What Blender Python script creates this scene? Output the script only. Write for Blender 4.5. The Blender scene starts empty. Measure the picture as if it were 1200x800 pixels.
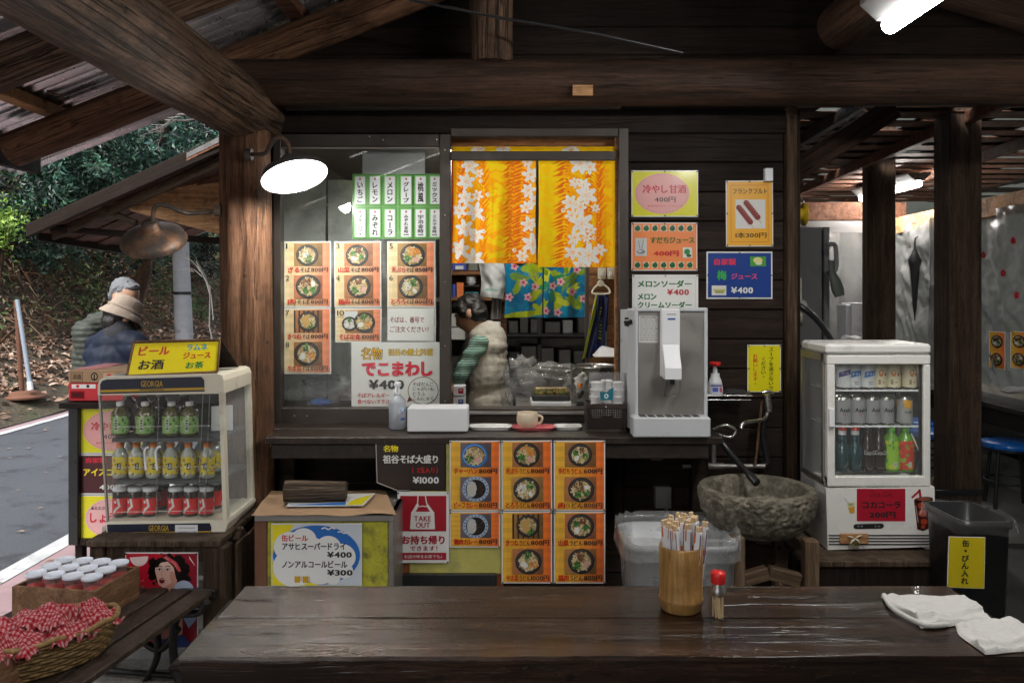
import bpy, bmesh, math, random
import numpy as np
from mathutils import Vector, Matrix, noise as mnoise
R = math.radians
sc = bpy.context.scene
# ---------------- camera ----------------
FOC, EYE, HY = 933.0, 1.5, 340.0
cd = bpy.data.cameras.new('camera'); cam = bpy.data.objects.new('camera', cd)
sc.collection.objects.link(cam); sc.camera = cam
cam.location = (0, 0, EYE); cam.rotation_euler = (R(90), 0, 0)
cd.sensor_width = 36.0; cd.lens = 36.0 * FOC / 1200; cd.shift_y = -60.0 / 1200
cd.clip_start = 0.05; cd.clip_end = 500
# ---------------- sky, sun, exposure ----------------
SUN_EL, SUN_ROT = R(52), R(215)
w = bpy.data.worlds.new('World'); sc.world = w; w.use_nodes = True
nt = w.node_tree; bg = nt.nodes['Background']
sky = nt.nodes.new('ShaderNodeTexSky'); sky.sky_type = 'NISHITA'; sky.sun_disc = False
sky.sun_elevation = SUN_EL; sky.sun_rotation = SUN_ROT; sky.dust_density = 3.0
hs = nt.nodes.new('ShaderNodeHueSaturation'); hs.inputs['Saturation'].default_value = 0.35
nt.links.new(sky.outputs[0], hs.inputs['Color']); nt.links.new(hs.outputs[0], bg.inputs[0])
bg.inputs[1].default_value = 0.15
sl = bpy.data.lights.new('sun', 'SUN'); sl.energy = 1.1; sl.angle = R(14); sl.color = (1, .97, .92)
so = bpy.data.objects.new('sun', sl); sc.collection.objects.link(so)
sd = Vector((math.sin(SUN_ROT) * math.cos(SUN_EL), math.cos(SUN_ROT) * math.cos(SUN_EL), math.sin(SUN_EL)))
so.rotation_euler = sd.to_track_quat('Z', 'Y').to_euler(); so.location = (0, -5, 8)
vs = sc.view_settings; vs.view_transform = 'Standard'; vs.look = 'None'; vs.exposure = 1.45; vs.gamma = 1
sc.cycles.max_bounces = 7; sc.cycles.diffuse_bounces = 4; sc.cycles.transparent_max_bounces = 16
sc.cycles.use_denoising = True; sc.cycles.sample_clamp_indirect = 4.0
LAMP_ON = 1.0

# ---------------- helpers ----------------
def P(px, py, Y): return Vector(((px - 600) / FOC * Y, Y, EYE - (py - HY) / FOC * Y))
def hx(s):
    s = s.lstrip('#'); c = [int(s[i:i+2], 16) / 255 for i in (0, 2, 4)]
    return tuple(x / 12.92 if x <= .04045 else ((x + .055) / 1.055) ** 2.4 for x in c)
def mixc(a, b, t): return tuple(a[i] * (1 - t) + b[i] * t for i in range(3))
def tagp(o, label=None, cat=None, group=None, kind=None):
    if label: o['label'] = label
    if cat: o['category'] = cat
    if group: o['group'] = group
    if kind: o['kind'] = kind
    return o
def wl(o):
    v = Vector((0, 0, 0))
    while o is not None: v += o.location; o = o.parent
    return v
def thing(name, loc, label, cat, group=None):
    o = bpy.data.objects.new(name, None); sc.collection.objects.link(o)
    o.empty_display_size = .05; o.location = loc
    return tagp(o, label, cat, group)
class B:
    """mesh builder in world coordinates; build() shifts it to the object's origin"""
    def __init__(s): s.v = []; s.f = []; s.m = []; s.c = []; s.sm = []; s.cur = (0.8, 0.8, 0.8)
    def add(s, vs, fs, mi=0, col=None, smooth=False):
        n = len(s.v); s.v += [tuple(q) for q in vs]
        col = col or s.cur
        for k, f in enumerate(fs):
            s.f.append([n + i for i in f]); s.m.append(mi); s.sm.append(smooth)
            s.c.append(col[k] if isinstance(col, list) else col)
        return s
    def box(s, a, b, mi=0, col=None):
        x0, y0, z0 = a; x1, y1, z1 = b
        x0, x1 = min(x0, x1), max(x0, x1); y0, y1 = min(y0, y1), max(y0, y1); z0, z1 = min(z0, z1), max(z0, z1)
        v = [(x0,y0,z0),(x1,y0,z0),(x1,y1,z0),(x0,y1,z0),(x0,y0,z1),(x1,y0,z1),(x1,y1,z1),(x0,y1,z1)]
        return s.add(v, [(0,3,2,1),(4,5,6,7),(0,1,5,4),(1,2,6,5),(2,3,7,6),(3,0,4,7)], mi, col)
    def cbox(s, a, b, c=.004, mi=0, col=None):
        """box with chamfered edges"""
        lo = Vector([min(a[i], b[i]) for i in range(3)]); hi = Vector([max(a[i], b[i]) for i in range(3)])
        c = min([c] + [(hi[i] - lo[i]) * .45 for i in range(3)])
        bm = bmesh.new()
        for sx in (0, 1):
            for sy in (0, 1):
                for sz in (0, 1):
                    p = [hi[i] if q else lo[i] for i, q in enumerate((sx, sy, sz))]
                    d = [-c if q else c for q in (sx, sy, sz)]
                    bm.verts.new((p[0], p[1] + d[1], p[2] + d[2])); bm.verts.new((p[0] + d[0], p[1], p[2] + d[2])); bm.verts.new((p[0] + d[0], p[1] + d[1], p[2]))
        bmesh.ops.convex_hull(bm, input=bm.verts)
        bmesh.ops.dissolve_limit(bm, angle_limit=.01, verts=bm.verts, edges=bm.edges)
        bm.verts.index_update()
        vs = [v.co.copy() for v in bm.verts]; fs = [[v.index for v in f.verts] for f in bm.faces]; bm.free()
        return s.add(vs, fs, mi, col)
    def tube(s, pts, r, n=10, mi=0, col=None, cap=True, flat=1.0):
        pts = [Vector(p) for p in pts]; rs = r if isinstance(r, (list, tuple)) else [r] * len(pts)
        vs = []; t0 = (pts[1] - pts[0]).normalized()
        up = Vector((0, 0, 1)) if abs(t0.z) < .9 else Vector((0, 1, 0))
        u = t0.cross(up).normalized()
        for i, p in enumerate(pts):
            t = ((pts[min(i+1, len(pts)-1)] - pts[max(i-1, 0)])).normalized()
            u = (u - t * u.dot(t)).normalized(); w_ = t.cross(u)
            for k in range(n):
                a = 2 * math.pi * k / n
                vs.append(p + (u * math.cos(a) + w_ * math.sin(a) * flat) * rs[i])
        fs = []
        for i in range(len(pts) - 1):
            for k in range(n):
                a = i * n + k; b = i * n + (k + 1) % n
                fs.append((a, b, b + n, a + n))
        s.add(vs, fs, mi, col, True)
        if cap:
            s.add(vs[:n][::-1], [tuple(range(n))], mi, col); s.add(vs[-n:], [tuple(range(n))], mi, col)
        return s
    def lathe(s, c, prof, n=24, mi=0, col=None, axis='z', capb=True, capt=True, sx=1, sy=1):
        """prof: (r, h) from bottom to top"""
        c = Vector(c); vs = []
        for r, h in prof:
            for k in range(n):
                a = 2 * math.pi * k / n; x, y = r * math.cos(a) * sx, r * math.sin(a) * sy
                vs.append(c + (Vector((x, y, h)) if axis == 'z' else Vector((x, h, y)) if axis == 'y' else Vector((h, x, y))))
        fs = []
        for i in range(len(prof) - 1):
            for k in range(n):
                a = i * n + k; b = i * n + (k + 1) % n
                fs.append((a, b, b + n, a + n) if axis != 'y' else (a, a + n, b + n, b))
        s.add(vs, fs, mi, col, True)
        if capb and prof[0][0] > 1e-5: s.add(vs[:n][::-1], [tuple(range(n))], mi, col)
        if capt and prof[-1][0] > 1e-5: s.add(vs[-n:], [tuple(range(n))], mi, col)
        return s
    def grid(s, fn, nu, nv, mi=0, col=None, smooth=True):
        """fn(u,v)->point; col may be a function of (u,v)"""
        vs = [fn(i / nu, j / nv) for j in range(nv + 1) for i in range(nu + 1)]
        fs = []; cs = []
        for j in range(nv):
            for i in range(nu):
                a = j * (nu + 1) + i; fs.append((a, a + 1, a + nu + 2, a + nu + 1))
                if callable(col): cs.append(col((i + .5) / nu, (j + .5) / nv))
        return s.add(vs, fs, mi, cs if callable(col) else col, smooth)
    def extr(s, pts, d, mi=0, col=None):
        """closed outline extruded by vector d"""
        n = len(pts); d = Vector(d); a = [Vector(p) for p in pts]; b = [p + d for p in a]
        fs = [tuple(range(n))[::-1], tuple(range(n, 2 * n))] + [(i, (i+1) % n, n + (i+1) % n, n + i) for i in range(n)]
        return s.add(a + b, fs, mi, col)
    def mesh(s, name, mats, off=Vector((0, 0, 0)), inv=None):
        me = bpy.data.meshes.new(name)
        V = np.array(s.v, dtype=np.float64).reshape(-1, 3) - np.array(off)
        if inv is not None:
            M = np.array(inv); V = V @ M[:3, :3].T + M[:3, 3]
        me.from_pydata([tuple(q) for q in V], [], s.f)
        for m_ in (mats if isinstance(mats, (list, tuple)) else [mats]): me.materials.append(m_)
        if len(me.polygons) == len(s.m):
            me.polygons.foreach_set('material_index', s.m); me.polygons.foreach_set('use_smooth', s.sm)
            if any(c is not s.cur for c in s.c):
                ca = me.color_attributes.new('Col', 'FLOAT_COLOR', 'CORNER')
                cc = np.repeat(np.array([(*c, 1.0) for c in s.c]), [len(f) for f in s.f], axis=0)
                ca.data.foreach_set('color', cc.astype(np.float32).ravel())
        me.update(); return me
    def build(s, name, mats, parent=None, origin=None, label=None, cat=None, group=None, kind=None, fixn=False):
        if parent is not None: off = wl(parent) + Vector(origin or (0, 0, 0)) ; loc = Vector(origin or (0, 0, 0))
        else:
            if origin is None:
                a = np.array(s.v); origin = Vector(((a[:,0].min()+a[:,0].max())/2, (a[:,1].min()+a[:,1].max())/2, a[:,2].min()))
            off = Vector(origin); loc = off
        me = s.mesh(name, mats, off)
        if fixn:
            bm = bmesh.new(); bm.from_mesh(me); bmesh.ops.recalc_face_normals(bm, faces=bm.faces); bm.to_mesh(me); bm.free()
        o = bpy.data.objects.new(name, me); sc.collection.objects.link(o); o.location = loc; o.parent = parent
        return tagp(o, label, cat, group, kind)
def inst(name, me, parent, loc, rot=None, scale=None):
    """one more object of a shared mesh, placed in world coordinates under parent"""
    o = bpy.data.objects.new(name, me); sc.collection.objects.link(o); o.parent = parent
    o.location = Vector(loc) - (wl(parent) if parent else Vector((0, 0, 0)))
    if rot is not None: o.rotation_euler = rot
    if scale is not None: o.scale = scale
    return o
def copy_tree(o, loc=None, rotz=None, label=None, parent=None):
    c = o.copy(); sc.collection.objects.link(c); c.parent = parent
    if loc is not None: c.location = loc
    if rotz is not None: c.rotation_euler = (0, 0, rotz)
    if label: c['label'] = label
    for ch in [q for q in o.children]: copy_tree(ch, parent=c)
    return c

# ---------------- materials ----------------
def nmat(name):
    m = bpy.data.materials.new(name); m.use_nodes = True
    n = m.node_tree; return m, n, n.nodes['Principled BSDF']
def N(n, t, **kw):
    q = n.nodes.new(t)
    for k, v in kw.items():
        if k in q.inputs: q.inputs[k].default_value = v
        else: setattr(q, k, v)
    return q
def coords(n, scale=(1, 1, 1), obj=True, rnd=True):
    tc = N(n, 'ShaderNodeTexCoord'); mp = N(n, 'ShaderNodeMapping'); mp.inputs['Scale'].default_value = scale
    n.links.new(tc.outputs['Object'], mp.inputs[0])
    if rnd:
        oi = N(n, 'ShaderNodeObjectInfo'); ml = N(n, 'ShaderNodeMath', operation='MULTIPLY'); ml.inputs[1].default_value = 37.0
        n.links.new(oi.outputs['Random'], ml.inputs[0]); n.links.new(ml.outputs[0], mp.inputs['Location'])
    return mp.outputs[0]
def noise(n, co, scale, detail=4, rough=.55, dist=0):
    q = N(n, 'ShaderNodeTexNoise'); q.inputs['Scale'].default_value = scale; q.inputs['Detail'].default_value = detail
    q.inputs['Roughness'].default_value = rough; q.inputs['Distortion'].default_value = dist
    n.links.new(co, q.inputs['Vector']); return q.outputs['Fac']
def ramp(n, f, stops):
    q = N(n, 'ShaderNodeValToRGB'); e = q.color_ramp.elements
    while len(e) < len(stops): e.new(.5)
    for i, (p, c) in enumerate(stops):
        e[i].position = p; e[i].color = (*c, 1) if len(c) == 3 else c
    n.links.new(f, q.inputs[0]); return q.outputs[0]
def mixrgb(n, f, a, b, mode='MIX'):
    q = N(n, 'ShaderNodeMixRGB', blend_type=mode)
    for s_, v in ((q.inputs[0], f), (q.inputs[1], a), (q.inputs[2], b)):
        if isinstance(v, (int, float)): s_.default_value = v
        elif isinstance(v, tuple): s_.default_value = (*v[:3], 1)
        else: n.links.new(v, s_)
    return q.outputs[0]
def mrange(n, f, a, b, lo=0., hi=1.):
    q = N(n, 'ShaderNodeMapRange'); n.links.new(f, q.inputs[0])
    q.inputs[1].default_value = lo; q.inputs[2].default_value = hi; q.inputs[3].default_value = a; q.inputs[4].default_value = b
    return q.outputs[0]
def bump(n, bs, h, strength=.3, dist=.004):
    q = N(n, 'ShaderNodeBump'); q.inputs['Strength'].default_value = strength; q.inputs['Distance'].default_value = dist
    n.links.new(h, q.inputs['Height']); n.links.new(q.outputs[0], bs.inputs['Normal'])
def wood(name, dark, mid, light, axis='x', sc_=1.0, rough=(.55, .8), bmp=.5, spec=.3, vary=.25, stain=None, coat=0, cracks=.012):
    m, n, bs = nmat(name)
    st = {'x': (1.1, 17, 17), 'y': (17, 1.1, 17), 'z': (17, 17, 1.1)}[axis]
    co = coords(n, tuple(q * sc_ for q in st)); co2 = coords(n, (1.7, 1.7, 1.7))
    g1 = noise(n, co, 1.6, 7, .62, .6); g2 = noise(n, co, 8.5, 6, .85, .2)
    g = N(n, 'ShaderNodeMath', operation='MULTIPLY_ADD'); g.inputs[1].default_value = .6
    n.links.new(g2, g.inputs[0]); q = N(n, 'ShaderNodeMath', operation='MULTIPLY'); q.inputs[1].default_value = .45
    n.links.new(g1, q.inputs[0]); n.links.new(q.outputs[0], g.inputs[2]); gf = g.outputs[0]
    col = ramp(n, gf, [(.4, dark), (.51, mid), (.62, light)])
    co3 = coords(n, tuple(q * sc_ * (1.6 if q > 2 else .55) for q in st)); g3 = noise(n, co3, 1.9, 3, .5, .8); ab = N(n, 'ShaderNodeMath', operation='SUBTRACT'); ab.inputs[1].default_value = .5; n.links.new(g3, ab.inputs[0]); a2 = N(n, 'ShaderNodeMath', operation='ABSOLUTE'); n.links.new(ab.outputs[0], a2.inputs[0])
    crk = mrange(n, a2.outputs[0], 0, 1, 0, cracks); col = mixrgb(n, mrange(n, crk, .8, 0), col, tuple(q * .4 for q in dark))
    hh = N(n, 'ShaderNodeMath', operation='MULTIPLY_ADD'); hh.inputs[1].default_value = 1.0; n.links.new(crk, hh.inputs[0]); n.links.new(gf, hh.inputs[2]); gf = hh.outputs[0]
    b = noise(n, co2, 1.3, 5, .6); col = mixrgb(n, mrange(n, b, 0, 1, .35, .7), col, mixrgb(n, .5, col, mixc(dark, mid, .5)), 'MIX')
    if stain: col = mixrgb(n, mrange(n, noise(n, co2, 3.1, 6, .7), 0, .8, .52, .68), col, stain)
    kv = N(n, 'ShaderNodeTexVoronoi'); kv.inputs['Scale'].default_value = 4.2; kv.inputs['Randomness'].default_value = 1; n.links.new(co2, kv.inputs['Vector']); col = mixrgb(n, mrange(n, kv.outputs['Distance'], .85, 0, .03, .09), col, tuple(q * .5 for q in dark))
    oi = N(n, 'ShaderNodeObjectInfo'); hv = N(n, 'ShaderNodeHueSaturation'); n.links.new(col, hv.inputs['Color'])
    n.links.new(mrange(n, oi.outputs['Random'], 1 - vary, 1 + vary), hv.inputs['Value'])
    n.links.new(hv.outputs[0], bs.inputs['Base Color'])
    rf = b
    if coat: rf = noise(n, coords(n, (.9, 9, 9)), 1.5, 7, .75, 1.2); sf = mrange(n, noise(n, coords(n, (1.6, 14, 14)), 2.2, 6, .8, 1), 0, .5, .55, .7); n.links.new(mixrgb(n, sf, hv.outputs[0], (.1,.068,.05)), bs.inputs['Base Color'])  # pale scuff streaks, made stronger in the colour to stand in for glints
    n.links.new(mrange(n, rf, rough[0], rough[1], .35, .65), bs.inputs['Roughness'])
    bs.inputs['Specular IOR Level'].default_value = spec * .7
    if coat: bs.inputs['Coat Weight'].default_value = coat; bs.inputs['Coat Roughness'].default_value = .1
    bump(n, bs, gf, bmp, .006); return m
def plain(name, col, rough=.5, metal=0, spec=.5, vary=.12, nsc=6, bmp=.0, bsc=40, dirt=None, dsc=5, dlo=.55, trans=0, coat=0, sheen=0, alpha=1):
    m, n, bs = nmat(name); co = coords(n)
    f = noise(n, co, nsc, 5, .6)
    c = mixrgb(n, f, tuple(x * (1 - vary) for x in col), tuple(min(1, x * (1 + vary)) for x in col))
    if dirt: c = mixrgb(n, mrange(n, noise(n, co, dsc, 7, .7), 0, .85, dlo, dlo + .17), c, dirt)
    n.links.new(c, bs.inputs['Base Color'])
    n.links.new(mrange(n, noise(n, co, nsc * 2.3, 4), max(.02, rough - .1), min(1, rough + .12), .3, .7), bs.inputs['Roughness'])
    bs.inputs['Metallic'].default_value = metal; bs.inputs['Specular IOR Level'].default_value = spec
    if trans: bs.inputs['Transmission Weight'].default_value = trans
    if coat: bs.inputs['Coat Weight'].default_value = coat
    if sheen: bs.inputs['Sheen Weight'].default_value = sheen
    if bmp: bump(n, bs, noise(n, co, bsc, 4), bmp, .003)
    return m
def printed(name, rough=.35, coat=.3, spec=.4, bmp=.0, sheen=0, trl=0):
    """colour of the flat print comes from the mesh's colour attribute"""
    m, n, bs = nmat(name); a = N(n, 'ShaderNodeVertexColor', layer_name='Col')
    co = coords(n); f = noise(n, co, 90, 3)
    c = mixrgb(n, f, mixrgb(n, 1., a.outputs[0], (.9, .9, .9), 'MULTIPLY'), a.outputs[0])
    n.links.new(c, bs.inputs['Base Color']); bs.inputs['Roughness'].default_value = rough
    bs.inputs['Coat Weight'].default_value = coat; bs.inputs['Coat Roughness'].default_value = .12
    bs.inputs['Specular IOR Level'].default_value = spec
    if sheen: bs.inputs['Sheen Weight'].default_value = sheen
    if bmp: bump(n, bs, noise(n, co, 14, 4), bmp, .01)
    if trl:
        t = N(n, 'ShaderNodeBsdfTranslucent'); n.links.new(a.outputs[0], t.inputs[0]); mx = N(n, 'ShaderNodeMixShader'); mx.inputs[0].default_value = trl
        n.links.new(bs.outputs[0], mx.inputs[1]); n.links.new(t.outputs[0], mx.inputs[2]); n.links.new(mx.outputs[0], n.nodes['Material Output'].inputs[0])
    return m
def pane(name, tint=(1, 1, 1), film=0.0, filmcol=(.6, .6, .6), ior=1.45, rough=.02, streak=1, bmp=0, gl=1.0):
    """thin clear sheet: transparent + mirror by Fresnel, with an optional thin film of dust"""
    m, n, bs = nmat(name); n.nodes.remove(bs); out = n.nodes['Material Output']
    tr = N(n, 'ShaderNodeBsdfTransparent'); tr.inputs[0].default_value = (*tint, 1)
    gls = N(n, 'ShaderNodeBsdfGlossy'); gls.inputs['Roughness'].default_value = rough; gls.inputs[0].default_value = (gl, gl, gl, 1)
    geo = N(n, 'ShaderNodeNewGeometry'); dt = N(n, 'ShaderNodeVectorMath', operation='DOT_PRODUCT'); n.links.new(geo.outputs['Normal'], dt.inputs[0]); n.links.new(geo.outputs['Incoming'], dt.inputs[1])
    ab = N(n, 'ShaderNodeMath', operation='ABSOLUTE'); n.links.new(dt.outputs['Value'], ab.inputs[0]); om = N(n, 'ShaderNodeMath', operation='SUBTRACT'); om.inputs[0].default_value = 1; n.links.new(ab.outputs[0], om.inputs[1])
    pw = N(n, 'ShaderNodeMath', operation='POWER'); pw.inputs[1].default_value = 5; n.links.new(om.outputs[0], pw.inputs[0]); F0 = ((ior - 1) / (ior + 1)) ** 2
    fr = N(n, 'ShaderNodeMath', operation='MULTIPLY_ADD'); fr.inputs[1].default_value = (1 - F0) * .6; fr.inputs[2].default_value = F0; n.links.new(pw.outputs[0], fr.inputs[0])
    m1 = N(n, 'ShaderNodeMixShader'); n.links.new(fr.outputs[0], m1.inputs[0]); n.links.new(tr.outputs[0], m1.inputs[1]); n.links.new(gls.outputs[0], m1.inputs[2])
    co = coords(n)
    if bmp:
        bp = N(n, 'ShaderNodeBump'); bp.inputs['Strength'].default_value = bmp; bp.inputs['Distance'].default_value = .01
        n.links.new(noise(n, coords(n, (1, 1, .45)), 16, 5, .6, 1.5), bp.inputs['Height'])
        n.links.new(bp.outputs[0], gls.inputs['Normal']); n.links.new(bp.outputs[0], dt.inputs[0])
    last = m1
    if film:
        d = N(n, 'ShaderNodeBsdfDiffuse'); d.inputs[0].default_value = (*filmcol, 1)
        m2 = N(n, 'ShaderNodeMixShader'); n.links.new(mrange(n, noise(n, co, 5, 6, .7), film * (1 - .7 * streak), film * (1 + .6 * streak), .3, .7), m2.inputs[0])
        n.links.new(m1.outputs[0], m2.inputs[1]); n.links.new(d.outputs[0], m2.inputs[2]); last = m2
    n.links.new(last.outputs[0], out.inputs[0]); return m
def emit(name, col, s):
    m, n, bs = nmat(name); bs.inputs['Base Color'].default_value = (*col, 1)
    bs.inputs['Emission Color'].default_value = (*col, 1); bs.inputs['Emission Strength'].default_value = s; return m
M = {}
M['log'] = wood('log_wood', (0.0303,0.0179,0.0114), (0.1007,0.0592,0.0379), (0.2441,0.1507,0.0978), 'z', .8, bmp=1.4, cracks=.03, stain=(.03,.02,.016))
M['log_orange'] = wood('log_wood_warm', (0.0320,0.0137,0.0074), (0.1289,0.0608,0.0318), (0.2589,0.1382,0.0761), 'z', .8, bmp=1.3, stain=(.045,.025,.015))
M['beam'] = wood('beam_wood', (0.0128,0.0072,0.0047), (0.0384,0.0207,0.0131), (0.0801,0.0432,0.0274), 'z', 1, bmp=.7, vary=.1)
M['plank'] = wood('dark_plank', (0.0073,0.0043,0.0030), (0.0180,0.0103,0.0071), (0.0333,0.0201,0.0141), 'x', 1, rough=(.5,.75), bmp=.6, vary=.3)
M['plankz'] = wood('dark_plank_upright', (0.0073,0.0043,0.0030), (0.0173,0.0103,0.0071), (0.0333,0.0201,0.0141), 'z', 1, bmp=.5)
M['table'] = wood('oiled_table_wood', (0.0037,0.0016,0.0009), (0.0171,0.0070,0.0034), (0.0677,0.0328,0.0185), 'x', .55, rough=(.06,.34), bmp=.42, spec=.8, vary=.06, coat=.3, cracks=.008)
M['counter'] = wood('counter_wood', (0.0120,0.0078,0.0060), (0.0300,0.0205,0.0160), (0.0605,0.0441,0.0346), 'x', 1, rough=(.28,.5), bmp=.3, spec=.5)
M['grey_wood'] = wood('weathered_wood', (0.0191,0.0117,0.0073), (0.0606,0.0398,0.0252), (0.1275,0.0906,0.0630), 'x', .9, bmp=.8)
M['grey_woodz'] = wood('weathered_wood_upright', (0.0168,0.0098,0.0059), (0.0504,0.0304,0.0176), (0.1064,0.0686,0.0420), 'z', .9, bmp=.8)
M['bench'] = wood('bench_slat_wood', (0.0128,0.0084,0.0062), (0.0320,0.0213,0.0156), (0.0640,0.0448,0.0338), 'y', 1, bmp=.4, rough=(.4,.65))
M['orange_wood'] = wood('pale_orange_wood', (0.2160,0.1013,0.0405), (0.4860,0.2565,0.1148), (0.7425,0.4455,0.2295), 'x', .8, bmp=.4, vary=.1, stain=(.12,.06,.03))
M['roof_board'] = wood('roof_board', (0.0440,0.0187,0.0110), (0.1320,0.0572,0.0330), (0.2530,0.1320,0.0825), 'x', .8, bmp=.6, vary=.35)
M['box_wood'] = wood('tan_box_wood', (.07,.035,.018), (.16,.085,.045), (.28,.16,.09), 'y', 1, bmp=.3)
M['inner_wood'] = wood('kitchen_board', (.1,.04,.016), (.22,.1,.04), (.36,.19,.09), 'x', 1, bmp=.3, vary=.2)
M['postw'] = wood('brown_post_wood', (.022,.014,.009), (.06,.038,.025), (.12,.078,.052), 'z', 1, bmp=.6)
M['print'] = printed('printed_paper'); M['matte'] = printed('matte_print', .75, 0, .2)
M['cloth'] = printed('printed_cloth', .9, 0, .1, .3, .2, .25)
M['paint'] = printed('painted_plastic', .4, .1, .4)
M['lid'] = plain('white_plastic', (.75,.76,.78), .35, vary=.05)
M['white'] = plain('white_enamel', (.72,.71,.68), .3, vary=.06, dirt=(.35,.32,.27), dlo=.62)
M['cream'] = plain('cream_plastic', (.66,.62,.5), .4, vary=.08, dirt=(.3,.26,.2), dlo=.6)
M['black'] = plain('black_metal', (.012,.012,.012), .45, .0, bmp=.2)
M['blackp'] = plain('black_plastic', (.016,.016,.017), .35)
M['darkframe'] = plain('brown_aluminium', (.055,.045,.038), .38, .4, vary=.2, dirt=(.02,.016,.013))
M['steel'] = plain('brushed_steel', (.5,.49,.47), .28, .95, vary=.15, dirt=(.2,.19,.17), dlo=.58)
M['steel_dull'] = plain('dull_steel', (.33,.31,.29), .42, .75, vary=.12)
M['plas_grey'] = plain('light_grey_plastic', (.52,.54,.56), .35, vary=.06)
M['red'] = plain('red_plastic', (.6,.02,.02), .3, vary=.1)
M['blue'] = plain('blue_vinyl', (.01,.13,.5), .3, vary=.1)
M['glass'] = pane('clear_glass', (.97,.98,.97)); M['glassw'] = pane('window_glass', (.97,.98,.97), .012, (.5,.5,.48), 1.3, .004)
M['glassc'] = pane('cabinet_glass', (.97,.98,.97), .008, (.6,.6,.58), 1.3, 1.5, .01)
M['film'] = pane('clear_bag_film', (.92,.92,.92), .14, (.75,.75,.75), 1.6, .12, bmp=1.0)
M['sheet'] = pane('clear_vinyl_sheet', (.7,.7,.7), .5, (.34,.34,.33), 2.3, .1, streak=.2, bmp=1.0)
M['bin'] = plain('translucent_bin_plastic', (.5,.52,.54), .3, trans=.35)
M['card'] = plain('cardboard', (.36,.23,.13), .8, vary=.15, dirt=(.2,.12,.07))
M['towel'] = plain('white_towel', (.5,.49,.47), .95, vary=.08, bmp=1., bsc=260, dirt=(.42,.4,.36), dlo=.6, sheen=.3)
M['skin'] = plain('skin', (.48,.27,.18), .5, vary=.12, nsc=20)
M['bamboo'] = wood('bamboo', (.2,.1,.03), (.4,.22,.07), (.58,.37,.14), 'z', .6, rough=(.3,.5), bmp=.15, spec=.5, vary=.05, stain=(.2,.1,.035))
M['pin'] = plain('dark_pin', (.015,.013,.012), .4, .6)

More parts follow.
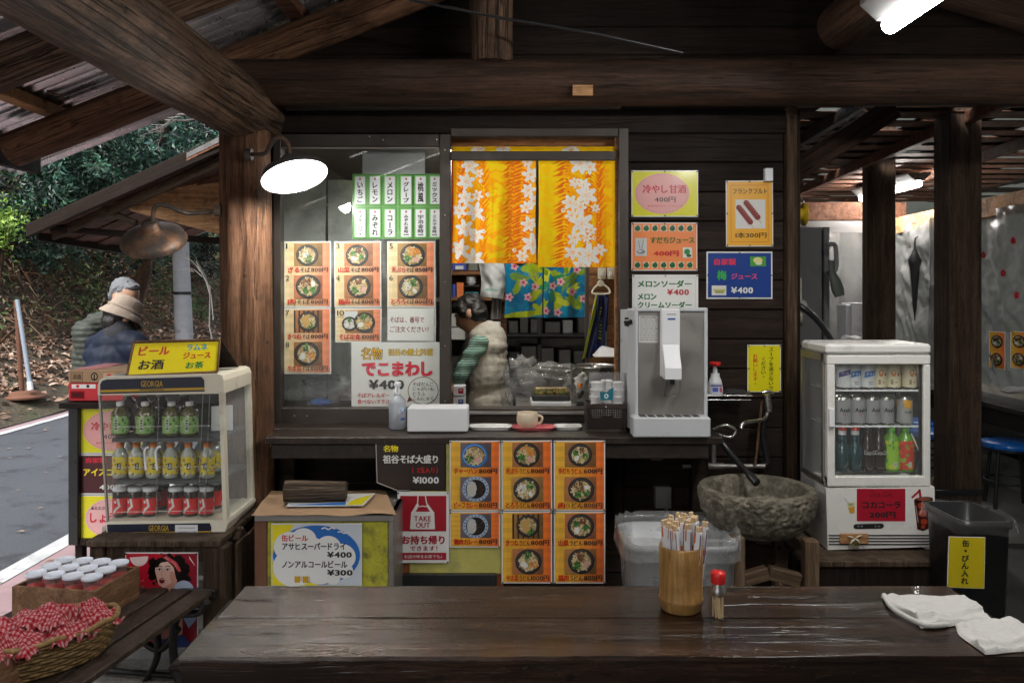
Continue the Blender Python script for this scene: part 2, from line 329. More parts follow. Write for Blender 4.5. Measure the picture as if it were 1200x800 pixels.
# ---------------- flat print ----------------
_G = {}
def glyph(ch, bold):
    k = (ch, bold)
    if k not in _G:
        cu = bpy.data.curves.new('t', 'FONT'); cu.body = ch; cu.offset = bold; cu.resolution_u = 2
        ob = bpy.data.objects.new('t', cu); me = ob.to_mesh()
        v = np.array([q.co[:2] for q in me.vertices]).reshape(-1, 2); f = [tuple(p.vertices) for p in me.polygons]
        ob.to_mesh_clear(); bpy.data.objects.remove(ob); bpy.data.curves.remove(cu)
        _G[k] = (v, f)
    return _G[k]
class Art(B):
    """flat print authored in photograph pixels on a plane at depth Y (or on any mapping fn(px,py,lift))"""
    def __init__(s, Y=3.6, fn=None, step=.0005):
        super().__init__(); s.Y = Y; s.L = 0; s.step = step
        s.fn = fn or (lambda x, y, l: P(x, y, s.Y - l))
    def up(s, n=1): s.L += n; return s
    def pt(s, x, y): return s.fn(x, y, s.L * s.step)
    wrap = 0
    def poly(s, pts, col):
        xs = [p[0] for p in pts]
        if s.wrap and max(xs) - min(xs) > s.wrap:
            def clip(q, x, sg):
                o = []
                for i in range(len(q)):
                    a, b = q[i], q[(i + 1) % len(q)]; ia, ib = sg * (a[0] - x) >= 0, sg * (b[0] - x) >= 0
                    if ia: o.append(a)
                    if ia != ib: k = (x - a[0]) / (b[0] - a[0]); o.append((x, a[1] + (b[1] - a[1]) * k))
                return o
            x = min(xs)
            while x < max(xs):
                q = clip(clip(pts, x, 1), x + s.wrap, -1); x += s.wrap
                if len(q) > 2: s.add([s.pt(*p) for p in q], [tuple(range(len(q)))[::-1]], 0, col)
            return s
        return s.add([s.pt(*p) for p in pts], [tuple(range(len(pts)))[::-1]], 0, col)
    def rect(s, x0, y0, x1, y1, col, nx=1, ny=1):
        if s.wrap: nx = max(nx, int(abs(x1 - x0) / s.wrap) + 1)
        s.grid(lambda u, v: s.pt(x0 + (x1 - x0) * u, y0 + (y1 - y0) * v), nx, ny, 0, col, False); return s
    def frame(s, x0, y0, x1, y1, t, col):
        s.rect(x0, y0, x1, y0 + t, col); s.rect(x0, y1 - t, x1, y1, col); s.rect(x0, y0 + t, x0 + t, y1 - t, col); s.rect(x1 - t, y0 + t, x1, y1 - t, col); return s
    def ell(s, cx, cy, rx, ry, col, n=22, rot=0, a0=0, a1=2*math.pi):
        c, q = math.cos(rot), math.sin(rot); p = []
        for i in range(n):
            a = a0 + (a1 - a0) * i / n; x, y = rx * math.cos(a), ry * math.sin(a); p.append((cx + x * c - y * q, cy + x * q + y * c))
        return s.poly(p, col)
    def line(s, pts, w_, col):
        for (x0, y0), (x1, y1) in zip(pts, pts[1:]):
            d = math.hypot(x1 - x0, y1 - y0) or 1; nx, ny = -(y1 - y0) / d * w_ / 2, (x1 - x0) / d * w_ / 2
            s.poly([(x0 + nx, y0 + ny), (x1 + nx, y1 + ny), (x1 - nx, y1 - ny), (x0 - nx, y0 - ny)], col)
        return s
    def text(s, t, x0, y0, x1, y1, col, bold=.02, shear=0):
        """fit one line of characters exactly into the rectangle"""
        vs, fs, adv = [], [], 0
        for ch in t:
            if ch == ' ': adv += .35; continue
            v, f = glyph(ch, 0)
            if len(v) == 0: adv += .3; continue
            n = len(vs); wide = v[:, 0].max(); lo = v[:, 0].min()
            full = ord(ch) > 0x2fff
            off = adv + ((.92 - (wide - lo)) / 2 - lo if full and wide - lo > .3 else (.12 - lo if full else .04 - lo))
            vs += [(p[0] + off, p[1]) for p in v]; fs += [tuple(n + i for i in q) for q in f]
            adv += .98 if full else (wide - lo) + .1
        if not vs: return s
        A = np.array(vs); lo = A.min(0); hi = A.max(0); sp = np.maximum(hi - lo, 1e-6)
        kx, ky = (x1 - x0) / sp[0], (y1 - y0) / sp[1]; s.stamp([(x0 + (a[0] - lo[0]) * kx + shear * ((a[1] - lo[1]) / sp[1]), y1 - (a[1] - lo[1]) * ky) for a in A], fs, col, bold, kx, ky); return s
    def stamp(s, pts, fs, col, bold, kx, ky):
        bold *= .8; L0 = s.L
        offs = [(0, 0)] if bold <= .009 else [(-1, 0), (1, 0), (0, .5)] if bold < .025 else [(-1, -.6), (1, -.6), (1, .6), (-1, .6)]
        for i, (ox, oy) in enumerate(offs):
            s.L = L0 + i * .12; s.add([s.pt(x + ox * bold * kx, y + oy * bold * ky) for x, y in pts], fs, 0, col)
        s.L = L0
    def vtext(s, t, cx, y0, y1, w_, col, bold=.02):
        """upright column of characters"""
        h = (y1 - y0) / len(t)
        for i, ch in enumerate(t):
            v, f = glyph('|' if ch == 'ー' else ch, 0)
            if len(v) == 0: continue
            lo = v.min(0); hi = v.max(0); sp = np.maximum(hi - lo, 1e-6)
            k = .82 if max(sp) > .55 else .5
            if ch == 'ー': ww, hh = w_ * .16, h * .8
            elif max(sp) < .4: ww, hh = w_ * .3, h * .3
            else: ww, hh = w_ * max(.35, min(1, sp[0] / .85)), h * .86 * max(.3, min(1, sp[1] / .85))
            cy = y0 + (i + .5) * h
            s.stamp([(cx + ((a[0] - lo[0]) / sp[0] - .5) * ww, cy - ((a[1] - lo[1]) / sp[1] - .5) * hh) for a in v], f, col, bold, ww / max(sp[0], .3), hh / max(sp[1], .3))
        return s
# print colours
K = dict(w=(.78,.78,.76), k=(.02,.02,.02), r=hx('#c0202a'), red=hx('#b3141c'), y=hx('#f5e21e'), o=hx('#f08a3c'), g=hx('#2f8a3a'), b=hx('#1f4fa8'),
         dr=hx('#8e1c24'), pk=hx('#e08a8c'), cy=hx('#2aa6c8'), br=hx('#2a1a14'))
rnd = random.Random(7)
# =============== ground, road, hillside ===============
def groundmat():
    m, n, bs = nmat('damp_earth'); co = coords(n, rnd=False)
    a = noise(n, co, 1.2, 8, .65); b = noise(n, co, 22, 6, .7)
    c = ramp(n, a, [(.3, (.035,.028,.018)), (.5, (.075,.06,.04)), (.68, (.06,.075,.03))])
    c = mixrgb(n, mrange(n, b, 0, 1, .5, .62), c, (.15,.105,.07)); n.links.new(c, bs.inputs['Base Color'])
    bs.inputs['Roughness'].default_value = .95; bump(n, bs, b, .8, .05); return m
def asphalt():
    m, n, bs = nmat('asphalt'); co = coords(n, rnd=False); a = noise(n, co, .9, 6, .6); b = noise(n, co, 120, 3, .7)
    c = mixrgb(n, a, (.042,.048,.057), (.068,.076,.088)); c = mixrgb(n, mrange(n, b, 0, .7, .45, .7), c, (.15,.155,.165))
    c = mixrgb(n, mrange(n, noise(n, co, 2.2, 8, .75), 0, .8, .52, .62), c, (.028,.03,.034))
    n.links.new(c, bs.inputs['Base Color']); n.links.new(mrange(n, a, .45, .8), bs.inputs['Roughness']); bump(n, bs, b, .5, .006); return m
def concrete(name, c0, c1, sc_=1.5, rough=(.45, .85), st=(.03,.03,.03)):
    m, n, bs = nmat(name); co = coords(n, rnd=False); a = noise(n, co, sc_, 8, .65); b = noise(n, co, 50, 4, .6)
    c = mixrgb(n, mrange(n, a, 0, 1, .3, .7), c0, c1); c = mixrgb(n, mrange(n, noise(n, co, sc_ * 2.4, 7, .7), 0, .7, .55, .7), c, st)
    n.links.new(c, bs.inputs['Base Color']); n.links.new(mrange(n, a, rough[0], rough[1], .35, .65), bs.inputs['Roughness']); bump(n, bs, b, .3, .004); return m
M['earth'] = groundmat(); M['asphalt'] = asphalt()
M['floor'] = concrete('wet_concrete', (.035,.034,.032), (.085,.08,.075)); M['slab'] = concrete('pale_concrete', (.14,.135,.12), (.25,.24,.22))
M['lane'] = concrete('road_paint', (.4,.41,.42), (.58,.59,.6), 6, st=(.16,.16,.17)); M['pinkp'] = concrete('worn_red_road_paint', (.27,.18,.19), (.36,.25,.26), 3, st=(.15,.12,.125))
b = B(); b.grid(lambda u, v: ((u - .5) * 360, (v - .5) * 360, -.02), 12, 12); b.build('ground', M['earth'], origin=(0, 0, 0), kind='structure')
def sheet(name, x0, x1, y0, y1, z, m, th=None):
    b = B(); b.grid(lambda u, v: (x0 + (x1 - x0) * u, y0 + (y1 - y0) * v, z), 2, 24); return b.build(name, m, origin=(0, 0, 0), kind='structure')
sheet('road', -5.55, -2.0, -40, 90, 0, M['asphalt']); sheet('road_edge_line', -2.72, -2.6, -40, 90, .008, M['lane'])
sheet('road_far_line', -5.38, -5.28, -40, 90, .008, M['lane']); sheet('road_shoulder_strip', -2.6, -1.95, -40, 90, .004, M['pinkp'])
sheet('road_far_strip', -5.54, -5.38, -40, 90, .004, M['pinkp'])
b = B(); b.box((-1.95, -8, -.05), (9, 4.66, .02)); b.build('floor', M['floor'], origin=(0, 0, 0), kind='structure')
b = B(); b.box((1.3, 4.66, -.05), (9, 9, .13)); b.build('raised_floor', M['slab'], origin=(0, 0, 0), kind='structure')
def hill_z(x, y):
    d = -5.5 - x + .25 * mnoise.noise(Vector((x * .5, y * .35, 3)))
    if d <= 0: return 0
    z = .5 * min(d, 1.5); d2 = max(0, d - 1.5); z += min(d2, 1.9) * 1.55; z += max(0, d2 - 1.9) * .85
    q = min(1, d); return z + q * (.22 * mnoise.noise(Vector((x * 1.1, y * 1.1, 0))) + .09 * mnoise.noise(Vector((x * 4, y * 4, 5))))
b = B(); b.grid(lambda u, v: ((lambda x, y: (x, y, hill_z(x, y)))(-5.5 - 24 * u ** 1.5, -10 + 60 * v)), 90, 220)
hill = b.build('hillside', M['earth'], origin=(0, 0, 0), kind='structure')

# wooded slopes: right backdrop, and one added behind the viewer to darken reflections
def slope2(x, y):
    d = max(max(0, -7 - y), max(0, x - 8)); return min(d * 2.2, 8 + .2 * d) + (1.2 * mnoise.noise(Vector((x * .35, y * .35, 1))) if d > 0 else 0)
M['woods'] = plain('added_wooded_slope', (.028,.033,.026), .95, vary=.5, nsc=1.5, dirt=(.05,.05,.03), dsc=2, bmp=.8, bsc=5)
b = B(); b.grid(lambda u, v: ((lambda x, y: (x, y, slope2(x, y) - .05))(-2 + 32 * u, -30 + 70 * v)), 70, 120); b.build('added_wooded_slope', M['woods'], origin=(0, 0, 0), kind='structure')
# leaves
def leafmat(name, cols, rough=.45, spec=.5):
    m, n, bs = nmat(name); a = N(n, 'ShaderNodeVertexColor', layer_name='Col'); n.links.new(a.outputs[0], bs.inputs['Base Color'])
    bs.inputs['Roughness'].default_value = rough; bs.inputs['Specular IOR Level'].default_value = spec; return m
M['leaf'] = leafmat('leaves', None); M['dry'] = leafmat('dry_leaves', None, .8, .2)
def leaf(b, p, nrm, s, col, asp=.45, rg=rnd, bend=.25):
    nrm = Vector(nrm).normalized(); t = nrm.cross(Vector((rg.uniform(-1, 1), rg.uniform(-1, 1), rg.uniform(-1, 1)))).normalized(); u = nrm.cross(t)
    p = Vector(p); a = p - t * s * .5; c = p + t * s * .5 - nrm * s * bend; m_ = p + nrm * s * .05
    b.add([a, m_ + u * s * asp * .5, c, m_ - u * s * asp * .5], [(0, 1, 2, 3)], 0, col)
def rv(rg): 
    v = Vector((rg.gauss(0, 1), rg.gauss(0, 1), rg.gauss(0, 1))); return v.normalized()
def tree(px, py, Y, rad, label, seed, base_x=None, cols=((.03,.075,.04), (.06,.13,.075), (.02,.05,.03)), nclu=420, size=.11):
    rg = random.Random(seed); c = P(px, py, Y); bx = c.x - rad * .3 - 1.2; by = Y + rad * .3 + 1.5; bz = hill_z(bx, by) - .3
    t = thing('evergreen_tree', (bx, by, bz), label, 'tree', 'evergreen trees on the hillside')
    tb = B(); top = Vector((c.x, c.y, c.z + rad * .3)); root = Vector((bx, by, bz))
    if top.z < root.z + 1: top.z = root.z + 1.2
    tb.tube([root, root.lerp(top, .3) + Vector((.1, 0, 0)), root.lerp(top, .65), top], [.15, .12, .08, .03], 9)
    for i in range(9):
        k = rg.uniform(.35, .95); a = root.lerp(top, k); d = rv(rg); d.z = abs(d.z) * .6
        tb.tube([a, a + d * rad * .45, a + d * rad * .85 + Vector((0, 0, -.1))], [.06, .035, .01], 6)
    tb.build('trunk', M['log'], t)
    cb = B()
    subs = [(c + Vector((rg.uniform(-.7, .7) * rad, rg.uniform(-.5, .5) * rad, rg.uniform(-.45, .5) * rad)), rad * rg.uniform(.35, .6)) for _ in range(9)]
    for i in range(nclu):
        sc_, sr = rg.choice(subs); d = rv(rg); q = sc_ + d * sr * rg.uniform(.65, 1.05); tone = rg.choice(cols); f = rg.choice((.25, .45, .8, 1.3))
        for k in range(24):
            o = rv(rg) * rg.uniform(.02, .26) * rad * .45; nn = (d + rv(rg) * .7 + Vector((0, 0, .5)))
            leaf(cb, q + o, nn, size * rg.uniform(.6, 1.2), tuple(x * f * q_ * rg.uniform(.8, 1.2) for x, q_ in zip(tone, (.85, .95, 1.05))), .42, rg)
    cb.build('crown', M['leaf'], t); return t
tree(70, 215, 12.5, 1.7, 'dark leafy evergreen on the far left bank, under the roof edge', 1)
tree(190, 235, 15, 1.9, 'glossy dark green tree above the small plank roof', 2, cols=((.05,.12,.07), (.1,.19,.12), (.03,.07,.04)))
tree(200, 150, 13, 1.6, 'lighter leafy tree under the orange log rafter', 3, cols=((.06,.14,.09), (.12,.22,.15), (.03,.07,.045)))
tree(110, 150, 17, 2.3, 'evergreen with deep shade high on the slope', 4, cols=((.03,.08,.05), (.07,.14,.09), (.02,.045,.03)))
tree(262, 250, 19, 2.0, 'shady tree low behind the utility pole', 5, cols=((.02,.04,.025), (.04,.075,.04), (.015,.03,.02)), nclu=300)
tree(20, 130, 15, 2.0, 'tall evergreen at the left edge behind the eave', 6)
# bank plants, litter (nobody could count them)
rg = random.Random(21); b = B(); b2 = B()
for i in range(9000):
    x = -5.9 - rg.random() ** .8 * 5.5; y = rg.uniform(4, 26); n_ = mnoise.noise(Vector((x * .8, y * .6, 9)))
    z = hill_z(x, y)
    if z > .75:
        k = rg.random()
        if n_ > -.05 or k < .22:
            col = rg.choice([(.08,.17,.035), (.14,.22,.05), (.05,.11,.03), (.2,.22,.06)]); f = rg.uniform(.6, 1.2)
            for j in range(5): leaf(b, (x + rg.uniform(-.12, .12), y + rg.uniform(-.12, .12), z + rg.uniform(.02, .22)), (.8 + rg.uniform(-.4, .4), -.5, .7), rg.uniform(.06, .12), tuple(q * f * .7 for q in col), .4, rg)
        else:
            for j in range(3):
                p = Vector((x + rg.uniform(-.1, .1), y + rg.uniform(-.1, .1), z + .05)); d = Vector((rg.uniform(.1, .5), rg.uniform(-.4, .3), rg.uniform(-.5, .5))).normalized() * rg.uniform(.15, .4)
                u = d.cross(Vector((1, -1, 0))).normalized() * .008
                b2.add([p - u, p + d, p + u], [(0, 1, 2)], 0, rg.choice([(.22,.13,.07), (.13,.075,.045), (.3,.2,.12)]))
for i in range(16000):
    x = -5.6 - rg.random() ** .9 * 2.6; y = rg.uniform(5, 26); z = hill_z(x, y)
    if x > -5.95 and rg.random() < .75: continue
    f = rg.uniform(.6, 1.4); col = rg.choice([(.26,.16,.1), (.36,.25,.18), (.15,.08,.05), (.45,.34,.27), (.3,.2,.15)])
    leaf(b2, (x, y, z + .02 + rg.random() * .03), (rg.uniform(-.5, .7), rg.uniform(-.8, .3), 1), rg.uniform(.06, .14), tuple(min(.6, q * f) for q in col), .5, rg)
for i in range(260):   # a few blown onto the road edge
    x = -rg.uniform(2.1, 5.4); y = rg.uniform(2.5, 18)
    leaf(b2, (x, y, .012), (0, 0, 1), rg.uniform(.03, .07), (.3,.22,.14), .5, rg, .02)
b.build('bank_plants', M['leaf'], origin=(0, 0, 0), kind='stuff'); b2.build('leaf_litter', M['dry'], origin=(0, 0, 0), kind='stuff')
rg = random.Random(5)   # bright bush at the left edge
bt = thing('bush', tuple(P(2, 300, 11.5)), 'bright yellow green bush at the left edge of the bank', 'bush'); b = B()
for i in range(1100):
    p = P(0, 262, 11.5) + Vector((rg.gauss(-.1, .2), rg.gauss(0, .25), rg.gauss(0, .16))); leaf(b, p, rv(rg) + Vector((.4, -.5, .8)), rg.uniform(.05, .09), rg.choice([(.2,.36,.05), (.3,.45,.08), (.13,.26,.04)]), .5, rg)
b.build('foliage', M['leaf'], bt)
b = B(); [b.tube([P(0, 330, 11.6), P(0, 290, 11.6) + rv(rg) * .05, P(rg.uniform(-14, 14), 262, 11.5)], [.02, .014, .005], 5) for _ in range(6)]; b.build('stem', M['log'], bt)
# utility pole and road stakes
t = thing('utility_pole', tuple(P(217, 425, 14)), 'grey utility pole on the leafy bank behind the two people', 'pole')
b = B(); b.tube([P(217, 430, 14), P(212, 300, 14), P(206, 120, 14)], [.155, .14, .125], 16); M['poleg'] = plain('weathered_pole', (.36,.36,.37), .85, vary=.2, dirt=(.2,.18,.17), bmp=.3); b.build('shaft', M['poleg'], t)
b = B(); b.lathe(P(214, 345, 14), [(.155, 0), (.155, .05)], 16); b.build('band', M['black'], t)
M['rust'] = plain('rusty_iron', (.16,.07,.04), .85, vary=.35, bmp=.4, dirt=(.05,.03,.025), dsc=9); M['pipe'] = plain('grey_blue_pipe', (.3,.35,.4), .5, dirt=(.55,.56,.55), dlo=.6)
t = thing('road_stake', tuple(P(27, 460, 9.7)), 'rusty iron stake on a round base beside the road', 'stake'); b = B(); b.tube([P(26, 462, 9.7), P(19, 352, 9.7)], .03, 8); b.build('stake', M['rust'], t)
b = B(); b.lathe(P(28, 466, 9.6), [(.24, 0), (.25, .02), (.24, .035), (.16, .045), (.155, .075), (.06, .08)], 20); b.build('base', M['rust'], t)
t = thing('leaning_pipe', tuple(P(35, 452, 9.5)), 'slim grey blue pipe leaning beside the rusty stake', 'pipe'); b = B(); b.tube([P(36, 456, 9.5), P(20, 351, 9.6)], .025, 8); b.build('tube', M['pipe'], t)
b = B(); b.tube([P(36, 457, 9.49), P(34.5, 447, 9.5)], .032, 8); b.build('sleeve', M['lid'], t)
b = B(); b.tube([P(0, 402, 9.9), P(10, 392, 9.8), P(20, 383, 9.7)], .018, 6); b.build('fallen_branch', M['log'], label='thin bare branch resting against the rusty stake', cat='branch')
rg = random.Random(3); b = B()
def twig(b, p, d, l, r, k):
    q = p + d * l; b.tube([p, p.lerp(q, .5) + rv(rg) * l * .08, q], [r, r * .8, r * .5], 5)
    if k:
        for _ in range(2): twig(b, p.lerp(q, rg.uniform(.5, .95)), (d + rv(rg) * .7).normalized(), l * .6, r * .6, k - 1)
for _ in range(1): twig(b, P(254, 420, 12), Vector((rg.uniform(-.15, .1), 0, 1)).normalized(), 1.1, .016, 3)
M['palebark'] = plain('pale_bark', (.2,.18,.16), .8); b.build('bare_shrub', M['palebark'], label='pale bare branches rising beside the log post', cat='shrub')
b = B()
for _ in range(2): twig(b, P(240, 138, 9), Vector((-1, .2, rg.uniform(-.2, .1))).normalized(), .5, .014, 4)
b.build('bare_branch', M['palebark'], label='pale bare twigs hanging under the big log beam', cat='branch')

# =============== log shelter ===============
def log(name, p0, p1, r0, r1, mat, parent, seed=1, n=28, m=36, rough=.05, label=None, bow=0, crack=None):
    p0, p1 = Vector(p0), Vector(p1); L = (p1 - p0).length; b = B()
    def fn(u, v):
        a = 2 * math.pi * u; z = v * L; r = r0 + (r1 - r0) * v
        q = Vector((math.cos(a) * 1.5, math.sin(a) * 1.5, z * 1.3 + seed * 11)); r *= 1 + rough * mnoise.noise(q) + rough * .5 * mnoise.noise(q * 3)
        cr = mnoise.noise(Vector((math.cos(a) * 5, math.sin(a) * 5, z * .7 + seed * 3)))
        if abs(cr) < .07: r *= 1 - .05 * (1 - abs(cr) / .07)
        if crack is not None:
            da = (a - crack + .12 * math.sin(z * 1.7) + math.pi) % (2 * math.pi) - math.pi
            if abs(da) < .09: r *= 1 - .16 * (1 - abs(da) / .09)
        return Vector((r * math.cos(a) + bow * math.sin(math.pi * v), r * math.sin(a), z))
    b.grid(fn, n, m)
    for v, fl in ((0, True), (1, False)):
        vs = [fn(i / n, v) for i in range(n)]; vs = vs[::-1] if fl else vs; b.add(vs, [tuple(range(n))])
    me = b.mesh(name, mat); o = bpy.data.objects.new(name, me); sc.collection.objects.link(o); o.parent = parent
    o.location = p0 - (wl(parent) if parent else Vector()); o.rotation_euler = (p1 - p0).to_track_quat('Z', 'X').to_euler()
    return tagp(o, label)
def bar(name, p0, p1, wd, ht, mat, parent, label=None, ch=.004, up=None):
    """sawn timber from p0 to p1; grain (local z) runs along it"""
    p0, p1 = Vector(p0), Vector(p1); L = (p1 - p0).length; b = B(); b.cbox((-wd / 2, -ht / 2, 0), (wd / 2, ht / 2, L), ch)
    me = b.mesh(name, mat); o = bpy.data.objects.new(name, me); sc.collection.objects.link(o); o.parent = parent
    z = (p1 - p0).normalized(); u = Vector(up or (0, 0, 1)); u = Vector((0, 1, 0)) if abs(u.normalized().dot(z)) > .98 else u; y = (u - z * u.dot(z)).normalized(); x = y.cross(z)
    o.matrix_local = Matrix.Translation(p0 - (wl(parent) if parent else Vector())) @ Matrix((x, y, z)).transposed().to_4x4(); return tagp(o, label)
CRK = 4.9
SH = thing('log_shelter', (0, 2, 0), 'dark log roof shelter with thick round beams over the stall', 'shelter')
log('ridge_beam', (-1.165, -4.2, 2.27), (-1.15, 3.62, 2.27), .142, .132, M['log'], SH, 2, 40, 180, .04, 'thickest weathered log running from the upper left corner')
log('post', (-1.125, 3.42, 0), (-1.147, 3.42, 2.18), .112, .106, M['log_orange'], SH, 3, 60, 80, .05, 'orange brown split log post', crack=CRK)
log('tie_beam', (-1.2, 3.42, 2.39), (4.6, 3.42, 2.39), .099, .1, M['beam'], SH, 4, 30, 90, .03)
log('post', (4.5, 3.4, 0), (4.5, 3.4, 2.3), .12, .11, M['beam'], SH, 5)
log('post', (-1.16, -4.0, 0), (-1.16, -4.0, 2.18), .12, .11, M['log'], SH, 15); log('post', (1.36, -4.0, 0), (1.36, -4.0, 2.53), .12, .11, M['log'], SH, 16)
log('king_post', (-.087, 3.42, 2.47), (-.087, 3.42, 3.35), .093, .09, M['log'], SH, 6, label='short upright log standing on the tie beam')
log('purlin_log', (1.36, -4.2, 2.62), (1.37, 3.33, 2.60), .1, .095, M['beam'], SH, 7, 30, 60)
SL = .386
def roofz(x): return 2.53 + SL * (x + 1.15) if x < .6 else 2.53 + SL * 1.75 - .3 * (x - .6)
for y, s in ((3.5, 8), (2.78, 9), (1.7, 10), (.6, 11), (-.6, 12), (-1.9, 13), (-3.4, 14)):
    xe = -2.2
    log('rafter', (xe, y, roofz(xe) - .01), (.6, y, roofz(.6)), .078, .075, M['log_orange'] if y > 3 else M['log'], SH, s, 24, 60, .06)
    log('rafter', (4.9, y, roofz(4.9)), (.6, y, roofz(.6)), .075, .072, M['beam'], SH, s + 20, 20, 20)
for x in (-2.05, -1.55, -.95, -.45, .1, .5, 1.3, 2.1, 2.9, 3.7, 4.5):
    bar('purlin', (x, -4.2, roofz(x) + .115), (x, 3.75, roofz(x) + .115), .075, .05, M['orange_wood'] if x < -1.6 else M['roof_board'], SH)
bar('eave_board', (-2.36, -4.2, roofz(-2.36) + .08), (-2.36, 3.95, roofz(-2.36) + .08), .05, .13, M['plank'], SH)
M['tin'] = plain('grey_corrugated_iron', (.55,.54,.54), .3, .75, vary=.2, dirt=(.13,.1,.085), dlo=.56)
def tinroof(name, x0, x1, y0, y1, zf, par):
    n = int((y1 - y0) / .076 * 5); b = B()
    b.grid(lambda u, v: (x0 + (x1 - x0) * u, y0 + (y1 - y0) * v, zf(x0 + (x1 - x0) * u) + .155 + .02 * math.sin(v * (y1 - y0) / .076 * 2 * math.pi)), 3, n); return b.build(name, M['tin'], par)
for i in range(7):
    tinroof('roof_sheet', -2.6, .6, -4.2 + i * 1.2, -4.2 + (i + 1) * 1.2 - .002 * (i % 2), roofz, SH)
    tinroof('roof_sheet', .6, 5.0, -4.2 + i * 1.2, -4.2 + (i + 1) * 1.2 - .002 * (i % 2), roofz, SH)
# hook and wire on the rafter
b = B(); pts = [P(48, 122, 3.42) + Vector((.02 * math.cos(a), 0, .02 * math.sin(a))) for a in [i * .5 for i in range(12)]]; b.tube(pts, .005, 6); b.tube([P(48, 126, 3.42), P(60, 130, 3.42), P(75, 122, 3.42), P(72, 112, 3.42), P(55, 108, 3.42)], .004, 6); b.build('wire_hook', M['rust'], SH)
# boards added above the tie beam to darken the open roof space
gz = thing('dark_gable_fill', (0, 3.7, 2.2), 'dark plank wall added to darken the space above the long log beam', 'wall')
for i in range(11):
    z0 = 2.2 + i * .13; xl = max(-1.16, -1.15 + (z0 - 2.6) / SL); xr = min(1.3 if z0 < 2.4 else 4.6, .6 + (3.33 - z0) / .3)
    if xr > xl: bar('plank', (xl, 3.7, z0 + .065), (xr, 3.7, z0 + .065), .02, .128, M['plankz'], gz)
b = B(); b.box((-1.15, 3.712, 2.18), (1.3, 3.74, 3.3)); b.build('backing_board', M['beam'], gz)
pb = B(); pb.extr([(-1.18 , 3.34, 0) ,(-1.1, 3.34, 0), (-1.1, 3.34, .01)], (0, .01, 0))
# paper tag on the beam
b = B(); b.cbox(P(671, 100, 3.318), P(695, 112, 3.313), .001); b.build('wood_tag', M['orange_wood'], label='small pale wooden tag nailed to the long beam', cat='tag')
b = B(); b.tube([P(480, 0, 3.1), P(590, 22, 3.1), P(700, 40, 3.1), P(800, 62, 3.2)], .006, 6); b.build('overhead_cable', M['blackp'], label='thin dark cable sagging above the long beam', cat='cable')

# =============== shop front ===============
SHOP = thing('snack_shop', (0, 3.6, 0), 'dark plank snack shop with a serving window and posters', 'shop')
zt = 1.944; pk = None
for i in range(-15, 4):
    z0 = zt + i * .133
    if z0 + .133 < .02: continue
    bar('plank', (.505, 3.6 + rnd.uniform(-.0015, .0015), z0 + .0665), (1.225, 3.6, z0 + .0665), .02, .1285, M['plankz'], SHOP)
b = B(); b.box((.5, 3.612, 0), (1.26, 3.66, 2.4)); b.build('wall_backing', M['beam'], SHOP)
bar('corner_post', (1.25, 3.575, 0), (1.25, 3.575, 2.32), .045, .06, M['grey_woodz'], SHOP, up=(0, 1, 0))
bar('corner_post', (1.28, 3.65, 0), (1.28, 3.65, 2.32), .05, .1, M['plankz'], SHOP, up=(0, 1, 0))
for i in range(4): bar('plank', (-1.1, 3.59, .03 + i * .2 + .1), (.5, 3.59, .03 + i * .2 + .1), .02, .196, M['plankz'], SHOP)
bar('header_plank', (-1.1, 3.585, 2.255), (1.24, 3.585, 2.255), .03, .1, M['plankz'], SHOP)
# window
def pxbox(b, x0, y0, x1, y1, Ya, Yb, c=.003, mi=0):
    """box whose front face at depth Ya covers those photo pixels"""
    a = P(x0, y1, Ya); d = P(x1, y0, Ya); b.cbox((a.x, Ya, a.z), (d.x, Yb, d.z), c, mi); return b
def pb(name, x0, y0, x1, y1, Ya, Yb, mat, parent=None, c=.003, **k):
    return pxbox(B(), x0, y0, x1, y1, Ya, Yb, c).build(name, mat, parent, **k)
WN = SHOP
pb('window_frame', 320, 157, 329, 497, 3.565, 3.625, M['darkframe'], WN); pb('window_frame', 329, 157, 515, 172, 3.568, 3.625, M['darkframe'], WN)
pb('window_frame', 329, 478, 515, 497, 3.568, 3.625, M['darkframe'], WN); pb('window_frame', 515, 157, 528, 497, 3.563, 3.625, M['darkframe'], WN)
pb('window_rail', 329, 172, 515, 174.5, 3.575, 3.59, M['steel_dull'], WN)
pb('window_pane', 328, 170, 517, 480, 3.6, 3.603, M['glassw'], WN, c=.0005)
pb('window_frame', 310, 150, 320, 515, 3.58, 3.63, M['plank'], WN)
b = B()
for x, y in ((521.5, 176), (521.5, 252), (521.5, 330), (521.5, 405), (521.5, 470), (385, 166), (449, 164), (512, 164), (345, 487), (360, 487), (433, 160)): b.lathe(P(x, y, 3.563), [(.0025, -.004), (.0025, .004)], 8, axis='y')
b.build('screws', M['steel'], WN, kind='stuff')
pb('door_frame', 725, 150, 737, 500, 3.56, 3.64, M['darkframe'], WN); pb('door_frame', 528, 150, 725, 160, 3.566, 3.64, M['darkframe'], WN)
pb('door_frame', 721, 160, 725, 480, 3.58, 3.62, M['inner_wood'], WN)
pb('curtain_board', 529, 162, 720, 172, 3.66, 3.69, M['inner_wood'], WN); pb('track_bar', 528, 177, 722, 188, 3.55, 3.57, M['darkframe'], WN)
pb('sill', 528, 479, 725, 497, 3.6, 3.7, M['counter'], WN); pb('sill_rail', 528, 482, 725, 486, 3.585, 3.6, M['steel_dull'], WN)
